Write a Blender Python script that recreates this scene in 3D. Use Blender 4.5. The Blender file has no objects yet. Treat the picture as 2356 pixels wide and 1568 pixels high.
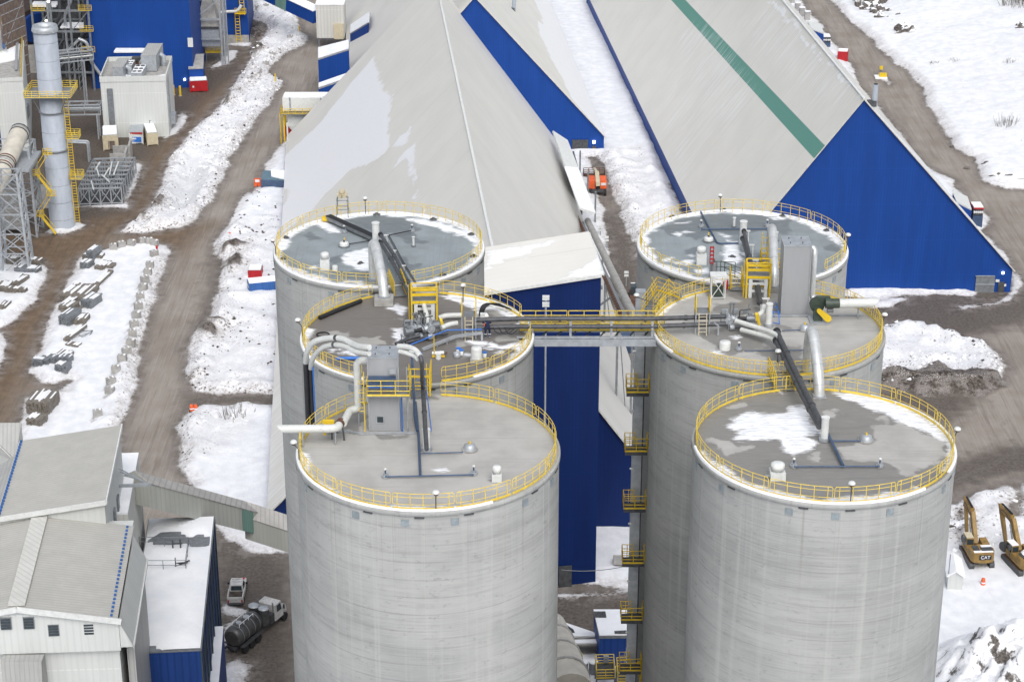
import bpy,math,random
import numpy as np
from mathutils import Vector,Matrix
R=math.radians
S=bpy.context.scene
COL=S.collection
random.seed(7)
# ------------------------------------------------------------------ camera, sky, sun, exposure
CZ,PITCH,FPX=128.0,R(23.4385),4760.0
cd=bpy.data.cameras.new('camera');cam=bpy.data.objects.new('camera',cd);COL.objects.link(cam)
cam.location=(0,0,CZ);cam.rotation_euler=(R(90)-PITCH,0,0)
cd.sensor_width=36;cd.lens=36*FPX/2356;cd.clip_start=1;cd.clip_end=9000
S.camera=cam
SUN_EL,SUN_AZ=R(48),R(170)
w=bpy.data.worlds.new('World');S.world=w;w.use_nodes=True
nt=w.node_tree;bg=nt.nodes['Background']
sky=nt.nodes.new('ShaderNodeTexSky');sky.sky_type='NISHITA';sky.sun_disc=False
sky.sun_elevation=SUN_EL;sky.sun_rotation=SUN_AZ
sky.air_density=1.0;sky.dust_density=4.0;sky.ozone_density=1.0
hs=nt.nodes.new('ShaderNodeHueSaturation');hs.inputs['Saturation'].default_value=0.34
nt.links.new(sky.outputs[0],hs.inputs['Color'])
tc=nt.nodes.new('ShaderNodeTexCoord');sx_=nt.nodes.new('ShaderNodeSeparateXYZ');nt.links.new(tc.outputs['Generated'],sx_.inputs[0])
mr=nt.nodes.new('ShaderNodeMapRange');nt.links.new(sx_.outputs[2],mr.inputs[0]);mr.inputs[1].default_value=0;mr.inputs[2].default_value=1;mr.inputs[3].default_value=.42;mr.inputs[4].default_value=1.5
mm=nt.nodes.new('ShaderNodeVectorMath');mm.operation='SCALE';nt.links.new(hs.outputs[0],mm.inputs[0]);nt.links.new(mr.outputs[0],mm.inputs['Scale'])
nt.links.new(mm.outputs[0],bg.inputs['Color'])
bg.inputs['Strength'].default_value=0.15
sd=bpy.data.lights.new('sun','SUN');sun=bpy.data.objects.new('sun',sd);COL.objects.link(sun)
sd.energy=0.6;sd.angle=R(50);sd.color=(1.0,0.985,0.965)
sv=Vector((math.sin(SUN_AZ)*math.cos(SUN_EL),math.cos(SUN_AZ)*math.cos(SUN_EL),math.sin(SUN_EL)))
sun.rotation_euler=(-sv).to_track_quat('-Z','Y').to_euler();sun.location=(60,-60,200)
S.view_settings.view_transform='Standard';S.view_settings.look='None'
S.view_settings.exposure=0.27;S.view_settings.gamma=1.0
S.cycles.max_bounces=6;S.cycles.diffuse_bounces=4
# ------------------------------------------------------------------ measuring: a picture point (2356 px wide) on a known plane
cp,sp=math.cos(PITCH),math.sin(PITCH)
def ray(px,py):
 u=(px-1178)/FPX;v=(784-py)/FPX
 return Vector((u,cp+v*sp,-sp+v*cp))
def P(px,py,z=0.0):
 d=ray(px,py);t=(z-CZ)/d.z
 return Vector((d.x*t,d.y*t,z))
def PY(px,py,y):
 d=ray(px,py);t=y/d.y
 return Vector((d.x*t,y,CZ+d.z*t))
def PV(py,x,y):
 v=(784-py)/FPX
 return CZ+y*(v*cp-sp)/(cp+v*sp)
def PX(px,y,z):
 return(px-1178)/FPX*(y*cp-(z-CZ)*sp)
def K(ox,oy,s):
 return lambda x,y:((ox+x/s)*.61354,(oy+y/s)*.61354)
ZT=68.71
AX=R(4.8)
UA=Vector((-math.sin(AX),math.cos(AX),0));VA=Vector((math.cos(AX),math.sin(AX),0));UP=Vector((0,0,1))
# ------------------------------------------------------------------ object helpers
ORG={}
def tag(o,label=None,cat=None,group=None,kind=None):
 for k,v in(('label',label),('category',cat),('group',group),('kind',kind)):
  if v:o[k]=v
 return o
def thing(name,label,cat,loc=(0,0,0),group=None,rz=0):
 o=bpy.data.objects.new(name,None);COL.objects.link(o);o.empty_display_size=.3
 o.location=loc;o.rotation_euler.z=rz;ORG[o.name]=Vector(loc)
 return tag(o,label,cat,group,'thing')
def dup(root,loc,rz=0,label=None,group=None,scale=None):
 def cp_(o,par):
  c=o.copy();COL.objects.link(c)
  if par is not None:c.parent=par
  for ch in o.children:cp_(ch,c)
  return c
 r=cp_(root,None);r.location=loc;r.rotation_euler.z=rz
 if scale:r.scale=scale
 ORG[r.name]=Vector(loc)
 if label:r['label']=label
 if group:r['group']=group
 return r
class MB:
 def __init__(s):s.v=[];s.f=[];s.m=[];s.s=[]
 def add(s,vs,fs,mi=0,sm=False):
  n=len(s.v);s.v+=[tuple(v)for v in vs]
  for f in fs:s.f.append([i+n for i in f]);s.m.append(mi);s.s.append(sm)
  return s
 def box(s,c,d,rz=0,mi=0):
  c=Vector(c);x,y,z=d[0]/2,d[1]/2,d[2]/2;M=Matrix.Rotation(rz,3,'Z')
  vs=[c+M@Vector((i*x,j*y,k*z))for k in(-1,1)for j in(-1,1)for i in(-1,1)]
  return s.add(vs,[(0,2,3,1),(4,5,7,6),(0,1,5,4),(2,6,7,3),(0,4,6,2),(1,3,7,5)],mi)
 def bar(s,p,q,w,h=None,mi=0):
  p,q=Vector(p),Vector(q);h=h or w;d=(q-p)
  if d.length<1e-6:return s
  d.normalize();up=UP if abs(d.z)<.95 else Vector((0,1,0))
  a=d.cross(up).normalized();b=a.cross(d)
  vs=[e+a*(i*w/2)+b*(j*h/2)for e in(p,q)for i,j in((-1,-1),(1,-1),(1,1),(-1,1))]
  return s.add(vs,[(0,1,2,3),(7,6,5,4),(0,4,5,1),(1,5,6,2),(2,6,7,3),(3,7,4,0)],mi)
 def tube(s,pts,r,n=8,mi=0,caps=True):
  pts=[Vector(p)for p in pts];rs=r if isinstance(r,(list,tuple))else[r]*len(pts)
  vs=[];a=None
  for i,p in enumerate(pts):
   d=(pts[min(i+1,len(pts)-1)]-pts[max(i-1,0)]).normalized()
   if a is None:a=d.cross(UP if abs(d.z)<.9 else Vector((0,1,0))).normalized()
   a=(a-d*a.dot(d)).normalized();b=d.cross(a)
   for k in range(n):
    t=2*math.pi*k/n;vs.append(p+(a*math.cos(t)+b*math.sin(t))*rs[i])
  fs=[(i*n+k,i*n+(k+1)%n,(i+1)*n+(k+1)%n,(i+1)*n+k)for i in range(len(pts)-1)for k in range(n)]
  s.add(vs,fs,mi,True)
  if caps:
   s.add(vs[:n],[tuple(range(n))[::-1]],mi);s.add(vs[-n:],[tuple(range(n))],mi)
  return s
 def cyl(s,p,h,r,r2=None,n=16,mi=0):
  p=Vector(p);return s.tube([p,p+Vector((0,0,h))],[r,r if r2 is None else r2],n,mi)
 def lathe(s,c,prof,n=24,mi=0,sm=True):
  c=Vector(c);m=len(prof)
  vs=[c+Vector((r*math.cos(2*math.pi*k/n),r*math.sin(2*math.pi*k/n),z))for k in range(n)for r,z in prof]
  fs=[(k*m+i,((k+1)%n)*m+i,((k+1)%n)*m+i+1,k*m+i+1)for k in range(n)for i in range(m-1)]
  return s.add(vs,fs,mi,sm)
 def prism(s,xy,z0,z1,mi=0):
  n=len(xy);z1=z1 if isinstance(z1,(list,tuple))else[z1]*n;z0=z0 if isinstance(z0,(list,tuple))else[z0]*n
  vs=[(p[0],p[1],z0[i])for i,p in enumerate(xy)]+[(p[0],p[1],z1[i])for i,p in enumerate(xy)]
  fs=[tuple(range(n))[::-1],tuple(range(n,2*n))]+[(i,(i+1)%n,n+(i+1)%n,n+i)for i in range(n)]
  return s.add(vs,fs,mi)
 def poly(s,pts,mi=0):return s.add(pts,[tuple(range(len(pts)))],mi)
 def slab(s,pts,t,mi=0):
  pts=[Vector(p)for p in pts];n=(pts[1]-pts[0]).cross(pts[2]-pts[0]).normalized()
  if n.z<0:pts=pts[::-1];n=-n
  k=len(pts);vs=[p-n*t for p in pts]+pts
  return s.add(vs,[tuple(range(k))[::-1],tuple(range(k,2*k))]+[(i,(i+1)%k,k+(i+1)%k,k+i)for i in range(k)],mi)
 def rail(s,p,q,h=1.07,step=1.0,toe=True,r=.03,mi=0,rails=3):
  p,q=Vector(p),Vector(q);L=(q-p).length;n=max(1,round(L/step))
  for i in range(n+1):
   a=p.lerp(q,i/n);s.tube([a,a+UP*h],r,5,mi)
  for k in range(rails):s.tube([p+UP*h*(k+1)/rails,q+UP*h*(k+1)/rails],r,5,mi)
  if toe:s.bar(p+UP*.07,q+UP*.07,.02,.14,mi)
  return s
 def ladder(s,p,q,w=.5,ax=(1,0,0),r=.035,mi=0,cage=0,rung=.4):
  p,q,a=Vector(p),Vector(q),Vector(ax).normalized()*w/2
  s.tube([p-a,q-a],r,5,mi);s.tube([p+a,q+a],r,5,mi)
  L=(q-p).length;n=int(L/rung)
  for i in range(1,n):c=p.lerp(q,i/n);s.tube([c-a,c+a],r*.8,4,mi)
  return s
 def build(s,name,mats,parent=None,loc=None):
  me=bpy.data.meshes.new(name)
  o=bpy.data.objects.new(name,me);COL.objects.link(o)
  if parent is not None:org=ORG[parent.name];o.parent=parent
  else:org=Vector(loc or(0,0,0));o.location=org
  ORG[o.name]=org
  me.from_pydata([(v[0]-org[0],v[1]-org[1],v[2]-org[2])for v in s.v],[],s.f)
  for mt in(mats if isinstance(mats,(list,tuple))else[mats]):me.materials.append(mt)
  me.polygons.foreach_set('material_index',s.m);me.polygons.foreach_set('use_smooth',s.s);me.update()
  return o
def one(mb,name,label,cat,mats,loc,group=None):
 return tag(mb.build(name,mats,None,loc),label,cat,group,'thing')
def bez(p,c,q,n=8):
 p,c,q=Vector(p),Vector(c),Vector(q)
 return[p*(1-t)**2+c*2*t*(1-t)+q*t*t for t in[i/n for i in range(n+1)]]
def rounded(pts,r=.5,n=5):
 pts=[Vector(p)for p in pts];out=[pts[0]]
 for i in range(1,len(pts)-1):
  a,b,c=pts[i-1],pts[i],pts[i+1]
  ra=min(r,(a-b).length*.48,(c-b).length*.48)
  out+=bez(b+(a-b).normalized()*ra,b,b+(c-b).normalized()*ra,n)
 return out+[pts[-1]]
# ------------------------------------------------------------------ numpy noise and signed distances
def vnoise(x,y,seed=0):
 xi,yi=np.floor(x).astype(np.int64),np.floor(y).astype(np.int64);xf,yf=x-xi,y-yi
 def h(a,b):
  n=(a*374761393+b*668265263+seed*974634777)&0x7fffffff
  n=((n^(n>>13))*1274126177)&0x7fffffff
  return((n^(n>>16))&0xffff)/65535.0
 u,v=xf*xf*(3-2*xf),yf*yf*(3-2*yf)
 return(h(xi,yi)*(1-u)+h(xi+1,yi)*u)*(1-v)+(h(xi,yi+1)*(1-u)+h(xi+1,yi+1)*u)*v
def fbm(x,y,o=4,seed=0):
 t=0;a=.5;n=0
 for i in range(o):
  t=t+a*vnoise(x,y,seed+i);n+=a;a*=.5;x=x*2.03+17.1;y=y*2.03+5.7
 return t/n
def sdf(px,py,poly):
 d=np.full(px.shape,1e9);ins=np.zeros(px.shape,bool);n=len(poly)
 for i in range(n):
  ax,ay=poly[i][0],poly[i][1];bx,by=poly[(i+1)%n][0],poly[(i+1)%n][1]
  ex,ey=bx-ax,by-ay;l2=ex*ex+ey*ey+1e-12
  t=np.clip(((px-ax)*ex+(py-ay)*ey)/l2,0,1)
  d=np.minimum(d,(px-ax-t*ex)**2+(py-ay-t*ey)**2)
  if abs(ey)>1e-12:
   ins^=((ay>py)!=(by>py))&(px<ex*(py-ay)/ey+ax)
 d=np.sqrt(d)
 return np.where(ins,d,-d)
def sdfs(px,py,polys):
 r=np.full(px.shape,-50.0)
 for p in polys:r=np.maximum(r,sdf(px,py,p))
 return r
def attr(me,name,vals):
 a=me.attributes.new(name,'FLOAT','POINT');a.data.foreach_set('value',np.asarray(vals,np.float32))
# ------------------------------------------------------------------ materials
class NT:
 def __init__(s,name):
  s.mat=bpy.data.materials.new(name);s.mat.use_nodes=True;s.t=s.mat.node_tree
  s.b=s.t.nodes['Principled BSDF']
 def n(s,typ,**kw):
  x=s.t.nodes.new('ShaderNode'+typ)
  for k,v in kw.items():setattr(x,k,v)
  return x
 def l(s,a,b):s.t.links.new(a,b)
 def val(s,x,sock):
  if isinstance(x,bpy.types.NodeSocket):s.l(x,sock)
  else:sock.default_value=x
 def math(s,op,a,b=0.0,c=None,clamp=False):
  m=s.n('Math',operation=op,use_clamp=clamp);s.val(a,m.inputs[0]);s.val(b,m.inputs[1])
  if c is not None:s.val(c,m.inputs[2])
  return m.outputs[0]
 def pos(s,scale=(1,1,1),rot=(0,0,0),obj=False,uv=False):
  if uv:o=s.n('UVMap').outputs[0]
  elif obj:o=s.n('TexCoord').outputs['Object']
  else:o=s.n('NewGeometry').outputs['Position']
  m=s.n('Mapping');s.l(o,m.inputs[0]);m.inputs['Scale'].default_value=scale;m.inputs['Rotation'].default_value=rot
  return m.outputs[0]
 def noise(s,vec,scale=1.0,detail=4.0,rough=.55):
  x=s.n('TexNoise');s.l(vec,x.inputs['Vector']);x.inputs['Scale'].default_value=scale
  x.inputs['Detail'].default_value=detail;x.inputs['Roughness'].default_value=rough
  return x.outputs[0]
 def mix(s,f,a,b):
  m=s.n('Mix',data_type='RGBA');s.val(f,m.inputs[0])
  for x,i in((a,6),(b,7)):
   if isinstance(x,bpy.types.NodeSocket):s.l(x,m.inputs[i])
   else:m.inputs[i].default_value=tuple(x)+((1,)if len(x)==3 else())
  return m.outputs[2]
 def step(s,x,lo,hi):
  m=s.n('MapRange',interpolation_type='SMOOTHSTEP');s.val(x,m.inputs[0]);m.inputs[1].default_value=lo;m.inputs[2].default_value=hi
  return m.outputs[0]
 def attr(s,name):
  a=s.n('Attribute');a.attribute_name=name;return a.outputs['Fac']
 def bump(s,h,strength=.3,dist=.05):
  b=s.n('Bump');s.l(h,b.inputs['Height']);b.inputs['Strength'].default_value=strength;b.inputs['Distance'].default_value=dist
  s.l(b.outputs[0],s.b.inputs['Normal'])
 def out(s,col,rough=.7,metal=0.0,spec=None):
  s.val(col if isinstance(col,bpy.types.NodeSocket)else tuple(col)+(1,),s.b.inputs['Base Color'])
  s.val(rough,s.b.inputs['Roughness']);s.b.inputs['Metallic'].default_value=metal
  if spec is not None:s.b.inputs['Specular IOR Level'].default_value=spec
  return s.mat
def dk(c,k):return tuple(x*k for x in c)
def mat(name,col,rough=.6,metal=0.0,var=.18,scale=1.2,dirt=None,dirt_amt=.5,stretch=(1,1,1)):
 t=NT(name);v=t.pos(stretch)
 n1=t.noise(v,scale,5);c=t.mix(t.step(n1,.3,.7),dk(col,1-var),dk(col,1+var*.6))
 if dirt:c=t.mix(t.math('MULTIPLY',t.step(t.noise(t.pos(stretch),scale*2.7,6,.65),.5,.75),dirt_amt),c,dirt)
 return t.out(c,rough,metal)
def ribbed(name,col,pitch=.3,axis='VA',rough=.45,var=.1,line=.82,streak=.15,metal=0.0,bump=.3):
 t=NT(name);g=t.n('NewGeometry').outputs['Position']
 if axis=='Z':d=(0,0,1)
 elif axis=='UA':d=UA
 else:d=VA
 dp=t.n('VectorMath',operation='DOT_PRODUCT');t.l(g,dp.inputs[0]);dp.inputs[1].default_value=d
 if axis=='XY':
  dp.inputs[1].default_value=(.93,.93,0)
 s=t.math('FRACT',t.math('DIVIDE',dp.outputs['Value'],pitch))
 rib=t.math('MULTIPLY',t.step(s,.0,.22),t.math('SUBTRACT',1.0,t.step(s,.78,1.0)))
 n1=t.noise(t.pos((1,1,.12)),.6,6,.6);n2=t.noise(t.pos((2.5,2.5,.2)),1.5,5)
 c=t.mix(t.step(n1,.25,.75),dk(col,1-var),dk(col,1+var))
 c=t.mix(t.math('MULTIPLY',t.step(n2,.5,.8),streak),c,dk(col,.6))
 zz=t.n('SeparateXYZ');t.l(g,zz.inputs[0]);fz=t.math('FRACT',t.math('DIVIDE',zz.outputs[2],6.1));lap=t.math('SUBTRACT',1.0,t.step(t.math('ABSOLUTE',t.math('SUBTRACT',fz,.5)),.006,.016))
 c=t.mix(t.math('MULTIPLY',lap,.25 if axis=='XY' else 0.0),c,dk(col,1.5))
 c=t.mix(t.math('SUBTRACT',1.0,rib),c,t.mix(0.5,dk(col,line),dk(col,line*.9)))
 t.bump(rib,bump,.04)
 return t.out(c,rough,metal,.2)
M={}
M['snow']=(lambda t:(t.bump(t.noise(t.pos(),1.3,8,.6),.5,.25),t.out(t.mix(t.step(t.noise(t.pos(),.35,6),.35,.7),(.80,.82,.85),(.88,.89,.91)),.8,0,.2))[1])(NT('snow'))
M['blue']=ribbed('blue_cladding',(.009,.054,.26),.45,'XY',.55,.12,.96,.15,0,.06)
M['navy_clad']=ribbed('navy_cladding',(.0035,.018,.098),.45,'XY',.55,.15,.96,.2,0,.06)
M['blue_old']=ribbed('blue_cladding_weathered',(.014,.05,.21),.7,'XY',.5,.2,.85,.35)
M['beige']=ribbed('beige_cladding',(.56,.56,.53),.7,'XY',.5,.06,.9,.15)
M['beige_roof']=ribbed('beige_roof_sheet',(.44,.435,.405),.42,'UA',.5,.08,.86,.25,0,.25)
M['beige_roof_x']=ribbed('grey_roof_sheet',(.38,.385,.375),.42,'VA',.5,.1,.86,.25,0,.25)
M['white_wall']=ribbed('white_cladding',(.58,.60,.585),.6,'XY',.5,.05,.99,.25,0,.02)
M['cab_grey']=mat('grey_cladding',(.33,.34,.355),.5,0,.05,1.2,(.25,.25,.25),.3,(1,1,.15))
M['white']=mat('white_paint',(.66,.68,.67),.45,0,.08,2,(.35,.33,.3),.35)
M['pipe_white']=mat('white_pipe',(.60,.62,.60),.4,0,.08,1.5,(.35,.33,.3),.4)
M['duct']=mat('insulated_duct',(.58,.60,.60),.35,.35,.12,2)
M['pipe_dark']=mat('dark_pipe',(.075,.08,.09),.5,.2,.25,2.5,(.2,.18,.16),.5)
M['black']=mat('black_rubber',(.015,.016,.02),.6,0,.3,3)
M['yellow']=mat('yellow_paint',(.72,.50,.02),.5,0,.12,2,(.25,.15,.04),.35)
M['yellow_rail']=mat('yellow_rail_paint',(.78,.58,.08),.5,0,.12,3,(.30,.2,.08),.4)
M['steel']=mat('grey_steel',(.22,.24,.26),.5,.3,.2,2,(.2,.15,.11),.4)
M['steel_light']=mat('galvanised_steel',(.42,.45,.48),.45,.4,.15,2)
M['steel_dark']=mat('dark_steel',(.08,.085,.09),.55,.3,.3,2)
M['chimney']=mat('chimney_metal',(.36,.40,.46),.6,.1,.10,.8,(.25,.27,.3),.4,(1,1,.4))
M['rust']=mat('rusty_iron',(.14,.07,.045),.8,.1,.4,3)
M['red']=mat('red_paint',(.42,.012,.018),.5,0,.15,1.5,(.2,.02,.02),.4)
M['orange']=mat('orange_paint',(.75,.12,.03),.5,0,.15,2,(.3,.08,.04),.4)
M['blue_box']=mat('blue_container_paint',(.03,.12,.36),.5,0,.2,1.5,(.1,.13,.2),.5,(1,1,.2))
M['blue_pipe']=mat('blue_grey_pipe',(.06,.10,.18),.45,.2,.2,2)
M['blue_bright']=mat('bright_blue_paint',(.03,.16,.55),.45,0,.15,2)
M['green_dark']=mat('dark_green_paint',(.045,.065,.05),.5,0,.25,3)
M['concrete']=mat('concrete',(.36,.355,.34),.85,0,.2,1.2,(.18,.17,.155),.5)
M['tan']=mat('tan_paint',(.56,.50,.36),.6,0,.1,2,(.3,.27,.2),.3)
M['glass']=mat('dark_window_glass',(.035,.05,.06),.12,0,.2,1)
M['wood']=mat('weathered_lumber',(.20,.18,.155),.8,0,.3,2,(.08,.07,.06),.6)
M['cat']=mat('dirty_yellow_paint',(.28,.175,.05),.55,0,.25,1.5,(.10,.075,.05),.6)
M['rubber']=mat('tyre_rubber',(.02,.02,.022),.8,0,.3,3)
M['truck_white']=mat('dirty_white_paint',(.55,.55,.54),.45,0,.2,1.5,(.16,.13,.11),.7)
M['tank']=mat('dirty_tank_steel',(.10,.10,.10),.4,.5,.3,1.2,(.05,.045,.04),.7)
M['kiln']=mat('brown_kiln_shell',(.045,.03,.028),.7,.2,.3,1)
M['rock']=mat('dark_rock',(.14,.125,.115),.9,0,.45,.8,(.05,.045,.04),.6)
M['dirt']=mat('dark_soil',(.075,.06,.05),.95,0,.5,1.5)
M['teal']=mat('teal_bin_paint',(.10,.17,.22),.5,0,.15,1.2)
M['navy']=mat('navy_cloth',(.012,.02,.06),.9,0,.3,6)
M['reflect']=mat('reflective_tape',(.75,.77,.8),.4,0,.05,4)
M['skin']=mat('skin',(.5,.3,.22),.6,0,.1,5)
M['brown_grid']=mat('brown_screen',(.16,.12,.10),.8,0,.3,1.5)
M['green_panel']=ribbed('green_cladding',(.16,.28,.24),.45,'XY',.5,.1,.9,.2)
M['gallery']=ribbed('gallery_sheet',(.42,.43,.395),.4,'VA',.55,.1,.94,.2,0,.1)
M['gallery_top']=ribbed('gallery_roof_sheet',(.42,.41,.39),.5,'VA',.55,.12,.8,.35,0,.2)
def lamp_mat():
 t=NT('lamp_lens');t.out((.8,.8,.78),.3);t.b.inputs['Emission Color'].default_value=(1,.93,.8,1);t.b.inputs['Emission Strength'].default_value=6
 return t.mat
M['lit']=lamp_mat()
def silo_wall():
 t=NT('slipformed_concrete')
 broad=t.noise(t.pos((.55,.55,.9)),.22,6,.6)
 sag=t.noise(t.pos((.10,.10,1.0)),1.1,7,.7)
 fine=t.noise(t.pos((.13,.13,5.0)),1.5,5,.7);hair=t.noise(t.pos((.25,.25,14.0)),1.4,3,.6)
 vert=t.noise(t.pos((1.3,1.3,.025)),1.2,5,.6);blot=t.noise(t.pos((1,1,1.8)),1.6,7,.7)
 z=t.n('SeparateXYZ');t.l(t.n('NewGeometry').outputs['Position'],z.inputs[0])
 ring=t.math('FRACT',t.math('DIVIDE',t.math('ADD',z.outputs[2],t.math('MULTIPLY',sag,.25)),1.22));joint=t.math('SUBTRACT',1.0,t.step(t.math('ABSOLUTE',t.math('SUBTRACT',ring,.5)),.01,.06))
 c=t.mix(t.step(broad,.3,.7),(.30,.31,.302),(.395,.402,.392))
 c=t.mix(t.math('MULTIPLY',t.step(sag,.46,.68),.38),c,(.225,.228,.22))
 c=t.mix(t.math('MULTIPLY',t.step(fine,.5,.7),.4),c,(.235,.235,.225))
 c=t.mix(t.math('MULTIPLY',t.step(hair,.52,.7),.3),c,(.46,.465,.45))
 c=t.mix(t.math('MULTIPLY',joint,t.math('MULTIPLY',t.step(fine,.35,.6),.35)),c,(.2,.2,.195))
 c=t.mix(t.math('MULTIPLY',t.step(vert,.5,.75),.4),c,(.50,.505,.49))
 c=t.mix(t.math('MULTIPLY',t.step(blot,.56,.7),.55),c,(.215,.22,.215))
 runs=t.math('MULTIPLY',t.step(t.noise(t.pos((2.4,2.4,.02)),1.5,4,.6),.55,.68),t.step(t.math('ADD',z.outputs[2],t.math('MULTIPLY',vert,6)),ZT-5,ZT+2))
 c=t.mix(t.math('MULTIPLY',runs,.28),c,(.19,.175,.155))
 t.bump(t.math('ADD',sag,t.math('MULTIPLY',fine,.6)),.4,.06)
 return t.out(c,.85,0,.25)
M['silo']=silo_wall()
def deck(name,dry,wet,lines,linecol,seam=False,dryness=0.0):
 t=NT(name)
 n1=t.noise(t.pos(),.9,5);n2=t.noise(t.pos((.5,3,1)),2.2,6,.65);n3=t.noise(t.pos(),6,4)
 base=t.mix(t.step(t.noise(t.pos(),.5,6),.3,.7),dk(dry,.88),dk(dry,1.08))
 base=t.mix(t.math('MULTIPLY',t.step(t.noise(t.pos(lines),1.0,4,.6),.52,.7),.5),base,linecol)
 wm=t.math('MULTIPLY',t.step(t.math('ADD',t.attr('wet'),t.math('MULTIPLY',t.math('SUBTRACT',n1,.5),1.8)),-.14,.14),t.math('ADD',.72,t.math('MULTIPLY',t.step(n2,.3,.6),.28)))
 n4=t.noise(t.pos((.35,1.6,1)),1.2,6,.65);wetc=t.mix(t.step(n2,.3,.7),dk(wet,.72),dk(wet,1.12));wetc=t.mix(t.math('MULTIPLY',t.step(n4,.5,.7),.5),wetc,dk(wet,.62))
 c=t.mix(wm,base,wetc)
 s1=t.math('ADD',t.attr('snow'),t.math('MULTIPLY',t.math('SUBTRACT',n2,.5),1.1))
 s1=t.math('ADD',s1,t.math('MULTIPLY',t.math('SUBTRACT',n3,.5),.25))
 sm=t.math('MULTIPLY',t.step(s1,-.28,.16),t.math('ADD',.7,t.math('MULTIPLY',t.step(n2,.35,.55),.3)))
 c=t.mix(sm,c,t.mix(t.step(n2,.3,.7),(.74,.77,.82),(.88,.89,.91)))
 rough=t.math('SUBTRACT',.8,t.math('MULTIPLY',t.math('MULTIPLY',wm,t.math('SUBTRACT',1.0,sm)),.42))
 t.bump(t.math('ADD',t.math('MULTIPLY',sm,1.0),t.math('MULTIPLY',n3,.15)),.5,.05)
 return t.out(c,rough,0,.35)
M['deck']=deck('broomed_concrete_deck',(.395,.39,.372),(.225,.22,.208),(.12,5,1),(.30,.30,.285))
M['deck_brown']=deck('damp_concrete_deck',(.34,.335,.315),(.165,.152,.14),(.12,5,1),(.26,.25,.235))
M['deck_grey']=deck('grey_membrane_deck',(.25,.285,.30),(.165,.19,.205),(5,.12,1),(.2,.23,.25))
def hall_roof():
 t=NT('hall_roof_sheet');uvp=lambda s:t.pos(s,uv=True)
 base=t.mix(t.step(t.noise(uvp((1,1,1)),.12,6),.3,.7),(.62,.615,.58),(.66,.655,.62))
 base=t.mix(t.math('MULTIPLY',t.step(t.noise(uvp((.8,.03,1)),1.0,5,.6),.5,.8),.05),base,(.50,.49,.455))
 u=t.n('SeparateXYZ');t.l(t.n('UVMap').outputs[0],u.inputs[0])
 fr=t.math('FRACT',t.math('DIVIDE',u.outputs[0],12.0));seam=t.math('SUBTRACT',1.0,t.step(t.math('ABSOLUTE',t.math('SUBTRACT',fr,.5)),.003,.010))
 base=t.mix(t.math('MULTIPLY',seam,.28),base,(.36,.355,.34))
 fr2=t.math('FRACT',t.math('DIVIDE',u.outputs[0],.9));rib=t.step(t.math('ABSOLUTE',t.math('SUBTRACT',fr2,.5)),.32,.48)
 base=t.mix(t.math('MULTIPLY',rib,.04),base,(.38,.375,.35))
 gm=t.step(t.attr('green'),-.08,.08);base=t.mix(gm,base,(.10,.27,.225))
 st=t.noise(uvp((1.3,.05,1)),1.6,7,.68);nn=t.noise(uvp((1,1,1)),.55,8,.62);n3=t.noise(uvp((1,.35,1)),3.0,5)
 s=t.math('ADD',t.attr('snow'),t.math('MULTIPLY',t.math('SUBTRACT',st,.5),3.4))
 s=t.math('ADD',s,t.math('MULTIPLY',t.math('SUBTRACT',nn,.5),2.0))
 sm=t.math('MULTIPLY',t.step(s,-.12,.30),t.math('ADD',.72,t.math('MULTIPLY',t.step(n3,.3,.65),.28)))
 th=t.math('MULTIPLY',t.step(t.math('ADD',t.math('MINIMUM',t.math('MULTIPLY',t.attr('frost'),.12),.0),t.math('MULTIPLY',t.math('SUBTRACT',st,.47),5.0)),.0,.9),.6)
 dirty=t.math('MULTIPLY',t.step(n3,.45,.75),.22)
 sc=t.mix(dirty,(.78,.80,.83),(.66,.66,.64))
 c=t.mix(t.math('MAXIMUM',sm,th),base,sc)
 t.bump(t.math('ADD',sm,t.math('MULTIPLY',rib,.12)),.5,.08)
 return t.out(c,.55,0,.3)
M['hall_roof']=hall_roof()
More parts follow.
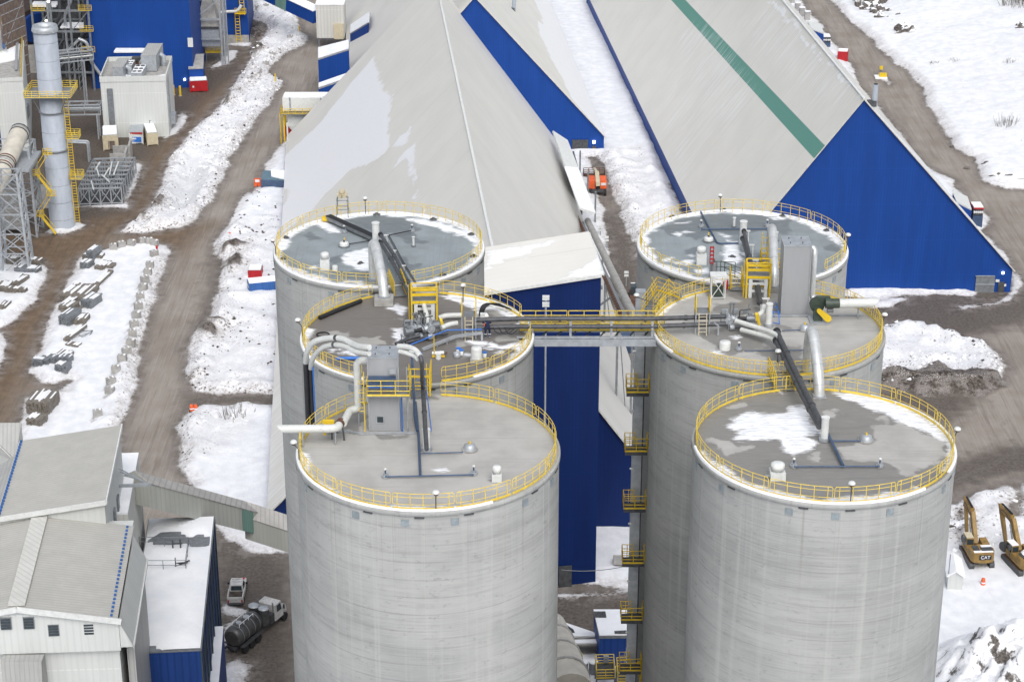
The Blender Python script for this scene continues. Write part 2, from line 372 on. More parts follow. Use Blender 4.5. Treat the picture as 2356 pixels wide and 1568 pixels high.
# ------------------------------------------------------------------ ground: one sheet, snow lying on dirt roads
k1=lambda x,y:(x*.3333,y*.3333)
k2=lambda x,y:(x*.3333,522.7+y*.3333)
k3=lambda x,y:(368+x*.1565,y*.1565)
k4=lambda x,y:(576.7+x*.18,184+y*.18)
kR2=K(960,0,1.8406);kR3=K(1920,0,1.8406);kR4=K(2880,0,1.8406)
def G(pts,f=None):return[P(*(f(*p)if f else p))[:2]for p in pts]
SNOW=[G([(-400,560),(-60,590),(40,595),(90,600),(108,625),(105,650),(70,700),(30,740),(0,757),(-400,800)]),G([(-400,790),(-40,758),(10,765),(18,790),(8,830),(-30,880),(-400,1100)]),G([(200,583),(187,591),(167,633),(143,679),(123,719),(100,776),(80,829),(72,853),(93,876),(127,881),(150,870),(162,880),(150,897),(113,903),(63,911),(53,946),(40,1000),(20,1120),(240,1120),(272,1040),(280,985),(313,873),(333,773),(360,680),(385,600),(388,580),(378,566),(350,560),(300,563),(250,572)]),G([(275,535),(330,495),(350,470),(358,440),(375,400),(400,350),(440,300),(490,262),(506,244),(540,196),(553,166),(575,141),(578,113),(595,97),(618,70),(605,52),(578,45),(570,-60),(690,-60),(683,31),(684,52),(689,70),(706,88),(697,102),(650,133),(631,149),(617,169),(634,174),(651,186),(647,202),(626,229),(589,280),(560,320),(533,363),(513,410),(480,467),(460,493),(433,520),(400,528),(340,535)]),G([(520,523),(545,470),(575,440),(577,449),(598,425),(610,391),(627,357),(640,341),(652,325),(720,320),(720,910),(589,906),(500,909),(447,899),(427,873),(428,813),(437,779),(457,749),(483,736),(493,689),(500,649),(512,600),(493,586),(493,559)]),G([(600,933),(530,936),(467,934),(417,953),(413,1016),(418,1090),(440,1140),(480,1200),(537,1243),(580,1263),(647,1277),(760,1290),(760,930)]),G([(1910,-80),(1910,0),(1954,47),(2000,87),(2044,133),(2087,167),(2120,200),(2137,247),(2174,300),(2200,343),(2240,367),(2250,393),(2267,420),(2307,435),(2356,437),(3000,440),(3400,-80)]),G([(1700,-80),(1835,-80),(1839,0),(1877,43),(1930,117),(1967,157),(1980,200),(2020,243),(2050,283),(2127,383),(2190,413),(2213,447),(2240,480),(2262,490),(2278,505),(2270,525),(2255,535),(2285,560),(2312,580),(2318,600),(2300,640),(1700,640)]),G([(1930,660),(1930,683),(2000,688),(2100,681),(2180,675),(2243,684),(2243,660)]),G([(2322,620),(2340,632),(2345,655),(2328,690),(2200,714),(2210,704),(2290,696),(2322,676)]),G([(2000,690),(2050,684),(2098,688),(2060,702),(2000,708)]),G([(1990,762),(2060,748),(2120,745),(2180,770),(2250,785),(2300,815),(2315,845),(2300,882),(2262,903),(2180,903),(2080,893),(1990,880)]),G([(1800,1190),(2190,1165),(2230,1140),(2290,1120),(2328,1115),(2326,1190),(2345,1190),(2347,1112),(3000,1080),(3000,1900),(1800,1900)]),G([(1180,-80),(1350,-80),(1570,490),(1640,680),(1520,700),(1485,640),(1455,560),(1422,470),(1388,385),(1374,362),(1348,360),(1364,400),(1384,470),(1398,540),(1404,640),(1180,640)]),G([(1000,1351),(1283,1350),(1375,1342),(1455,1352),(1640,1340),(1640,1150),(1000,1150)]),G([(1000,1372),(1290,1371),(1350,1366),(1455,1356),(1455,1360),(1360,1374),(1290,1380),(1000,1382)]),G([(505,1395),(525,1388),(560,1398),(572,1410),(540,1425),(515,1420)]),G([(515,1440),(545,1430),(560,1436),(545,1460),(538,1490),(516,1500),(505,1470)]),G([(505,1535),(545,1525),(580,1535),(560,1568),(600,1600),(500,1640)]),G([(95,535),(130,518),(175,510),(196,516),(185,528),(140,540)]),G([(160,475),(290,480),(320,400),(326,380),(310,372),(300,420),(285,470)]),G([(372,320),(415,262),(430,268),(415,300),(380,318)]),G([(480,160),(530,148),(533,140),(545,118),(520,118),(505,140)]),G([(515,103),(577,98),(577,106),(540,108)]),G([(2020,172),(2027,168),(2046,190),(2044,198),(2034,188)]),]
OUT=[[(-4000,-500),(-190,-500),(-190,4000),(-4000,4000)],[(-4000,545),(4000,545),(4000,4000),(-4000,4000)],[(170,-500),(4000,-500),(4000,4000),(170,4000)],[(-4000,-3000),(4000,-3000),(4000,100),(-4000,100)]]
MUD=[G([(1030,1560),(1050,1450),(1110,1385),(1160,1420),(1120,1470),(1060,1500),(960,1545)],k1),G([(1515,205),(1530,170),(1640,130),(1710,120),(1705,160),(1600,200)],k2),G([(1540,290),(1560,240),(1660,210),(1680,280),(1600,330)],k2),G([(1335,720),(1400,680),(1540,680),(1550,700),(1450,720),(1500,740),(1480,800),(1380,800)],k2),G([(1270,1050),(1350,1040),(1360,1060),(1300,1090)],k2),G([(340,1190),(330,1160),(400,1120),(420,1085),(470,1100),(440,1170)],k2),G([(1330,760),(1440,700),(1560,760),(1540,820),(1400,850),(1330,800)],k3),G([(1280,1030),(1330,1000),(1380,1050),(1320,1090)],k3),G([(1330,330),(1600,380),(1560,560),(1400,600),(1330,500)],k3),G([(1280,1300),(1450,1110),(1500,1080),(1500,1130),(1330,1280)],k3),G([(900,1560),(1150,1370),(1200,1340),(1100,1470),(1000,1600)],k3),G([(2028,874),(2060,855),(2110,866),(2150,850),(2200,864),(2250,866),(2290,868),(2308,890),(2262,910),(2150,908),(2060,900),(2030,890)]),G([(2190,1195),(2215,1182),(2225,1230),(2208,1250),(2195,1240),(2212,1225)]),G([(2060,880),(2130,882),(2140,900),(2070,898)]),]
ROUGH=[SNOW[3],SNOW[11],G([(493,559),(520,523),(640,500),(650,910),(420,910),(430,780)]),G([(417,953),(600,935),(560,1010),(418,1090)]),G([(1378,356),(1480,340),(1600,640),(1480,640)]),G([(2180,1165),(2356,1110),(2500,1110),(2500,1250),(2190,1290)]),G([(300,880),(340,780),(385,600),(365,590),(320,740),(270,900),(250,1000),(275,1010)])]
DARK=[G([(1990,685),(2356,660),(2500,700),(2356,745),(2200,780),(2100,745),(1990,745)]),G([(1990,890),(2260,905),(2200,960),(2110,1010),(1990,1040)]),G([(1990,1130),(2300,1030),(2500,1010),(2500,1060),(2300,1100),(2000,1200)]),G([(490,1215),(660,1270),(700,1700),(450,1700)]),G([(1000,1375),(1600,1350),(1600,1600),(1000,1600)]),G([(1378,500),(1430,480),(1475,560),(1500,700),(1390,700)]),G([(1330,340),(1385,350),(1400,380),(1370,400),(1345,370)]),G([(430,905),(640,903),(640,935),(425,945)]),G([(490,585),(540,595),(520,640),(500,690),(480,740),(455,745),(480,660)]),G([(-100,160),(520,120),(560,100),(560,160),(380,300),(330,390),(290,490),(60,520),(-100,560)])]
OCHRE=G([(-400,480),(480,150),(590,100),(560,180),(480,260),(390,400),(370,480),(480,520),(420,580),(270,545),(190,590),(60,880),(-60,1150),(-400,1100)])
kX_=K(3100,1250,2.3405)
DITCH=G([(1050,1340),(1110,1200),(1200,1110),(1330,1080),(1470,1130),(1480,1280),(1390,1420),(1230,1500),(1110,1470)],k1)
BLOCKS=[(785,165),(840,150),(912,138),(990,122),(1035,125),(1070,135),(1068,222),(1038,292),(1025,350),(1005,415),(993,465),(973,523),(960,587),(945,645),(930,700),(918,760),(908,830),(878,890),(848,955),(805,1025),(770,1095),(762,1158),(678,1310)]
SCOUR=[G([(x-8,y+8),(x-30,y+18),(x-62,y+50),(x-30,y+42),(x-2,y+24)],k2)for x,y in BLOCKS[7:]]+[G(q,kX_)for q in([(1130,1295),(1200,1240),(1330,1180),(1420,1150),(1400,1175),(1280,1225),(1180,1290)],[(1440,1165),(1500,1110),(1660,1025),(1640,1055),(1520,1125)],[(1550,985),(1600,955),(1630,925),(1615,965)],[(1535,805),(1580,755),(1570,800)],[(1160,1160),(1300,1070),(1310,1078),(1180,1165)],[(1590,270),(1605,215),(1600,280)],[(1460,900),(1500,880),(1490,905)])]
def build_ground():
 fx=np.arange(-140,166,.75);fy=np.arange(172,545,.75)
 gx=np.concatenate([[-6000,-2500,-1000,-500,-300,-220,-180,-155],fx,[180,210,260,340,500,1000,2500,6000]])
 gy=np.concatenate([[-4000,-1500,-500,-200,-50,40,90,120,140,155,165],fy,[560,600,680,800,1000,1500,3000,7000]])
 X,Y=np.meshgrid(gx,gy);shp=X.shape;x=X.ravel();y=Y.ravel()
 wx=x+(fbm(x/4.0,y/4.0,4,3)-.5)*1.9;wy=y+(fbm(x/4.0,y/4.0,4,9)-.5)*2.6
 core=(x>-150)&(x<175)&(y>150)&(y<552)
 def f(polys,warp=True):
  r=np.full(x.shape,-50.0);r[core]=sdfs(wx[core]if warp else x[core],wy[core]if warp else y[core],polys);return r
 sn=f(SNOW);sn=np.maximum(sn,np.where(core,-50,20));sn=np.maximum(sn,np.where(core,sdfs(x,y,OUT),sn))
 mud=f(MUD);rough=f(ROUGH);dark=f(DARK);och=f([OCHRE]);hill=sdf(x,y,SNOW[6])
 sco=np.full(x.shape,-50.0);sco[core]=sdfs(x[core],y[core],SCOUR);sn0=sn.copy();sn=np.minimum(sn,-mud*.9+0.3)
 q=np.clip(sn0/2.2,0,1);q=q*q*(3-2*q)
 rg=np.clip(rough/3+.6,0,1)
 lum=fbm(x/2.2,y/2.2,4,21);big=fbm(x/14,y/14,3,31)
 berm=np.exp(-((sn0-2.2)/1.6)**2)
 z=q*(.35+.5*(big-.3)+.25*(lum-.4))+q*rg*1.5*np.clip(lum-.38,0,1)*(0.5+big)+berm*(.25+.8*lum*rg)
 z=z+np.clip(mud/1.6+.3,0,1)*(.35+1.1*fbm(x/1.5,y/1.5,4,5))
 z=z+(sn0<=0)*.05*(fbm(x/1.2,y/6.0,3,41)-.5)
 z=z+np.where(hill>0,np.minimum(hill,300)*.16*(1+.5*(fbm(x/30,y/30,3,51)-.5))+np.clip(hill,0,1)*.5*(fbm(x/6,y/6,4,61)-.3),0)
 dit=sdf(x,y,DITCH);z=z-np.clip(dit/4.5,0,1)**1.4*1.7
 global GRD;GRD=(gx,gy,z.reshape(shp))
 ny,nx=shp
 idx=np.arange(nx*ny).reshape(shp)
 quads=np.stack([idx[:-1,:-1],idx[:-1,1:],idx[1:,1:],idx[1:,:-1]],-1).reshape(-1,4)
 snowy=sn[quads].mean(1)>0
 pts=np.stack([x,y,z],1)
 for name,sel in(('snow_cover',snowy),('dirt_road',~snowy)):
  q4=quads[sel];used=np.unique(q4);remap=np.zeros(nx*ny,np.int64);remap[used]=np.arange(len(used))
  me=bpy.data.meshes.new(name);me.from_pydata(pts[used].tolist(),[],remap[q4].tolist())
  me.polygons.foreach_set('use_smooth',[True]*len(q4))
  for an,av in(('snow',sn),('mud',mud),('rough',rg),('dark',dark),('ochre',och),('scour',sco),('ice',dit)):attr(me,an,av[used])
  me.materials.append(M['ground']);me.update()
  tag(bpy.data.objects.new(name,me),kind='structure');COL.objects.link(bpy.data.objects[name])
 return hill
def ground_mat():
 t=NT('snow_over_dirt');p=t.pos();rot=(0,0,-R(6))
 n_big=t.noise(p,.12,5);n_mid=t.noise(p,.55,6,.6);n_fine=t.noise(p,2.2,6,.65);n_vf=t.noise(p,7,4,.6)
 tracks=t.noise(t.pos((1.0,.045,1),rot),1.3,6,.65);tr2=t.noise(t.pos((1.0,.03,1),rot),3.2,4,.6)
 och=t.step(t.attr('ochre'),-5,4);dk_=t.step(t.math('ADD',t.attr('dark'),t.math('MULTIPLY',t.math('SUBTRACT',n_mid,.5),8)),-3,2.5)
 grey=t.mix(t.step(n_big,.3,.7),(.235,.205,.175),(.31,.278,.245))
 brown=t.mix(t.step(n_mid,.35,.7),(.125,.086,.055),(.185,.132,.088))
 c=t.mix(och,grey,brown)
 c=t.mix(t.math('MULTIPLY',t.step(tracks,.47,.66),.5),c,t.mix(och,(.165,.138,.118),(.085,.066,.05)))
 c=t.mix(t.math('MULTIPLY',t.step(tr2,.5,.7),.45),c,t.mix(och,(.38,.355,.33),(.21,.165,.125)))
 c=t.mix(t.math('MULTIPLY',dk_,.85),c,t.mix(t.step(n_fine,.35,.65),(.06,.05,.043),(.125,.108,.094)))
 c=t.mix(t.math('MULTIPLY',t.step(n_vf,.55,.75),.3),c,(.10,.085,.072))
 mudc=t.mix(t.step(n_fine,.4,.62),(.035,.029,.024),(.14,.118,.10));mudc=t.mix(t.math('MULTIPLY',t.math('MULTIPLY',t.step(n_vf,.50,.60),t.step(n_mid,.42,.56)),.75),mudc,(.6,.58,.57))
 c=t.mix(t.step(t.math('ADD',t.attr('mud'),t.math('MULTIPLY',t.math('SUBTRACT',n_mid,.5),2.0)),-.9,.2),c,mudc)
 wetedge=t.math('MULTIPLY',t.step(t.math('ADD',t.attr('snow'),t.math('MULTIPLY',t.math('SUBTRACT',n_mid,.5),2.2)),-2.2,-.3),.6);c=t.mix(wetedge,c,(.075,.062,.053))
 sd_=t.attr('snow');rg=t.attr('rough')
 a=t.math('ADD',sd_,t.math('MULTIPLY',t.math('SUBTRACT',n_mid,.5),1.1));a=t.math('ADD',a,t.math('MULTIPLY',t.math('SUBTRACT',n_fine,.5),1.3))
 holes=t.math('MULTIPLY',t.math('MULTIPLY',t.step(n_fine,.56,.66),t.step(n_mid,.44,.6)),t.math('MULTIPLY',rg,6.0))
 a=t.math('SUBTRACT',a,holes)
 sm=t.step(a,-.25,.35)
 edge=t.math('SUBTRACT',1.0,t.step(t.math('ADD',sd_,t.math('MULTIPLY',t.math('SUBTRACT',n_mid,.5),3)),.2,2.6))
 grime=t.math('MULTIPLY',t.math('ADD',t.math('ADD',t.math('MULTIPLY',edge,.62),.05),t.math('MULTIPLY',rg,.26)),t.step(n_fine,.33,.66))
 sc=t.mix(t.step(n_mid,.3,.7),(.70,.72,.76),(.82,.838,.87))
 sc=t.mix(grime,sc,(.40,.355,.32))
 sc=t.mix(t.math('MULTIPLY',t.step(t.noise(t.pos((1.0,.25,1),rot),1.1,6,.65),.52,.72),.22),sc,(.56,.54,.53))
 sc=t.mix(t.math('MULTIPLY',t.step(t.math('ADD',t.attr('ice'),t.math('MULTIPLY',t.math('SUBTRACT',n_mid,.5),4)),-.5,3.5),.42),sc,(.50,.52,.54))
 slush=t.math('MULTIPLY',t.step(a,-2.4,-.2),t.step(n_mid,.38,.62));c=t.mix(t.math('MULTIPLY',slush,.5),c,(.34,.31,.29))
 c=t.mix(sm,c,sc)
 scm=t.math('MULTIPLY',t.step(t.math('ADD',t.attr('scour'),t.math('MULTIPLY',t.math('SUBTRACT',n_fine,.5),2.2)),-.5,.5),.8);c=t.mix(scm,c,(.15,.135,.125))
 h=t.math('ADD',t.math('MULTIPLY',n_fine,.6),t.math('MULTIPLY',n_vf,.18));h=t.math('ADD',h,t.math('MULTIPLY',sm,.35))
 t.bump(h,.7,.35)
 return t.out(c,t.math('ADD',.62,t.math('MULTIPLY',sm,.2)),0,.25)
M['ground']=ground_mat()
build_ground()
def gz(px,py):
 gx,gy,z=GRD;i=min(max(np.searchsorted(gx,px)-1,0),len(gx)-2);j=min(max(np.searchsorted(gy,py)-1,0),len(gy)-2)
 u=(px-gx[i])/(gx[i+1]-gx[i]);v=(py-gy[j])/(gy[j+1]-gy[j])
 return float((z[j,i]*(1-u)+z[j,i+1]*u)*(1-v)+(z[j+1,i]*(1-u)+z[j+1,i+1]*u)*v)
def clods(name,n,mt,smin,smax,polys,seed,lift=.0):
 rnd=random.Random(seed);vs=[];fs=[];k=0
 ar=[]
 for p in polys:
  xs=[q[0]for q in p];ys=[q[1]for q in p];ar.append((min(xs),max(xs),min(ys),max(ys)))
 wt=[(b-a)*(d-c)for a,b,c,d in ar]
 while k<n:
  i=rnd.choices(range(len(polys)),wt)[0];a,b,c,d=ar[i];qx,qy=rnd.uniform(a,b),rnd.uniform(c,d)
  k+=1
  if fbm(np.array([qx/7]),np.array([qy/7]),3,seed)[0]<.47:continue
  if sdf(np.array([qx]),np.array([qy]),polys[i])[0]<.1:continue
  s_=smin+(smax-smin)*rnd.random()**3;zz=gz(qx,qy)+s_*.15;o=len(vs)
  for dx,dy,dz in((1,0,0),(0,1,0),(-1,0,0),(0,-1,0),(0,0,1),(0,0,-1)):
   vs.append((qx+(dx+rnd.uniform(-.4,.4))*s_,qy+(dy+rnd.uniform(-.4,.4))*s_,zz+(dz*.7+rnd.uniform(-.25,.25))*s_))
  fs+=[(o,o+1,o+4),(o+1,o+2,o+4),(o+2,o+3,o+4),(o+3,o,o+4),(o+1,o,o+5),(o+2,o+1,o+5),(o+3,o+2,o+5),(o,o+3,o+5)]
 me=bpy.data.meshes.new(name);me.from_pydata(vs,[],fs);me.materials.append(M[mt]);ob=bpy.data.objects.new(name,me);COL.objects.link(ob);tag(ob,kind='stuff')
E_=G([(2180,1165),(2356,1110),(2400,1110),(2400,1250),(2190,1290)])
clods('snow_clods',3200,'snow',.08,.45,[SNOW[3],ROUGH[3],SNOW[11],E_],3)
clods('dirt_clods',2600,'dirt',.06,.34,[SNOW[3],ROUGH[3],SNOW[11],E_,SNOW[4]]+MUD,8)
# ------------------------------------------------------------------ storage halls
def plane_xy(o,a,b,px,py):
 d=ray(px,py);n=a.cross(b);c=Vector((0,0,CZ));t=(o-c).dot(n)/d.dot(n);h=c+d*t-o
 return h.dot(a),h.dot(b)
def slope_grid(root,name,o,a,la,b,lb,snow=(),frost=(),green=(),step=.8,rag=0.0):
 nu,nv=max(2,int(la/step)),max(2,int(lb/step))
 u,v=np.meshgrid(np.linspace(0,la,nu+1),np.linspace(0,lb,nv+1));u=u.ravel();v=v.ravel()
 n=a.cross(b);n=n if n.z>0 else-n
 P3=np.array(o)[None]+u[:,None]*np.array(a)[None]+v[:,None]*np.array(b)[None]
 idx=np.arange((nu+1)*(nv+1)).reshape(nv+1,nu+1)
 q=np.stack([idx[:-1,:-1],idx[:-1,1:],idx[1:,1:],idx[1:,:-1]],-1).reshape(-1,4)
 if a.cross(b).z<0:q=q[:,::-1]
 me=bpy.data.meshes.new(name);org=np.array(ORG[root.name])
 me.from_pydata((P3-org).tolist(),[],q.tolist())
 uv=me.uv_layers.new(name='UVMap');lv=np.zeros(len(me.loops),np.int64);me.loops.foreach_get('vertex_index',lv)
 uv.data.foreach_set('uv',np.stack([u,v],1)[lv].ravel())
 for an,pl in(('snow',snow),('frost',frost),('green',green)):
  if an!='green' and pl:w=(fbm(u/5,v/5,4,11)-.5)*3;val=sdfs(u+w,v+w,pl)
  else:val=sdfs(u,v,pl)if pl else np.full(u.shape,-50.)
  attr(me,an,val)
 me.materials.append(M['hall_roof']);me.update()
 ob=bpy.data.objects.new(name,me);COL.objects.link(ob);ob.parent=root;ORG[ob.name]=ORG[root.name]
 return ob
def hall(name,label,y0,apx,eL,eR,length,snowL=(),frostL=(),greenL=(),snowR=(),greenR=(),frostR=(),clad='blue'):
 A0,L0,R0=PY(*apx,y0),PY(*eL,y0),PY(*eR,y0)
 L0.z=R0.z=(L0.z+R0.z)/2
 root=thing(name,label,'storage hall',(A0.x,y0,0));e=UA*length
 bl,br=(L0-A0),(R0-A0);lbl,lbr=bl.length,br.length;bl.normalize();br.normalize()
 f=lambda b,pl:[[plane_xy(A0,UA,b,*p)for p in q]for q in pl]
 slope_grid(root,'roof',A0-UA*.35,UA,length+.7,bl,lbl+.5,f(bl,snowL),f(bl,frostL),f(bl,greenL))
 slope_grid(root,'roof',A0-UA*.35,UA,length+.7,br,lbr+.5,f(br,snowR),f(br,frostR),f(br,greenR))
 for s in(0,1):
  g=MB()
  o=UA*(.1 if s==0 else length-.4)
  pts=[Vector((L0.x,L0.y,-1))+o,Vector((R0.x,R0.y,-1))+o,R0+o-UP*.15,A0+o-UP*.15,L0+o-UP*.15]
  k=len(pts);vs=pts+[p+UA*.3 for p in pts]
  g.add(vs,[tuple(range(k)),tuple(range(k,2*k))[::-1]]+[(i,k+i,k+(i+1)%k,(i+1)%k)for i in range(k)])
  g.build('gable_wall',M[clad],root)
 for Q,sgn in((L0,1),(R0,-1)):
  g=MB()
  a=Vector((Q.x,Q.y,0))+VA*.25*sgn+UA*.45;b=a+UA*(length-.9)
  g.bar(a+UP*(Q.z/2-.6),b+UP*(Q.z/2-.6),.25,Q.z+.9)
  g.build('side_wall',M['blue'],root)
 t=MB();t.bar(A0-UA*.4+UP*.12,A0+UA*(length+.4)+UP*.08,.35,.18);t.build('ridge_cap',M['white'],root)
 t=MB()
 for Q in(L0,R0):
  d=(Q-A0).normalized();t.bar(A0-UA*.36,Q+d*.5-UA*.36,.06,.16)
 t.build('verge_trim',M['beige'],root)
 return root,A0,L0,R0
yA=P(1400,1220).y
zA=PY(1151,656,yA).z
lenA=(P(1013,-48,zA).y-yA)/UA.y
snA=[[kR2(*p)for p in q]for q in([(1025,165),(1045,260),(1065,400),(1085,520),(1102,640),(1080,720),(1065,830),(1050,880),(1000,940),(900,1000),(880,990),(800,1030),(750,1080),(600,1220),(520,1330),(430,1400),(300,1500),(255,1480),(330,1330),(400,1160),(300,1130),(235,1105),(240,1020),(340,960),(430,850),(520,770),(650,640),(770,480),(870,350),(965,240)],[(1115,445),(1085,500),(1095,540),(1118,480)],[(1225,690),(1190,760),(1130,790),(1068,880),(1130,862),(1190,838),(1218,800)],[(1222,850),(1150,910),(1100,970),(1050,1055),(1150,965),(1185,1080),(1182,1170),(1212,1170),(1222,1100),(1212,950)],[(1242,1180),(1200,1240),(1208,1268),(1238,1250)],[(1152,1250),(1122,1285),(1142,1288)],[(1248,1298),(1230,1400),(1214,1460),(1242,1440),(1258,1350)],[(1245,295),(1210,340),(1235,325)])]
frA=[[kR2(*p)for p in q]for q in([(225,1150),(330,1100),(560,1000),(640,1180),(400,1440),(300,1560),(200,1560)],)]+[[(600,850),(680,850),(680,1190),(600,1190)]]
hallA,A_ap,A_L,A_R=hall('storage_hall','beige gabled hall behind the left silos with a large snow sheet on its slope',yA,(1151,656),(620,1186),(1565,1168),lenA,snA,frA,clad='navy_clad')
yB=P(1388,350).y
snB=[[kR3(*p)for p in q]for q in([(200,-60),(215,20),(285,190),(235,230),(255,340),(345,520),(410,670),(640,925),(660,1000),(760,1100),(330,-60)],)]
frB=[[kR3(*p)for p in q]for q in([(120,20),(180,100),(240,330),(330,500),(300,300),(200,0)],)]
grB=[[kR3(*p)for p in q]for q in([(1625,-60),(1640,0),(1712,180),(1745,222),(1850,480),(1890,480),(1685,0),(1660,-60)],)]
hallB,B_ap,B_L,B_R=hall('storage_hall','far beige hall with a snowy right slope, half hidden behind the front hall',yB,(1092,-8),(809,312),(1390,312),150,snowR=snB,frostR=frB,greenR=grB)
yC=P(2200,672).y
grC=[[(1551,-100),(1620,0),(1870,361),(1900,400),(1930,375),(1894,330),(1651,0),(1578,-100)]]
frC=[[kR3(*p)for p in q]for q in([(1280,120),(1480,130),(1560,330),(1480,560),(1440,800),(1300,1050),(1180,1250),(1090,1200),(1250,900),(1180,600),(1280,350)],[(860,-20),(900,-20),(830,60)],[(1560,380),(1700,620),(1560,800),(1500,700)])]+[[(1740,20),(1800,5),(1960,210),(1935,235),(1860,160)]]
snC=[[(1790,-30),(1806,-30),(1990,222),(1976,224)]]
hallC,C_ap,C_L,C_R=hall('storage_hall','right hand beige hall with a green roof stripe and full blue gable',yC,(1987,227),(1661,618),(2330,618),190,snowL=snC,frostL=frC,greenL=grC,snowR=[[(1990,227),(1800,0),(2000,0),(2330,600)]])
def on_gable(y0,px,py):return PY(px,py,y0-.05)
def gable_box(name,y0,x0,x1,t,b,m,root,d=.18):
 a,c=on_gable(y0,x0,t),on_gable(y0,x1,b);b_=MB()
 b_.box(((a.x+c.x)/2,y0-d/2+.08,(a.z+c.z)/2),(abs(c.x-a.x),d,abs(a.z-c.z)));return b_.build(name,M[m],root)
kD=lambda x,y:((3540+x/3.92)*.61354,(740+y/3.92)*.61354)
d_=gable_box('roller_door',yC,kD(475,0)[0],kD(730,0)[0],kD(0,1155)[1],kD(0,1395)[1],'steel',hallC)
for yy in(1150,1275):gable_box('door_rail',yC-.12,kD(465,0)[0],kD(745,0)[0],kD(0,yy)[1],kD(0,yy+10)[1],'steel_light',d_)
d_=gable_box('door',yC,kD(800,0)[0],kD(880,0)[0],kD(0,1245)[1],kD(0,1395)[1],'steel_dark',hallC)
gable_box('sign',yC,kD(762,0)[0],kD(812,0)[0],kD(0,1208)[1],kD(0,1243)[1],'white',hallC)
gable_box('wall_lamp',yC-.2,kD(855,0)[0],kD(882,0)[0],kD(0,1095)[1],kD(0,1125)[1],'lit',hallC)
gable_box('notice',yC-.05,kD(885,0)[0],kD(912,0)[0],kD(0,1275)[1],kD(0,1305)[1],'white',hallC)
gable_box('roller_door',yB,kR3(415,0)[0],kR3(525,0)[0],kR3(0,965)[1],kR3(0,1062)[1],'steel_dark',hallB)
gable_box('door',yB,kR3(552,0)[0],kR3(582,0)[0],kR3(0,1008)[1],kR3(0,1066)[1],'steel_dark',hallB)
gable_box('wall_lamp',yB-.2,kR3(558,0)[0],kR3(574,0)[0],kR3(0,972)[1],kR3(0,990)[1],'lit',hallB)
def on_slope(o,b,px,py):
 u,v=plane_xy(o,UA,b,px,py);return o+UA*u+b*v
bB=(B_R-B_ap).normalized();q=on_slope(B_ap,bB,*kR3(55,112))
def vent_stack(q,h,r,label):
 m=MB();m.cyl(q-UP*.5,h+.5,r,None,14);t=thing('vent_stack',label,'vent stack',q);m.build('pipe',M['chimney'],t)
 m=MB();m.box(q+Vector((-.5,-.2,.15)),(r*3.2,r*2.4,.9));m.build('base',M['steel_dark'],t)
 m=MB();m.tube([q+UP*(h+.002),q+UP*(h+.06)],r*.8,14);m.build('mouth',M['black'],t)
vent_stack(q,3.1,.4,'short steel vent stack on the snowy right slope of the far hall')
q=PY(*kR4(735,715),yC+14);vent_stack(q,3.3,.45,'steel vent stack behind the peak of the right hall')
def roof_block(name,label,cat,quad,drop,roofm,wallm,th=.35,group=None,snow=None,z_at=None):
 """a block whose roof corners are given (front-left, front-right, back-right, back-left); walls go down to the ground"""
 quad=[Vector(p)for p in quad];c=sum(quad,Vector())/4
 t=thing(name,label,cat,(c.x,c.y,0),group)
 m=MB();m.slab(quad,th);m.build('roof',M[roofm],t)
 if wallm:
  ins=[p.lerp(c,.02)for p in quad];m=MB();m.prism([(p.x,p.y)for p in ins],[(-.5 if drop is None else p.z-drop)for p in ins],[p.z-th-.01 for p in ins]);m.build('wall',M[wallm],t)
 if snow is not None:
  sq=[p.lerp(c,snow)+UP*.02 for p in quad];m=MB();m.slab([p+UP*.10 for p in sq],.11);m.build('snow_layer',M['snow'],t)
 return t
eR1=lambda px,py,z:P(px,py,z)
q=[P(1329,480,6.5),P(1371,490,6.0),P(1312,350,6.2),P(1281,330,7.2)]
t=roof_block('lean_to','long open lean-to under the right eave of the front hall, snow on its roof','shed',[P(1334,478,7.6),P(1371,489,6.4),P(1306,322,6.4),P(1272,300,7.6)],None,'white',None)
m=MB();m.slab([P(1334,477,7.7),P(1370,488,6.5),P(1330,385,6.5),P(1298,382,7.7)],.12);m.build('snow_layer',M['snow'],t)
for px,py in((1369,517),(1352,470),(1334,420)):
 b_=P(px,py);m=MB();m.bar(b_,b_+UP*6.3,.3);m.build('post',M['steel'],t)
m=MB();a,b=P(1338,500),P(1318,420);m.bar(a+UP*3,b+UP*3,.3,6.4);m.build('back_wall',M['steel_dark'],t)
q=[P(*kR3(300,985),3.2),P(*kR3(345,920),3.2),P(*kR3(165,765),3.2),P(*kR3(120,690),3.2)]
FR0=P(1370,1340);r9=R(9);Vt=Vector((math.cos(r9),math.sin(r9),0));Ut=Vector((-math.sin(r9),math.cos(r9),0))
def pix(p):
 z=p.z-CZ;d=p.y*cp-z*sp;return 1178+FPX*p.x/d,784-FPX*(p.y*sp+z*cp)/d
def solve(o,d,px,py,lo,hi):
 best=None
 for i in range(2001):
  s=lo+(hi-lo)*i/2000;p=o+d*s;z=PV(py,p.x,p.y);e=abs(pix(Vector((p.x,p.y,z)))[0]-px)
  if best is None or e<best[0]:best=(e,s,z)
 return best[1],best[2]
zFR=PV(630,FR0.x,FR0.y);wl,zl=solve(FR0,-Vt,1112,672,2,40);bb,zb=solve(FR0,Ut,1350,536,2,60)
TW=20.0;zFL=zFR+(zl-zFR)*TW/wl
q4=[FR0-Vt*TW,FR0,FR0+Ut*bb,FR0+Ut*bb-Vt*TW];zz=[zFL,zFR,zb,zb+zFL-zFR]
tower=thing('transfer_tower','tall navy blue tower building with a pale sloping roof between the silo rows','tower building',FR0-Vt*TW/2)
m=MB();m.prism([(p.x,p.y)for p in q4],-1,[z-.4 for z in zz]);m.build('wall',M['navy_clad'],tower)
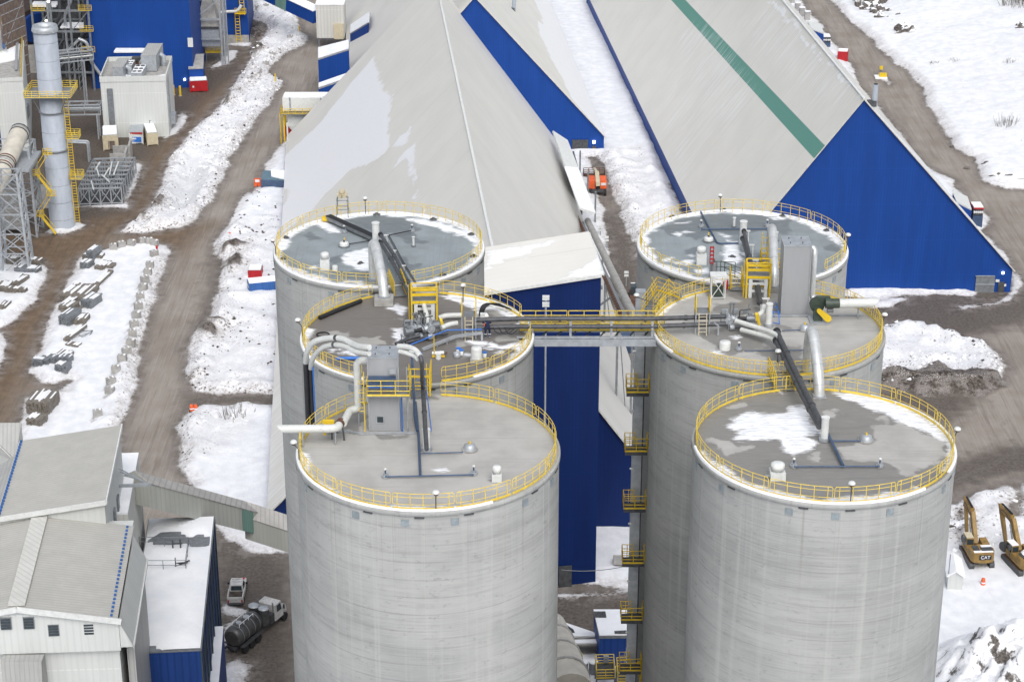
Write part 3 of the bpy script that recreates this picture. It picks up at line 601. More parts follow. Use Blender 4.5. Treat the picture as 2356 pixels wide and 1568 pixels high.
o=Vector((q4[1].x,q4[1].y,zz[1]));aT=(Vector((q4[2].x,q4[2].y,zz[2]))-o);bT=(Vector((q4[0].x,q4[0].y,zz[0]))-o)
la,lb=aT.length,bT.length;aT.normalize();bT.normalize()
def tq(pts):
 out=[]
 for p in pts:
  u,v=plane_xy(o,aT,bT,*p);c=aT.dot(bT);out.append(((u-v*c)/(1-c*c),(v-u*c)/(1-c*c)))
 return out
kB=K(1500,700,2.7516);k5=lambda x,y:(1263.8+x*.1878,466+y*.1878)
slope_grid(tower,'roof',o-aT*.3-bT*.3,aT,la+.6,bT,lb+.6,[tq([kB(*p)for p in[(870,650),(1500,575),(1600,548),(1480,600),(1300,670),(1100,725),(980,785),(880,880)]]),tq([k5(*p)for p in[(660,870),(605,700),(530,560),(490,600),(420,720),(280,860),(120,955)]])],step=.5)
m=MB();top=[Vector((p.x,p.y,z))for p,z in zip(q4,zz)];m.bar(top[0]-Ut*.35+UP*-.1,top[1]-Ut*.35+UP*-.1,.1,.35);m.bar(top[1]+Vt*.35-UP*.1,top[2]+Vt*.35-UP*.1,.1,.35);m.build('edge_trim',M['white'],tower)
m=MB();x_=P(1300,1348);m.box(x_+Vector((0,-.12,1.4)),(1.6,.2,3.0),r9);m.build('door',M['steel_dark'],tower)
# ------------------------------------------------------------------ silos
SIL={'BL1':(-10.656,155.345),'BR1':(18.536,155.866),'BL2':(-6.863,137.675),'BR2':(18.660,138.866),'FL':(-5.386,119.202),'FR':(20.142,120.116)}
RS=8.5
kA=K(960,700,2.7516);kL=K(1000,1200,2.7516);kM=K(1500,1200,2.7516);kF=K(2560,1350,2.7516);kX=K(3100,1250,2.3405)
kG=K(2700,850,2.7516);kH=K(2340,700,2.7516);kJ=K(2600,1080,4.9);kBr=K(1900,1100,2.7516);kN=K(1450,1050,4.48)
def ang(n,px,py):p=P(px,py,ZT);c=SIL[n];return math.degrees(math.atan2(p.y-c[1],p.x-c[0]))
RAIL_MESH={}
def rail_panel(span,toe=True):
 key=(round(span*4)/4,toe)
 if key in RAIL_MESH:return RAIL_MESH[key]
 m=MB();r=8.22;a0,a1=R(-span/2+.45),R(span/2-.45)
 at=lambda a,z:Vector((r*math.cos(a),r*math.sin(a),z))
 nb=max(1,round(span/6.9));n=nb*2
 for z in(.12,.60):m.tube([at(a0+(a1-a0)*i/n,z+ZT+.25)for i in range(n+1)],.019,5)
 e=.06*(1 if span>3 else.3)
 top=[at(a0,ZT+.42),at(a0,ZT+.98)]+[at(a0+e*.15,ZT+1.08)]+[at(a0+e*.15+(a1-a0-e*.3)*i/n,ZT+1.10)for i in range(n+1)]+[at(a1-e*.15,ZT+1.08),at(a1,ZT+.98),at(a1,ZT+.42)]
 m.tube(top,.023,5)
 for i in range(nb+1):
  a=a0+e*.6+(a1-a0-e*1.2)*i/nb;m.tube([at(a,ZT-.1),at(a,ZT+1.09)],.025,5)
 for i in range(n if toe else 0):m.bar(at(a0+(a1-a0)*i/n,ZT+.09),at(a0+(a1-a0)*(i+1)/n,ZT+.09),.02,.16)
 me=bpy.data.meshes.new('railing_panel');me.from_pydata([v[:3]for v in m.v],[],m.f);me.polygons.foreach_set('use_smooth',m.s);me.materials.append(M['yellow_rail']);me.update()
 RAIL_MESH[key]=me
 return me
PLATE=MB();PLATE.box((8.43,0,ZT-.8),(.06,.5,.46));SLOT=MB();SLOT.box((8.45,0,ZT-.40),(.12,.6,.07),0,0)
def mesh_of(mb,name,m):
 me=bpy.data.meshes.new(name);me.from_pydata(mb.v,[],mb.f);me.materials.append(M[m]);me.update();return me
M['plate']=mat('blue_grey_plate',(.24,.28,.30),.5,.1,.2,3)
PLATE_ME=mesh_of(PLATE,'embed_plate','plate');SLOT_ME=mesh_of(SLOT,'rim_slot','steel_dark')
def silo(n,label,arcs,deckm,snow,wet,wet_all=False,dry=()):
 cx,cy=SIL[n];root=thing('silo',label,'silo',(cx,cy,0),'six concrete silos')
 m=MB();c=(cx,cy,0);m.lathe(c,[(8.42,-1),(8.42,ZT-.34)],120);m.build('wall',M['silo'],root)
 m=MB();m.lathe(c,[(8.36,ZT-.34),(8.5,ZT-.32),(8.5,ZT-.02),(8.46,ZT+.02),(8.36,ZT+.02),(8.34,ZT-.02)],120);m.build('roof_rim',M['silo'],root)
 nr,na=52,150
 rr=np.linspace(0,8.36,nr+1)[1:];aa=np.arange(na)*2*np.pi/na
 px=np.concatenate([[cx],(cx+rr[:,None]*np.cos(aa)[None]).ravel()]);py=np.concatenate([[cy],(cy+rr[:,None]*np.sin(aa)[None]).ravel()])
 fs=[(0,1+k,1+(k+1)%na)for k in range(na)]+[(1+i*na+k,1+(i+1)*na+k,1+(i+1)*na+(k+1)%na,1+i*na+(k+1)%na)for i in range(nr-1)for k in range(na)]
 wv=(fbm(px/.8,py/.8,4,3)-.5)*.9;wy=(fbm(px/.8,py/.8,4,8)-.5)*.9
 W=lambda pl:[[P(*p,ZT)[:2]for p in q]for q in pl]
 rad=np.hypot(px-cx,py-cy)
 sv_=sdfs(px+wv,py+wy,W(snow))if snow else np.full(px.shape,-9.)
 th=np.degrees(np.arctan2(py-cy,px-cx))
 rim_w=.24+.5*np.clip(fbm(th/14+50,th*0,3,int(cx*3)%17)-.35,0,1)*2
 rim_w=np.where(rim_snow(n,th)>0,rim_w*rim_snow(n,th),-1.0)
 sv_=np.maximum(sv_,rad-(8.30-rim_w))
 wt=sdfs(px+wv,py+wy,W(wet))if wet else np.full(px.shape,-9.)
 if wet_all:wt=np.full(px.shape,1.0)
 if dry:wt=np.minimum(wt,-sdfs(px+wv,py+wy,W(dry)))
 me=bpy.data.meshes.new('roof_deck');z=np.full(px.shape,ZT-.03)+np.clip(sv_,0,.6)*.12
 me.from_pydata(np.stack([px-cx,py-cy,z],1).tolist(),[],fs);attr(me,'snow',sv_);attr(me,'wet',wt)
 me.materials.append(M[deckm]);me.update();ob=bpy.data.objects.new('roof_deck',me);COL.objects.link(ob);ob.parent=root;ORG[ob.name]=ORG[root.name]
 m=MB()
 for k in range(180):
  t0,t1=k*2,k*2+2;s=rim_snow(n,np.array([((t0+181)%360)-180.0]))[0]
  h=s*(.5+fbm(np.array([k/5.0]),np.array([cx]),3,4)[0])
  if h<.42:
   if m.v:m.build('rim_snow',M['snow'],root)
   m=MB()
   continue
  h=min(.16,.05+h*.09);r0,r1=8.28,8.47
  pt=lambda r,t,z_:(cx+r*math.cos(R(t)),cy+r*math.sin(R(t)),z_)
  m.add([pt(r0,t0,ZT+.021),pt(r1,t0,ZT+.021),pt(r1,t1,ZT+.021),pt(r0,t1,ZT+.021),pt(r0+.03,t0,ZT+h),pt(r1-.03,t0,ZT+h),pt(r1-.03,t1,ZT+h),pt(r0+.03,t1,ZT+h)],[(4,5,6,7),(0,1,5,4),(1,2,6,5),(2,3,7,6),(3,0,4,7)])
 if m.v:m.build('rim_snow',M['snow'],root)
 for a0,a1 in arcs:
  if a1<a0:a1+=360
  k=max(1,round((a1-a0)/27.5));sp_=(a1-a0)/k;me=rail_panel(sp_,n not in('BL1','BR1'))
  for i in range(k):
   o_=bpy.data.objects.new('railing_panel',me);COL.objects.link(o_);o_.parent=root;o_.rotation_euler.z=R(a0+sp_*(i+.5));ORG[o_.name]=ORG[root.name]
 for k in range(14):
  a=k*25.7+(cx*13)%25+5*math.sin(k*2.1+cx)
  if-200<((a+90+180)%360-180)and abs(((a+90+180)%360)-180)<115:
   for nm,me in(('embed_plate',PLATE_ME),('rim_slot',SLOT_ME)):
    o_=bpy.data.objects.new(nm,me);COL.objects.link(o_);o_.parent=root;o_.rotation_euler.z=R(a+(6 if nm=='rim_slot' else 0));ORG[o_.name]=ORG[root.name]
 return root
RIMSN={'BL1':[(-180,180,1.0),(150,180,1.5),(-180,-90,1.6)],'BR1':[(-180,180,.8),(165,180,1.4),(-180,-95,1.7)],'BL2':[(0,75,1.2),(170,180,1.0),(-180,-115,.9),(-60,0,.8)],'BR2':[(-180,-150,.9),(120,180,.6)],'FL':[(-180,-60,.9)],'FR':[(-175,-50,1.5),(-30,60,.8)]}
def rim_snow(n,th):
 r=np.zeros(th.shape)
 for a,b,v in RIMSN[n]:r=np.where((th>=a)&(th<=b),v,r)
 return r
kk=lambda f,pts:[f(*p)for p in pts]
silo('BL1','rear left concrete silo with a tan siren stand on its grey damp roof',[(ang('BL1',942,652),ang('BL1',900,656)+360)],'deck_grey',[kk(kA,[(590,375),(720,340),(800,400),(890,475),(780,462),(690,430)]),kk(kA,[(940,690),(1060,650),(1160,625),(1130,660),(1205,665),(1180,760),(1150,870),(1090,860),(1020,820),(890,790)]),kk(kB,[(60,315),(250,335),(450,365),(640,440),(770,530),(840,610),(780,590),(700,530),(560,480),(420,430),(300,395),(150,365)]),kk(kA,[(540,840),(590,815),(650,825),(640,850)]),kk(kA,[(920,965),(1100,975),(1100,1000),(900,985)])],[kk(kA,[(470,490),(560,460),(640,500),(660,540),(560,548)]),kk(kA,[(750,720),(900,700),(1000,640),(1070,640),(940,730),(850,800),(760,800)]),kk(kA,[(900,320),(1240,290),(1600,330),(1700,440),(1560,480),(1300,480),(1050,420)]),kk(kB,[(-30,480),(130,460),(190,540),(280,545),(260,575),(60,580)]),kk(kB,[(-60,700),(60,730),(120,790),(200,800),(150,870),(-40,850)]),kk(kA,[(700,860),(1200,880),(1200,960),(800,920)])])
silo('BR1','rear right concrete silo with snow patches and a red lattice mast on its roof',[(ang('BR1',1870,620),ang('BR1',1632,630)+360)],'deck_grey',[kk(kH,[(1040,590),(1160,580),(1200,620),(1170,690),(1230,740),(1160,800),(1040,770),(1010,690),(1040,650)]),kk(kH,[(600,460),(630,445),(680,455),(640,468)]),kk(kH,[(525,480),(560,468),(585,485),(560,497)]),kk(kH,[(315,442),(345,438),(345,448)]),kk(kH,[(400,345),(470,318),(525,325),(480,350),(420,358)]),kk(kH,[(530,368),(560,365),(560,374)]),kk(kH,[(590,370),(655,355),(650,368)]),kk(kH,[(1030,505),(1065,500),(1070,512),(1040,516)]),kk(kH,[(1060,542),(1100,545),(1085,552)]),kk(kH,[(990,488),(1025,486),(1020,494)]),kk(kH,[(410,745),(470,735),(500,760),(440,770)]),kk(kH,[(590,770),(650,755),(720,755),(740,770),(690,800),(620,795)]),kk(kH,[(510,785),(560,780),(550,797)]),kk(kH,[(670,700),(715,695),(715,710)]),kk(kH,[(1080,575),(1175,565),(1150,580)]),kk(kH,[(1200,680),(1260,680),(1240,705)]),kk(kG,[(920,-10),(1060,25),(1180,95),(1275,180),(1230,175),(1150,120),(1040,60)]),kk(kH,[(750,850),(880,840),(870,890),(780,880)]),kk(kH,[(900,905),(1060,870),(1230,880),(1230,940),(1000,960)]),kk(kH,[(1480,305),(1560,320),(1660,325),(1640,340),(1540,335)])],[kk(kH,[(380,430),(560,330),(900,280),(1500,290),(1760,340),(1700,480),(1400,450),(1180,500),(900,460),(770,560),(640,500),(480,495)]),kk(kH,[(620,650),(760,620),(880,650),(840,690),(660,690)]),kk(kH,[(1330,680),(1480,670),(1470,790),(1350,800)]),kk(kG,[(1060,200),(1160,180),(1260,210),(1200,260),(1080,240)])])
silo('BL2','middle left concrete silo with a brown damp roof, yellow gantry and pumps',[(ang('BL2',1013,876),ang('BL2',1222,765)),(ang('BL2',1212,731),ang('BL2',1007,680)),(ang('BL2',860,685),ang('BL2',838,868)+(360 if ang('BL2',838,868)<0 else 0))],'deck_brown',[kk(kM,[(690,222),(760,205),(890,225),(870,255),(780,250)]),kk(kM,[(905,258),(930,228),(1000,262),(1120,258),(1220,222),(1345,165),(1345,230),(1280,312),(1190,400),(1160,400),(1240,300),(1100,287),(1000,292),(920,285)]),kk(kM,[(850,278),(890,275),(880,288)]),kk(kM,[(970,328),(1040,325),(1030,338)]),kk(kM,[(665,335),(720,340),(740,360),(700,365)]),kk(kA,[(1330,1240),(1440,1230),(1460,1195),(1545,1240),(1545,1315),(1470,1300),(1420,1260)]),kk(kB,[(380,1112),(600,1130),(760,1160),(870,1195),(820,1240),(700,1230),(640,1200),(500,1150)]),kk(kB,[(770,1265),(860,1200),(850,1250),(820,1335),(790,1300)]),kk(kB,[(880,1235),(1000,1240),(1200,1330),(1260,1365),(1130,1345),(980,1262),(900,1262)]),kk(kL,[(760,330),(850,310),(900,340),(950,365),(860,350),(820,340)]),kk(kL,[(655,300),(700,295),(690,308)]),kk(kL,[(735,290),(765,288),(760,302)]),kk(kL,[(870,550),(940,530),(940,580)]),kk(kL,[(1320,95),(1420,85),(1450,130),(1430,220),(1330,230)])],[],True,[kk(kL,[(670,120),(890,95),(850,150),(900,170),(1140,165),(1190,220),(1230,240),(1000,250),(860,200),(720,175)]),kk(kM,[(540,240),(600,200),(680,210),(690,260),(600,272)]),kk(kM,[(930,190),(1060,165),(1300,170),(1200,215),(1000,215)]),kk(kA,[(1430,1350),(1530,1345),(1540,1395),(1500,1390)]),kk(kB,[(900,1270),(980,1265),(1140,1350),(1000,1355),(880,1350)])])
silo('BR2','middle right concrete silo carrying pumps and a dark green fan',[(ang('BR2',1848,866),ang('BR2',1876,660)),(ang('BR2',1627,676),ang('BR2',1512,722)),(ang('BR2',1514,768),ang('BR2',1774,861)+360)],'deck',[kk(kJ,[(690,880),(770,865),(800,890),(850,855),(860,890),(780,925)]),kk(kJ,[(390,1180),(440,1155),(510,1160),(500,1195)]),kk(kH,[(505,1190),(545,1185),(530,1200)]),kk(kH,[(1110,1060),(1260,1045),(1250,1058)])],[kk(kJ,[(150,840),(330,800),(500,690),(700,620),(1000,700),(1300,860),(1320,1060),(1200,1110),(1450,1060),(1560,1160),(1650,1260),(1500,1360),(1150,1200),(900,1170),(640,1220),(420,1110),(240,960)]),kk(kJ,[(300,340),(660,250),(1000,300),(1300,380),(1400,480),(900,470),(350,460)]),kk(kG,[(680,1230),(800,1225),(920,1250),(860,1300),(860,1500),(700,1400)]),kk(kH,[(1020,1000),(1300,1100),(1600,1200),(1600,1330),(1300,1220),(1050,1100),(850,1120),(880,1050)]),kk(kJ,[(1540,660),(1640,650),(1700,700),(1680,740),(1560,740)]),kk(kG,[(640,1010),(740,1040),(700,1070),(620,1070)])])
silo('FL','front left concrete silo with a dry pale roof and an exhaust pipe',[(ang('FL',845,922),ang('FL',1013,908)+360)],'deck',[kk(kM,[(385,1535),(480,1522),(480,1535),(400,1545)])],[kk(kL,[(1060,1185),(1480,1180),(1400,1220),(1180,1230)]),kk(kL,[(600,960),(900,900),(1000,1000),(950,1130),(640,1120)]),kk(kM,[(270,760),(400,780),(420,810),(260,800)])],False,[])
silo('FR','front right concrete silo with a big snow patch left of its centre pipe',[(ang('FR',1818,897)-360,ang('FR',1796,898))],'deck',[kk(kF,[(1130,470),(1220,455),(1260,500),(1300,560),(1330,650),(1370,710),(1330,755),(1250,770),(1300,810),(1385,840),(1300,910),(1160,975),(1080,940),(1010,840),(940,805),(760,815),(620,820),(510,790),(560,760),(540,740),(620,710),(470,690),(480,650),(560,640),(540,605),(640,540),(740,530),(860,555),(1040,540),(1110,520)]),kk(kX,[(80,520),(270,535),(470,570),(680,655),(850,755),(1000,865),(1095,1000),(1050,945),(900,875),(780,825),(600,765),(480,690),(250,605),(140,555)]),kk(kF,[(1000,310),(1035,300),(1030,330)]),kk(kF,[(1380,738),(1412,738),(1410,750)])],[],True,[kk(kF,[(240,780),(330,770),(420,810),(600,880),(840,900),(700,910),(520,940),(490,990),(400,930)]),kk(kF,[(1430,520),(1520,500),(1600,540),(1660,555),(1560,585),(1450,570)]),kk(kF,[(1290,990),(1330,945),(1420,950),(1430,990),(1380,1040),(1310,1045)]),kk(kF,[(380,490),(600,430),(620,470),(450,510)]),kk(kF,[(1380,1055),(1470,1052),(1470,1065)]),kk(kX,[(410,810),(600,775),(800,855),(1000,935),(1060,1040),(980,1130),(800,1230),(690,1235),(650,1185),(600,1142),(380,1122),(160,1110),(100,1000),(250,965),(420,945),(400,870)]),kk(kX,[(0,660),(80,660),(150,710),(20,725)]),kk(kX,[(370,730),(480,735),(490,768),(400,765)])])
# ------------------------------------------------------------------ equipment on the silo roofs
def T_(f,x,y,z=0.0):return P(*f(x,y),ZT+z)
def standpipe(f,x,y,h,r,label):
 p=T_(f,x,y);t=thing('standpipe',label,'vent pipe',p,'central standpipes on the silo roofs')
 m=MB();m.cyl(p,h,r,None,20);m.build('pipe',M['white'],t)
 m=MB();m.cyl(p,.22,r*1.45,None,20);m.build('base_flange',M['steel_light'],t)
 m=MB();m.cyl(p+UP*h,.07,r*1.12,None,20);m.build('cap',M['white'],t)
standpipe(kA,1240,605,1.9,.29,'pale central standpipe on the rear left silo beside the black twin pipes')
standpipe(kH,1225,590,1.9,.28,'pale central standpipe on the rear right silo behind the black twin pipes')
standpipe(kL,1650,1340,1.45,.24,'pale standpipe on the front left silo right of the grey cabinet')
standpipe(kF,1460,825,1.6,.25,'pale standpipe in the middle of the front right silo')
standpipe(kJ,1380,690,1.7,.24,'pale standpipe beside the pumps on the middle right silo')
def drum(f,x,y,r,h,label,post=True):
 p=T_(f,x,y);t=thing('manhole_drum',label,'manhole',p,'manhole drums on the silo roofs')
 m=MB();m.lathe(p,[(r,0),(r,h*.8),(r*.9,h),(0,h+.03)],24);m.build('drum',M['white'],t)
 m=MB();m.cyl(p,.09,r*1.28,None,24);m.build('base_ring',M['steel'],t)
 m=MB();m.box(p+UP*(h+.09),(.14,.14,.12));m.build('latch',M['steel_dark'],t)
 if post:m=MB();m.cyl(p+Vector((.02,.25,h)),.3,.05,None,8);m.build('lifting_post',M['yellow'],t)
drum(kA,910,612,.37,.34,'white manhole drum left of the centre on the rear left silo')
drum(kH,872,560,.37,.34,'white manhole drum left of the centre on the rear right silo')
def dome(f,x,y,r,label):
 p=T_(f,x,y);t=thing('hatch_dome',label,'hatch',p,'glass grey hatch domes')
 m=MB();m.lathe(p,[(r,0),(r*1.0,.10),(r*.86,.2),(r*.8,.34),(r*.5,.42),(0,.45)],24);m.build('dome',M['steel_light'],t)
 m=MB();m.cyl(p,.08,r*1.12,None,24);m.build('base_ring',M['concrete'],t)
 m=MB();m.cyl(p+UP*.42,.16,.07,None,8);m.build('handle',M['yellow'],t)
dome(kM,720,1335,.46,'grey hatch dome right of the standpipe on the front left silo')
dome(kX,345,940,.46,'grey hatch dome right of the standpipe on the front right silo')
dome(kG,875,1062,.42,'grey hatch dome in front of the tall cabinet on the middle right silo')
def post_vent(f,x,y,h,r,label):
 p=T_(f,x,y);t=thing('vent_post',label,'vent',p,'slim roof vents')
 m=MB();m.cyl(p,h,r,None,12);m.cyl(p+UP*h,.06,r*1.5,None,12);m.build('pipe',M['white'],t)
 m=MB();m.cyl(p,.08,r*2.2,None,14);m.build('flange',M['steel'],t)
post_vent(kA,1625,612,.75,.09,'slim white vent post right of the centre on the rear left silo')
post_vent(kH,1135,412,.75,.10,'slim white vent post left of the standpipe at the rear right silo')
post_vent(kH,1570,555,.7,.11,'slim white vent post left of the tall cabinet top')
def vent_box(f,x,y,s,h,label,cone=False):
 p=T_(f,x,y);t=thing('vent_box',label,'vent',p,'square roof vents with drum caps')
 m=MB();m.prism([(p.x-s/2,p.y-s/2),(p.x+s/2,p.y-s/2),(p.x+s/2,p.y+s/2),(p.x-s/2,p.y+s/2)],p.z,p.z+h);m.build('box',M['white'],t)
 m=MB();m.lathe(p+UP*h,[(s*.3,0),(s*.3,.12),(s*.46,.14),(s*.46,.48),(s*.3,.56),(0,.57)],20);m.build('cap',M['white'],t)
 m=MB();m.bar(p+Vector((-s*.8,-.1,h*.4)),p+Vector((-s*.45,-.1,h*.4)),.12);m.build('flap',M['steel_light'],t)
vent_box(kA,715,850,.72,.85,'square white vent near the left front rail of the rear left silo')
vent_box(kH,795,790,.78,.85,'square white vent beside the red lattice mast on the rear right silo')
vent_box(kF,975,1212,.95,.5,'square pale vent near the front rail of the front right silo')
vent_box(kL,2350-1500+585,1900,.6,.5,'small pale vent near the front right rail of the front left silo')if False else None
vent_box(lambda x,y:(x,y),1143,1104,.62,.45,'small pale vent near the front rail of the front left silo')
def vent_drum(f,x,y,r,h,label,base=True):
 p=T_(f,x,y);t=thing('vent_drum',label,'vent',p,'round concrete grey vents')
 m=MB();m.lathe(p,[(r,0),(r,h*.9),(r*.9,h),(0,h)],24);m.build('drum',M['white'],t)
 if base:m=MB();m.box(p+UP*.14,(r*2.3,r*2.2,.28));m.build('base',M['concrete'],t)
vent_drum(kM,790,425,.38,1.1,'tall pale vent drum by the right front rail of the middle left silo')
vent_drum(kG,50,1262,.40,.6,'low pale vent drum near the left front rail of the middle right silo',False)
vent_drum(kA,815,862,.22,.4,'small vent drum beside the square vent on the rear left silo',False)
def valve_pot(f,x,y,label,h=.55):
 p=T_(f,x,y);t=thing('valve_pot',label,'valve',p,'small roof valves')
 m=MB();m.cyl(p,.14,.24,None,16);m.cyl(p+UP*.14,.12,.15,None,12);m.build('pot',M['steel_light'],t)
 m=MB();m.cyl(p+UP*.26,h-.26,.05,None,8);m.build('stem',M['blue_pipe'],t)
 m=MB();m.lathe(p+UP*h,[(0,.0),(.1,.02),(.1,.1),(0,.14)],12);m.build('head',M['white'],t)
V0=lambda x,y:(x,y)
for f,x,y,l in((kA,910,470,'small valve behind the manhole drum on the rear left silo'),(kA,1610,460,'small valve at the end of a rod on the rear left silo'),(kH,795,412,'left small valve at the rear of the rear right silo'),(kH,1477,408,'right small valve at the rear of the rear right silo'),(V0,887,1097,'valve at the left end of the crossbar on the front left silo'),(V0,1090,1090,'valve at the right end of the crossbar on the front left silo'),(kF,1145,1098,'valve at the left end of the crossbar on the front right silo'),(kX,465,1168,'valve at the right end of the crossbar on the front right silo'),(kG,195,1268,'small valve right of the low drum on the middle right silo'),(kM,740,1545,'slim valve near the centre front of the front left silo')):
 if l.startswith('slim'):continue
 valve_pot(f,x,y,l,.5)
def pipe_run(name,label,pts,r,m_,group='conveying pipes',n=8,sup=None,bend=.4,cat='pipe',couplings=0):
 pts=[Vector(p)for p in pts];m=MB();path=rounded(pts,bend,5);m.tube(path,r,n)
 t=thing(name,label,cat,pts[0],group);m.build('pipe',M[m_],t)
 if sup:
  for q in sup:m=MB();m.bar(q,Vector((q[0],q[1],ZT)),.09);m.box(Vector((q[0],q[1],q[2]))+UP*-r,(r*5,.12,.1));m.build('pipe_support',M['steel_light'],t)
 if couplings:
  m_2='steel_dark'
  tot=[0]
  for a,b in zip(path,path[1:]):tot.append(tot[-1]+(b-a).length)
  for k in range(1,couplings+1):
   s=tot[-1]*k/(couplings+1);i=max(j for j in range(len(tot))if tot[j]<=s);i=min(i,len(path)-2)
   d=(path[i+1]-path[i]).normalized();c=path[i]+d*(s-tot[i]);m=MB();m.tube([c-d*.09,c+d*.09],r*1.22,n);m.build('coupling',M[m_2],t)
 return t
pipe_run('blue_pipe','blue grey pipe running forward from the standpipe on the front left silo',[T_(V0,956,925,.25),T_(V0,963,1000,.2),T_(V0,967,1092,.15)],.085,'blue_pipe')
pipe_run('blue_pipe','blue grey crossbar pipe with two valves on the front left silo',[T_(V0,886,1096,.14),T_(V0,1090,1091,.14)],.05,'blue_pipe')
pipe_run('blue_pipe','thin pipe from the standpipe to the hatch dome on the front left silo',[T_(kM,200,1375,.12),T_(kM,650,1360,.12)],.04,'blue_pipe')
pipe_run('blue_pipe','blue grey pipe running forward from the standpipe on the front right silo',[T_(kF,1490,740,.3),T_(kF,1655,1085,.15)],.10,'blue_pipe')
pipe_run('blue_pipe','blue grey crossbar pipe with two valves on the front right silo',[T_(kF,1150,1096,.14),T_(kX,465,1163,.14)],.05,'blue_pipe')
pipe_run('blue_pipe','thin pipe from the standpipe to the hatch dome on the front right silo',[T_(kX,30,940,.12),T_(kX,300,940,.12)],.05,'blue_pipe')
pipe_run('blue_pipe','blue cross pipe between two valves at the rear of the rear right silo',[T_(kH,795,436,.1),T_(kH,1480,432,.1)],.06,'blue_pipe')
pipe_run('blue_pipe','long diagonal dark blue pipe lying across the rear right silo roof',[T_(kH,792,256,.1),T_(kH,965,585,.1),T_(kH,1215,582,.1)],.07,'blue_pipe')
pipe_run('rod','black rod from the twin pipes to a valve on the rear left silo',[T_(kA,1370,500,.25),T_(kA,1600,452,.25)],.05,'black',cat='rod')
pipe_run('rod','black rod from the manhole drum to the twin pipes on the rear left silo',[T_(kA,960,590,.12),T_(kA,1180,555,.12)],.04,'black',cat='rod')
pipe_run('blue_pipe','thin dark pipe from the hatch dome to the arch duct on the middle right silo',[T_(kG,640,1070,.1),T_(kG,830,1062,.1)],.04,'blue_pipe')
pipe_run('blue_pipe','thin dark pipe in front of the low drum on the middle right silo',[T_(kG,250,1278,.1),T_(kG,900,1270,.1)],.04,'blue_pipe')
def twin(label,ptsA,ptsB,r,group='twin dark conveying pipes',sup=()):
 t=thing('twin_pipe',label,'pipe',ptsA[0],group)
 for pts in(ptsA,ptsB):
  pa=rounded(pts,.5,5);m=MB();m.tube(pa,r,10);pp=m.build('pipe',M['pipe_dark'],t)
  m=MB();d=(pa[1]-pa[0]).normalized();m.tube([pa[0]-d*.25,pa[0]+d*.06],r*1.35,10);m.build('end_cap',M['black'],t)
  for k in(.3,.6,.85):
   L=len(pts)-1;i=min(int(k*L),L-1);a,b=Vector(pts[i]),Vector(pts[i+1]);c=a.lerp(b,k*L-i);d=(b-a).normalized()
   m=MB();m.tube([c-d*.07,c+d*.07],r*1.25,10);m.build('coupling',M['steel_dark'],t)
 for q in sup:
  m=MB();b=Vector((q.x,q.y,ZT));m.bar(b+Vector((-.25,0,0)),q+Vector((-.25,0,0)),.07);m.bar(b+Vector((.25,0,0)),q+Vector((.25,0,0)),.07);m.bar(q+Vector((-.38,0,0)),q+Vector((.38,0,0)),.12,.1);m.build('pipe_support',M['white'],t)
 return t
twin('black twin pipes sloping from the rear left standpipe to the left pump set',[T_(kA,1290,500,1.25),T_(kA,1440,730,1.15),T_(kA,1600,1040,1.0),P(983,737,ZT+.9)],[T_(kA,1285,580,1.0),T_(kA,1400,760,.95),T_(kA,1560,1060,.8),P(962,742,ZT+.6)],.15,sup=[T_(kA,1320,500,1.0),T_(kA,1400,660,.95),T_(kA,1495,815,.9),T_(kA,1605,1030,.9)])
twin('black twin pipes sloping from the rear right standpipe to the right pump set',[T_(kH,1240,465,1.25),T_(kH,1300,740,1.1),T_(kG,395,590,1.0),T_(kG,420,780,.9)],[T_(kH,1225,540,1.0),T_(kH,1285,760,.9),T_(kG,375,600,.8),T_(kG,400,790,.7)],.15,sup=[T_(kH,1255,455,1.0),T_(kH,1300,600,1.0),T_(kH,1340,755,.9),T_(kG,460,740,.95)])
twin('dark twin pipes running from the right pump set down to the front right silo',[T_(kG,590,1085,1.1),T_(kG,700,1330,1.25),T_(kF,1230,250,1.35),T_(kF,1425,650,1.2)],[T_(kG,585,1180,.8),T_(kG,680,1390,1.0),T_(kF,1200,290,1.1),T_(kF,1410,690,.95)],.20)
m=MB()
for dx in(0,.18,.34):m.tube([T_(kA,1350+dx*60,490,1.0),T_(kA,1500+dx*60,770,.9),T_(kA,1640+dx*60,1000,.9)],.025,5)
one(m,'cable_tray','thin cables running beside the black twin pipes on the rear left silo','cables',M['black'],T_(kA,1350,490))
a,b=T_(kA,745,315,.35),T_(kA,1235,535,.35);t=thing('trough','long black trough lying on the rear left silo roof','trough',a)
m=MB();m.bar(a,b,.5,.34);m.build('body',M['steel'],t);m=MB();m.bar(a+UP*.19,b+UP*.19,.54,.05);m.build('lid',M['black'],t)
m=MB();m.box(a+Vector((-.25,0,-.1)),(.5,.5,.3));m.build('end_box',M['yellow'],t)
p=T_(kA,897,300);t=thing('siren_stand','lattice stand carrying tan horns at the rear rail of the rear left silo','siren stand',p)
for i in(-1,1):
 for j in(-1,1):m=MB();m.bar(p+Vector((i*.48,j*.45,0)),p+Vector((i*.42,j*.4,1.55)),.05);m.build('leg',M['steel'],t)
for z in(.7,1.5):
 m=MB()
 for i in(-1,1):m.bar(p+Vector((-.48,i*.43,z)),p+Vector((.48,i*.43,z)),.05);m.bar(p+Vector((i*.46,-.45,z)),p+Vector((i*.46,.45,z)),.05)
 m.build('brace',M['steel'],t)
m=MB()
for i in range(6):
 a_=i*math.pi/3;d=Vector((math.cos(a_),math.sin(a_),0));m.tube([p+UP*1.85+d*.1,p+UP*1.85+d*.42],[.08,.2],10)
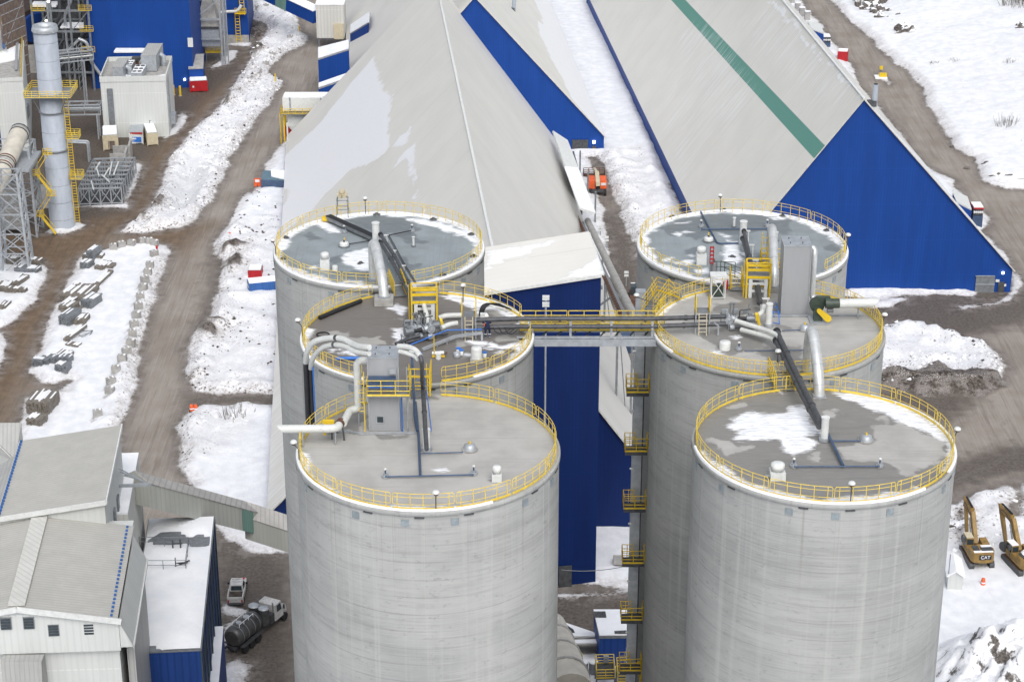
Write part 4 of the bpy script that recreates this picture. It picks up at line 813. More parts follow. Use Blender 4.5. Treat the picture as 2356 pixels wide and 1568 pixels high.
m.cyl(p+UP*1.6,.5,.16,None,12);m.cyl(p+UP*2.1,.22,.26,None,14);m.build('horn',M['tan'],t)
def arch_duct(label,A,B,h,r,top_t=.25,base=None,group='fat pale arch ducts between roofs'):
 A,B=Vector(A),Vector(B);t=thing('arch_duct',label,'duct',A,group)
 c=A.lerp(B,top_t);c.z=ZT+h
 pts=[A,A+UP*(h*.62)]+bez(A+UP*(h*.62),A+UP*h*1.25+(B-A)*.05,A.lerp(B,.42)+UP*h*.86,10)[1:]
 pts+=bez(pts[-1],A.lerp(B,.78)+UP*h*.52,B,8)[1:]if base is None else bez(pts[-1],B+UP*h*.45+(A-B)*.08,B,8)[1:]
 m=MB();m.tube(pts,r,18);m.build('duct',M['duct'],t)
 m=MB()
 for i in range(2,len(pts)-1,3):d=(pts[i+1]-pts[i]).normalized();m.tube([pts[i]-d*.02,pts[i]+d*.02],r*1.015,18)
 m.build('seam',M['steel_light'],t)
 for q in(A,B):m=MB();m.cyl(q-UP*.02,.16,r*1.25,None,18);m.build('collar',M['steel_light'],t)
 if base:m=MB();m.box((B.x,B.y,ZT+base[2]/2),base);m.build('base_box',M['concrete'],t)
 return t
arch_duct('fat pale arch duct from the rear left silo down onto the middle left silo',T_(kA,1215,950),T_(kA,1322,1135,.55),3.1,.37,base=(1.4,1.2,.55))
arch_duct('fat pale arch duct from the middle right silo down onto the front right silo',T_(kG,900,1490),T_(kF,1408,372),3.3,.37,base=(.9,.9,.05))
arch_duct('pale arch duct behind the tall cabinet on the right silos',T_(kH,1500,790),T_(kH,1550,1030,.3),3.2,.34,base=(1.0,1.0,.3))
p=T_(kH,1530,830);t=thing('ladder_cage','small yellow caged platform around the duct behind the tall cabinet','platform',p)
m=MB()
for a_,b_ in(((-.9,-.4),(.9,-.4)),((.9,-.4),(.9,.6)),((-.9,.6),(-.9,-.4)),((-.9,.6),(.9,.6))):m.rail(p+Vector((a_[0],a_[1],.1)),p+Vector((b_[0],b_[1],.1)),1.2,.45,True,.03)
m.build('railing',M['yellow'],t)
m=MB();m.ladder(p+Vector((-.7,-.3,.1)),p+Vector((-.7,-.3,3.0)),.5);m.build('ladder',M['yellow'],t)
m=MB();m.box(p+UP*.07,(1.8,1.0,.06));m.build('deck',M['rust'],t)
def rim_lamp(f,x,y,label,h=1.35,lean=None):
 hd=T_(f,x,y,h);n_=min(SIL,key=lambda k:(hd.x-SIL[k][0])**2+(hd.y-SIL[k][1])**2);c=Vector((SIL[n_][0],SIL[n_][1],0));d=Vector((hd.x-c.x,hd.y-c.y,0));dl=d.length
 b=c+d*min(1.0,8.3/dl);b.z=ZT;t=thing('rim_lamp',label,'lamp',b,'white mushroom lamps on the silo rims')
 k=Vector((b.x,b.y,ZT+h*.62));m=MB();m.tube([b-UP*.3,k,hd-UP*.12],.035,6);m.build('pole',M['steel_dark'],t)
 m=MB();m.lathe(hd,[(0,.17),(.14,.15),(.22,.06),(.22,-.02),(.13,-.06),(0,-.06)],16);m.build('lamp_head',M['white'],t)
 m=MB();m.lathe(hd,[(.135,-.061),(.14,-.15),(0,-.17)],12);m.build('lamp_base',M['rust'],t)
for f,x,y,l in((kA,1125,122,'lamp on a pole at the rear rail of the rear left silo'),(kA,172,552,'lamp outside the left rim of the rear left silo'),(kA,432,1376,'lamp outside the left rim of the middle left silo'),(kL,278,1260,'lamp outside the left rim of the front left silo'),(V0,1003,1133,'lamp at the front rail of the front left silo'),(V0,1960,1112,'lamp at the front rail of the front right silo'),(V0,2203,987,'lamp outside the right rim of the front right silo'),(kH,993,90,'lamp on a pole at the rear rail of the rear right silo'),(kG,1322,86,'lamp outside the right rim of the rear right silo'),(kG,1700,908,'lamp outside the right rim of the middle right silo'),(kB,650,1020,'lamp at the rear rail of the middle left silo'),(kG,600,1285,'lamp on a thin pole by the front gap of the middle right silo'),(kH,130,1120,'lamp hanging low outside the left rim of the rear right silo'),(kL,1492,335,'lamp beside the right edge of the grey cabinet')):
 rim_lamp(f,x,y,l)
dr=thing('roof_drain','small dark drain fitting by the rear rim of the rear left silo','drain',(0,0,0));m=MB();m.lathe((0,0,0),[(.26,0),(.24,.05),(.14,.10),(.12,.16),(0,.17)],16);m.build('grate',M['steel_dark'],dr);m=MB();m.lathe((0,0,0),[(.33,.0),(.33,.03),(.26,.031)],16);m.build('ring',M['steel'],dr)
for i,(f,x,y)in enumerate(((kA,1245,288),(kB,345,337),(kB,735,492),(kA,305,527),(kA,288,742),(kB,440,907),(kB,758,716),(kH,1035,245),(kH,500,310),(kH,1640,300),(kG,1105,38),(kA,1080,790),(kH,1115,725))):
 nm=['rear left silo','rear right silo'][7<=i<=10 or i==12];lab=f'small dark drain fitting near the rim of the {nm}' if i not in(11,12)else f'small dark drain hatch in the snow patch of the {nm}'
 if i==0:dr.location=T_(f,x,y);dr['label']=lab;dr['group']='roof drains'
 else:dup(dr,T_(f,x,y),0,lab,'roof drains')
def cabinet(name,label,f,fl,fr,h,depth,top_back=None,plat=False):
 a,b=T_(f,*fl),T_(f,*fr);ax=(b-a);wdt=ax.length;ax.normalize();up=Vector((-ax.y,ax.x,0));c=a+ax*wdt/2+up*depth/2;rz=math.atan2(ax.y,ax.x)
 t=thing(name,label,'filter cabinet',c);m=MB();m.box(c+UP*h/2,(wdt,depth,h),rz);m.build('body',M['cab_grey'],t)
 m=MB();m.box(c+UP*(h+.04),(wdt+.08,depth+.08,.08),rz);m.build('roof',M['steel_light'],t)
 m=MB()
 for q in(a,b):m.bar(q+up*-.03,q+up*-.03+UP*h,.07)
 m.build('corner_trim',M['steel_light'],t)
 for i in range(4):m=MB();m.box(c+ax*(-.5+.9*(i%2))+up*(-.5+1.0*(i//2))+UP*(h+.13),(.06,.06,.12));m.build('lifting_eye',M['steel_dark'],t)
 return t,a,b,ax,up,wdt
cabR,a,b,ax,up,wd=cabinet('filter_cabinet','tall plain grey filter cabinet standing between the two rear right silos',kG,(628,902),(903,902),5.35,2.0)
pr=[T_(kG,940,745,.9)];x0=b+ax*.35+up*.6
duct=thing('filter_duct','pale bent duct down the right side of the tall plain cabinet','duct',x0);m=MB();m.tube(rounded([b+up*1.0+UP*4.9-ax*.2,x0+up*.3+UP*4.95,x0+UP*4.3,x0+UP*1.2,x0+Vector((.2,-.35,.9))],.5,6),.21,14);m.build('duct',M['duct'],duct)
p=T_(kG,1015,980);fan=thing('fan','dark green fan with a yellow belt guard beside the tall plain cabinet','fan',p)
m=MB();m.tube([p+Vector((-.1,.35,1.15)),p+Vector((-.1,.8,1.15))],.54,22);m.box(p+Vector((.35,.58,1.45)),(1.0,.45,.62));m.build('scroll',M['green_dark'],fan)
m=MB();m.box(p+Vector((-.05,.15,.55)),(.62,.55,.95));m.build('motor_stand',M['green_dark'],fan)
m=MB();m.box(p+Vector((.02,.25,.05)),(1.35,1.5,.1));m.build('base',M['steel_light'],fan)
m=MB();a_,b_=p+Vector((-.05,-.22,1.0)),p+Vector((.62,-.3,.42));d=(b_-a_).normalized();n_=Vector((0,-1,0));s_=d.cross(n_).normalized()
out=[a_+s_*.16*math.cos(k*math.pi/6)-d*.16*math.sin(k*math.pi/6)for k in range(7)]+[b_-s_*.26*math.cos(k*math.pi/6)+d*.26*math.sin(k*math.pi/6)for k in range(7)]
m.add([q for q in out]+[q+n_*.14 for q in out],[tuple(range(14)),tuple(range(14,28))[::-1]]+[(i,14+i,14+(i+1)%14,(i+1)%14)for i in range(14)]);m.build('belt_guard',M['yellow'],fan)
m=MB();m.tube([p+Vector((.6,.1,.9)),p+Vector((1.05,.1,.9))],.2,12);m.build('motor',M['steel'],fan)
q0=T_(kG,1120,790,1.5);q1=T_(kG,1230,790,1.5);q2=T_(kG,1600,782,1.5);ex=thing('exhaust_pipe','white exhaust pipe pointing right from the green fan','exhaust pipe',q1)
m=MB();m.tube([q0-(q1-q0)*.3,q1],.36,20);m.build('sleeve',M['green_dark'],ex)
def cut_pipe(a,b,r,n=20):
 m=MB();a,b=Vector(a),Vector(b);d=(b-a).normalized();s=d.cross(UP).normalized();u=s.cross(d);vs=[]
 for e in(0,1):
  for k in range(n):
   t_=2*math.pi*k/n;o_=s*math.cos(t_)*r+u*math.sin(t_)*r;vs.append((a if e==0 else b)+o_+(d*(r*1.0*math.sin(t_))if e else Vector()))
 m.add(vs,[(k,(k+1)%n,n+(k+1)%n,n+k)for k in range(n)],0,True);return m
cut_pipe(q1,q2,.34).build('pipe',M['pipe_white'],ex)
m=MB();q=T_(kG,1422,945);m.tube([q,q+UP*1.2],.06,8);m.build('post',M['steel_light'],ex)
cabL,a,b,ax,up,wd=cabinet('filter_cabinet','grey filter cabinet with a yellow platform and blue unit on the front left silo',kL,(1062,1142),(1372,1142),5.2,1.85)
g=MB();z=2.85;pa,pb=a-up*.75-ax*.05+UP*z,b+ax*.75-up*.75+UP*z;pc=b+ax*.75+up*1.2+UP*z
g.prism([(v.x,v.y)for v in(pa,pb,pc,b+up*1.2,b,a)],pa.z-.08,pa.z);g.build('platform_deck',M['steel'],cabL)
g=MB();g.rail(pa,pb,1.1,.8,True);g.rail(pb,pc,1.1,.8,True);g.rail(a+UP*z-ax*.05,pa,1.1,.4,True);g.build('platform_railing',M['yellow_rail'],cabL)
g=MB()
for q in(pa,pb):g.bar(q-UP*.1+up*.1,q+up*.74-UP*.8,.06)
g.build('bracket',M['white'],cabL)
g=MB();c=a+ax*wd*.47-up*.22;g.box(c+UP*3.72,(wd*.9,.4,.5),math.atan2(ax.y,ax.x));g.build('control_unit',M['blue_pipe'],cabL)
g=MB();g.box(c+UP*3.38-up*.08,(wd*.9,.3,.16),math.atan2(ax.y,ax.x));g.build('pipe_manifold',M['blue_bright'],cabL)
g=MB();g.box(b-ax*.35+UP*4.35-up*.12,(.4,.22,.32),math.atan2(ax.y,ax.x));g.build('junction_box',M['steel_light'],cabL)
g=MB();g.box(a+ax*.72+UP*.85-up*.02,(.52,.06,.52),math.atan2(ax.y,ax.x));w_=g.build('window',M['steel_light'],cabL);g=MB();g.box(a+ax*.72+UP*.85-up*.045,(.4,.04,.4),math.atan2(ax.y,ax.x));g.build('pane',M['glass'],w_)
g=MB();g.ladder(a-ax*.28-up*.1,a-ax*.28-up*.1+UP*4.2,.42,tuple(up),.03);g.build('ladder',M['yellow_rail'],cabL)
g=MB()
for k in range(4):
 z_=1.6+k*.65;c_=a-ax*.28-up*.1+UP*z_;g.tube([c_+up*.25,c_+up*.25-ax*.35,c_-up*.25-ax*.35,c_-up*.25],.025,5)
g.build('ladder_cage',M['yellow_rail'],cabL)
for dx in(.18,.55):
 s=thing('drain_pipe',['thin blue pipe down the right edge of the grey cabinet','thin grey pipe just right of the grey cabinet'][dx>.3],'pipe',b+ax*dx);g=MB();g.tube([b+ax*dx-up*.05+UP*(4.6 if dx>.3 else 2.6),b+ax*dx-up*.05],.05,6);g.build('pipe',M['steel_light' if dx>.3 else 'blue_bright'],s)
fc=T_(kL,745,1085,1.15);xd=a-ax*.75+up*.9
dd=thing('filter_duct','pale bent duct down the left side of the grey cabinet','duct',xd)
m=MB();m.tube(rounded([a+up*1.0+UP*4.6+ax*.1,xd+UP*4.65,xd+UP*1.2,Vector((fc.x+.55,xd.y-.2,ZT+1.15)),fc+Vector((.25,.3,0))],.55,7),.25,16);m.build('duct',M['pipe_white'],dd)
m=MB();m.bar(xd+UP*1.0,Vector((xd.x,xd.y,ZT)),.07);m.build('post',M['steel_light'],dd)
fan=thing('fan','rusty ring fan with yellow motor guard at the bend of the white exhaust','fan',Vector((fc.x,fc.y,ZT)))
m=MB();m.tube([fc+Vector((-.02,.05,0)),fc+Vector((.12,.55,.0))],.30,18);m.build('ring',M['rust'],fan)
m=MB();m.box(fc+Vector((-.62,.3,.05)),(.62,.3,.34));m.box(fc+Vector((-.95,.22,-.25)),(.16,.3,1.0));m.build('guard',M['yellow'],fan)
m=MB();m.box(fc+Vector((-.5,.35,-.4)),(.8,.5,.3));m.bar(fc+Vector((-.5,.3,-.5)),Vector((fc.x-.5,fc.y+.3,ZT)),.1);m.bar(fc+Vector((.2,.3,-.2)),Vector((fc.x+.3,fc.y+.2,ZT)),.1);m.build('motor',M['steel_dark'],fan)
e1=T_(kL,150,1120,1.15);ex=thing('exhaust_pipe','white exhaust pipe pointing left beyond the front left silo','exhaust pipe',Vector((fc.x,fc.y,ZT)))
el=fc+Vector((-.55,-.45,0));m=MB();m.tube(bez(fc+Vector((0,.05,0)),fc+Vector((-.02,-.45,0)),el,8),.27,18);m.build('elbow',M['pipe_white'],ex);cut_pipe(el,e1,.27).build('pipe',M['pipe_white'],ex)
for x_,y_ in((712,1278),(376,1302)):q=T_(kL,x_,y_);m=MB();m.tube([q,Vector((q.x,q.y,ZT+1.0))],.05,8);m.build('post',M['steel_light'],ex)
m=MB();pts=[T_(kL,630,1158,.06),T_(kL,830,1142,.06),T_(kL,950,1168,.06),T_(kL,1540,1162,.06)]
for q1_,q2_ in zip(pts,pts[1:]):m.bar(q1_,q2_,.12,.12)
one(m,'floor_channel','pale steel channel on the roof around the foot of the grey cabinet','channel',M['steel_light'],pts[0])
m=MB();pts=[T_(kG,530,915,.06),T_(kG,900,918,.06),T_(kG,1130,912,.06),T_(kG,1480,910,.06)]
for q1_,q2_ in zip(pts,pts[1:]):m.bar(q1_,q2_,.12,.12)
one(m,'floor_channel','pale steel channel on the roof at the foot of the tall plain cabinet','channel',M['steel_light'],pts[0])
def arched(label,pts,drop,r):
 n=len(pts);P_=[PY(*kL(x,y),127.0-6.5*i/(n-1))for i,(x,y)in enumerate(pts)]
 t=thing('arched_pipe',label,'pipe',P_[0],'grey arched pipes left of the grey cabinet');path=rounded(P_,1.2,6);m=MB();m.tube(path,r,12);m.build('arch',M['pipe_white'],t)
 q=P_[0];m=MB();m.tube([q+UP*.05,Vector((q.x,q.y,1.0))],r*.92,12);m.build('drop_pipe',M['black'],t)
 i=len(path)//2;d=(path[i+1]-path[i]).normalized();m=MB();m.tube([path[i]-d*.12,path[i]+d*.12],r*1.12,12);m.build('coupling',M['steel_dark'],t)
arched('outer grey arched pipe ending in a long black drop pipe',[(402,435),(410,330),(480,215),(630,180),(780,185),(880,240),(940,270),(1060,280)],0,.19)
arched('inner grey arched pipe ending in a black drop pipe beside a blue line',[(455,497),(470,390),(570,275),(700,245),(820,270),(900,320),(1060,345)],0,.17)
q=PY(*kL(475,420),126.6);m=MB();m.tube([q,Vector((q.x,q.y,1))],.05,6);one(m,'drop_line','thin blue line hanging beside the black drop pipes','pipe',M['blue_bright'],q)
pA=[PY(*kL(x,y),121.2-.5*i)for i,(x,y)in enumerate([(1360,268),(1450,270),(1540,305),(1585,370)])]
pipe_run('arched_pipe','grey arched pipe leaving the right side of the grey cabinet',pA,.17,'pipe_white','grey arched pipes left of the grey cabinet',12,bend=.8)
pA2=[PY(*kL(x,y),121.0-.4*i)for i,(x,y)in enumerate([(1370,320),(1460,340),(1530,370),(1560,400)])]
pipe_run('arched_pipe','lower grey arched pipe leaving the right side of the grey cabinet',pA2,.15,'pipe_white','grey arched pipes left of the grey cabinet',12,bend=.8)
pipe_run('drop_pipe','dark pipe sloping from the grey arches into the front left standpipe',[pA[-1],PY(*kL(1600,430),119.4),T_(kL,1612,700,2.1),T_(kL,1650,1330,1.5)],.15,'pipe_dark',couplings=2)
pipe_run('drop_pipe','thin grey pipe sloping down left of the dark drop pipe',[T_(kL,1500,400,1.6),T_(kL,1530,1000,.6),T_(kL,1556,1140,.3)],.09,'blue_pipe')
m=MB();m.tube([T_(kL,1600,330,1.4),T_(kL,1660,800,.9),T_(kL,1700,1140,.3)],.035,6);one(m,'drop_line','thin blue line right of the dark drop pipe on the front left silo','pipe',M['blue_bright'],T_(kL,1640,330))
p=T_(kL,1600,800);t=thing('pipe_guard','yellow guard frame around the pipes right of the grey cabinet','guard frame',p)
m=MB();w1,w2=Vector((-1.0,.3,0)),Vector((.55,.3,0))
for z in(.08,.75,1.4,2.0):m.bar(p+w1+UP*z,p+w2+UP*z,.06)
m.rail(p+w1,p+w2,2.0,.5,False,.03,rails=4);m.rail(p+w2+UP*.0,p+w2+Vector((.05,1.6,0)),2.0,.8,True,.03,rails=4);m.build('rails',M['yellow'],t)
m=MB()
for w_ in(w1,w2):m.bar(p+w_,p+w_+UP*2.0,.1)
m.build('post',M['yellow'],t)
def gantry(f,l,r,h,label,dep=.9):
 a,b=T_(f,*l),T_(f,*r);t=thing('gantry',label,'gantry',(a+b)/2,'yellow topped gantries');ax=(b-a).normalized();up=Vector((-ax.y,ax.x,0))
 for q in(a,b,a+up*dep,b+up*dep):m=MB();m.bar(q,q+UP*(h+(.0)),.12);m.build('post',M['yellow'],t)
 m=MB()
 for z in(h-1.15,h-.55):m.bar(a+UP*z,b+UP*z,.1,.2);m.bar(a+up*dep+UP*z,b+up*dep+UP*z,.1,.2);m.bar(a+UP*z,a+up*dep+UP*z,.1,.2);m.bar(b+UP*z,b+up*dep+UP*z,.1,.2)
 m.tube([a+UP*(h-.2),b+UP*(h-.2)],.04,6);m.tube([a+UP*h,b+UP*h],.045,6);m.tube([a+up*dep+UP*h,b+up*dep+UP*h],.045,6);m.build('cross_rail',M['yellow'],t)
 m=MB();m.box((a+b)/2+up*dep/2+UP*(h-1.06),((b-a).length,dep,.05),math.atan2(ax.y,ax.x));m.build('deck',M['steel'],t)
 for q in(a+ax*.3+up*.1,b-ax*.3+up*.1):m=MB();m.bar(q,q+UP*(h-1.25),.26,.2);m.build('column',M['white'],t)
 m=MB()
 for z in(.55,1.15,h-1.3):m.bar(a+ax*.3+up*.1+UP*z,b-ax*.3+up*.1+UP*z,.14,.16)
 m.build('frame',M['white'],t)
 m=MB();m.ladder(a-ax*.2+up*dep*.5,a-ax*.2+up*dep*.5+UP*h,.5,tuple(up));m.build('ladder',M['yellow'],t)
gantry(kN,(428,735),(850,725),2.85,'yellow topped gantry over the pipes on the middle left silo')
gantry(kG,(267,735),(508,740),2.85,'yellow topped gantry over the pipes on the middle right silo')
def stile(f,x,y,h,label,w_=1.0):
 p=T_(f,x,y);t=thing('stile',label,'step ladder',p,'yellow stiles over the bridge pipes')
 for i in(-1,1):
  m=MB();m.bar(p+Vector((i*w_/2,0,0)),p+Vector((i*w_/2,0,h)),.08);m.bar(p+Vector((i*w_/2,.9,0)),p+Vector((i*w_/2,.9,h)),.08);m.build('leg',M['steel_light'],t)
  m=MB();c=p+Vector((i*w_/2,0,h));m.tube([c,c+UP*1.0,c+Vector((0,.25,1.1)),c+Vector((0,.95,1.1)),c+Vector((0,.95,0))],.035,6);m.tube([c+UP*.55,c+Vector((0,.95,.55))],.03,6);m.tube([c+Vector((0,.45,0)),c+Vector((0,.45,1.1))],.03,6);m.bar(c+Vector((0,-.05,.08)),c+Vector((0,1.0,.08)),.04,.16);m.build('handrail',M['yellow'],t)
 m=MB();m.box(p+Vector((0,.45,h+.02)),(w_,.95,.05));m.build('deck',M['steel'],t)
 m=MB();m.ladder(p+Vector((0,-.35,0)),p+Vector((0,-.02,h)),w_*.55,(1,0,0),.04,0,0,.28);m.build('steps',M['tan'],t)
stile(kM,712,195,1.75,'yellow stile over the pipes on the middle left silo')
stile(kH,806,1518,1.65,'yellow stile over the pipes on the middle right silo')
def crossing(label,A,B,w_=.9,gate=True):
 A,B=Vector(A),Vector(B);d=(B-A).normalized();s=d.cross(UP).normalized()*w_/2;t=thing('crossing',label,'walkway',A,'short yellow crossings between silo rims')
 m=MB();m.bar(A-UP*.06,B-UP*.06,w_,.08);m.build('deck',M['steel'],t)
 for i in(-1,1):m=MB();m.rail(A+s*i,B+s*i,1.1,.7,True,.035);m.build('handrail',M['yellow'],t)
 return t
crossing('yellow crossing between the rear and middle left silos beside the twin pipes',T_(kA,1435,985,.15),T_(kA,1490,1120,.15))
crossing('yellow crossing between the middle and front left silos beside the cabinet',T_(kL,1560,600,.15),T_(kL,1570,790,.15),1.2)
crossing('yellow crossing between the middle and front right silos beside the twin pipes',T_(kG,590,1490,.15),T_(kF,1060,300,.15),1.3)
crossing('yellow crossing between the rear and middle right silos near the red bottle',T_(kH,1150,950,.15),T_(kH,1160,1060,.15),.9)
def pump_set(label,p,rz,mirror=1,guard=True):
 t=thing('pump_set',label,'pump set',p,'grey pump sets');r_=Matrix.Rotation(rz,3,'Z')
 L=lambda x,y,z:p+r_@Vector((x*mirror,y,z))
 m=MB();m.tube([L(-1.2,0,.75),L(-1.1,0,.75)],.40,16);m.tube([L(-1.1,0,.75),L(-.55,0,.75)],[.30,.2],14);m.tube([L(-1.15,-.35,.75),L(-1.15,.35,.75)],.3,14);m.tube([L(-1.1,-.55,.3),L(-.8,-.5,.3)],.22,12);m.tube([L(-1.3,.15,.75),L(-1.3,.15,1.4)],.11,10);m.build('valve_body',M['steel_light'],t)
 for x in(-1.0,-.62):m=MB();m.tube([L(x-.03,0,.75),L(x+.03,0,.75)],.36,16);m.build('flange',M['steel'],t)
 m=MB();m.tube([L(-.5,0,.75),L(.15,0,.75)],.16,12);m.build('shaft_coupling',M['black'],t)
 m=MB();m.tube([L(.15,.05,.75),L(.72,.05,.75)],.26,16);m.tube([L(.72,.05,.75),L(.78,.05,.75)],.3,16);m.box(L(.45,.05,1.06),(.25,.22,.14),rz);m.build('motor',M['steel'],t)
 if guard:
  a_,b_=L(.9,-.1,1.1),L(1.05,-.2,.4);d=(b_-a_).normalized();nn=(L(1,-.4,0)-L(0,0,0)).normalized();s_=d.cross(nn).normalized();m=MB()
  o_=[a_+s_*.17*math.cos(k*math.pi/6)-d*.17*math.sin(k*math.pi/6)for k in range(7)]+[b_-s_*.17*math.cos(k*math.pi/6)+d*.17*math.sin(k*math.pi/6)for k in range(7)]
  m.add([q-nn*.09 for q in o_]+[q+nn*.09 for q in o_],[tuple(range(14))[::-1],tuple(range(14,28))]+[(i,(i+1)%14,14+(i+1)%14,14+i)for i in range(14)]);m.build('belt_guard',M['yellow'],t)
 for x in(-1.15,-.4,.4,.95):m=MB();m.bar(L(x,-.3,0),L(x,-.3,.55),.08);m.bar(L(x,.3,0),L(x,.3,.55),.08);m.bar(L(x,-.38,.5),L(x,.4,.5),.08);m.build('stand',M['steel_light'],t)
 m=MB();m.tube(rounded([L(-.9,-.5,.3),L(-.2,-.55,.32),L(.4,-.75,.35),L(1.1,-.8,.35)],.2),.12,10);m.build('lower_pipe',M['pipe_dark'],t)
 m=MB();m.tube(rounded([L(-.3,.3,.1),L(-.3,.55,.1),L(-.3,.55,1.2),L(.5,.6,1.25)],.15),.05,6);m.tube(rounded([L(.1,-.4,.1),L(.2,-.45,.7),L(.9,-.5,.72)],.15),.045,6);m.build('small_pipe',M['pipe_dark'],t)
 m=MB();m.tube([L(-1.0,.55,.5),L(-1.0,.55,1.6)],.05,8);m.tube([L(-.75,.6,.5),L(-.75,.6,1.6)],.05,8);m.cyl(L(-1.0,.55,1.6),.15,.1,None,10);m.cyl(L(-.75,.6,1.6),.12,.09,None,10);m.build('actuator',M['steel'],t)
 for x in(-1.35,-.6,.2):m=MB();m.box(L(x,.95,.95),(.42,.16,.3),rz);m.build('control_box',M['steel_light'],t)
 m=MB();m.bar(L(-1.7,1.0,.75),L(.5,1.0,.75),.05);m.bar(L(-1.6,1.0,0),L(-1.6,1.0,.9),.05);m.bar(L(.4,1.0,0),L(.4,1.0,1.5),.05);m.build('box_rack',M['steel'],t)
pump_set('pump set with a yellow belt guard on the middle left silo',T_(kN,720,935),R(24),1)
pump_set('pump set with a yellow belt guard on the middle right silo',T_(kJ,930,735),0)
pipe_run('valve_pipe','dark flanged pipe running down from the left pumps towards the grey cabinet',[T_(kN,560,930,.6),T_(kN,400,970,.55),T_(kN,150,1070,.5)],.13,'pipe_dark',couplings=3)
pump_set('smaller pump group with dark valves beside the grey cabinet roof',T_(kN,480,1010),R(26),-1,False)
pipe_run('elbow_pipe','white elbow pipe from the black twin pipes to the right pump set',[T_(kJ,1295,330,1.1),T_(kJ,1285,430,1.0),T_(kJ,1150,520,.8)],.19,'pipe_white','white elbow pipes',12,bend=.6)
pipe_run('elbow_pipe','upper white elbow pipe at the start of the right twin pipes',[T_(kJ,780,600,1.0),T_(kJ,1100,700,1.0),T_(kJ,1330,770,1.0),T_(kJ,1540,860,1.1),T_(kJ,1620,960,1.15)],.18,'pipe_white','white elbow pipes',12,bend=.8)
pipe_run('elbow_pipe','lower white elbow pipe at the start of the right twin pipes',[T_(kJ,880,760,.5),T_(kJ,1320,880,.6),T_(kJ,1500,950,.7),T_(kJ,1580,1060,.85)],.18,'pipe_white','white elbow pipes',12,bend=.8)
pipe_run('elbow_pipe','white bent pipe right of the yellow gantry on the middle left silo',[T_(kN,920,800,.9),T_(kN,1050,740,1.0),T_(kN,1190,720,1.0)],.18,'pipe_white','white elbow pipes',12,bend=.6)
pipe_run('elbow_pipe','pale pipe behind the stile on the middle left silo',[T_(kN,870,640,.2),T_(kN,990,595,.3),T_(kN,1260,590,.3)],.2,'pipe_white','white elbow pipes',12,bend=.6)
pipe_run('elbow_pipe','pale pipe dropping through the yellow gantry on the middle left silo',[T_(kN,620,400,1.5),T_(kN,690,650,1.1),T_(kN,700,760,.8)],.17,'pipe_white','white elbow pipes',12,bend=.6)
def bridge():
 x0,x1=SIL['BL2'][0]+7.4,SIL['BR2'][0]-7.5;y0,y1=137.1,139.7
 t=thing('pipe_bridge','steel pipe bridge with yellow rails linking the two middle silos','bridge',(x0,(y0+y1)/2,ZT))
 for y in(y0,y1):m=MB();m.bar((x0,y,ZT-.28),(x1,y,ZT-.28),.25,.5);m.build('girder',M['steel_light'],t)
 m=MB();m.box(((x0+x1)/2,(138.6+y1)/2,ZT+.0),(x1-x0,y1-138.6,.06));m.build('walkway_deck',M['steel'],t)
 for y in(y1,138.55):
  m=MB();n=3
  for i in range(n):a=x0+(x1-x0)*i/n+.06;b=x0+(x1-x0)*(i+1)/n-.06;m.rail((a,y,ZT+.03),(b,y,ZT+.03),1.1,1.3,True,.035)
  m.build('handrail',M['yellow_rail'],t)
 m=MB();m.bar((x0-.2,137.3,ZT+.06),(x1+.2,137.3,ZT+.06),.25,.08);m.bar((x0-.2,138.1,ZT+.55),(x1+.2,138.1,ZT+.55),.3,.07);m.build('cable_tray',M['steel_light'],t)
 for i in range(4):
  x=x0+(x1-x0)*(i+.25)/3.6;m=MB();m.bar((x,137.5,ZT-.5),(x,137.5,ZT+1.25),.16);m.bar((x,137.2,ZT+.62),(x,138.2,ZT+.62),.1);m.build('post',M['steel_light'],t)
 m=MB()
 for i in range(10):a=x0+(x1-x0)*i/10;b=a+(x1-x0)/10;m.bar((a,y0,ZT-.4),(b,y1,ZT-.4),.08)
 m.build('bracing',M['steel'],t)
bridge()
pipe_run('bridge_pipe','upper dark pipe along the bridge between the middle silos',[T_(kN,1480,670,1.35)]+[Vector((x,137.6,ZT+1.38))for x in(0.5,5,10)]+[T_(kJ,600,520,1.0)],.17,'pipe_dark','dark bridge pipes',12,couplings=5)
pipe_run('bridge_pipe','lower dark pipe along the bridge between the middle silos',[T_(kN,1380,800,.75)]+[Vector((x,137.55,ZT+.8))for x in(0.5,5,10)]+[T_(kJ,600,655,.7)],.17,'pipe_dark','dark bridge pipes',12,couplings=5)
m=MB();A_,B_,C_=T_(kN,330,1150,.12),T_(kN,600,1165,.1),T_(kN,1150,945,.45);D_=T_(kN,1600,880,.6)
m.bar(B_,C_,.16,.2);m.bar(C_,D_,.16,.2)
for k in(.25,.55,.85):q=C_.lerp(B_,k);m.bar(q,Vector((q.x,q.y,ZT)),.08)
m.bar(D_,Vector((D_.x,D_.y,ZT)),.14);t=one(m,'cable_ladder','long pale steel cable ladder crossing in front of the left pumps','cable ladder',M['steel_light'],B_)
m=MB();m.tube([T_(kN,400,1085,.5),T_(kN,860,900,.8),T_(kN,1010,840,.9),T_(kN,1600,826,.9)],.05,6);one(m,'blue_line','bright blue pipe line in front of the left pumps','pipe',M['blue_bright'],T_(kN,400,1085))
p=T_(kH,965,1135);t=thing('generator','small generator inside a white tubular frame on the middle right silo','generator',p)
for i in(-1,1):
 for j in(-1,1):m=MB();m.bar(p+Vector((i*.5,j*.4,0)),p+Vector((i*.55,j*.42,1.75)),.07);m.build('leg',M['white'],t)
m=MB();m.box(p+UP*1.8,(1.25,1.0,.12));m.box(p+UP*1.88,(.4,.4,.06));m.build('top',M['white'],t)
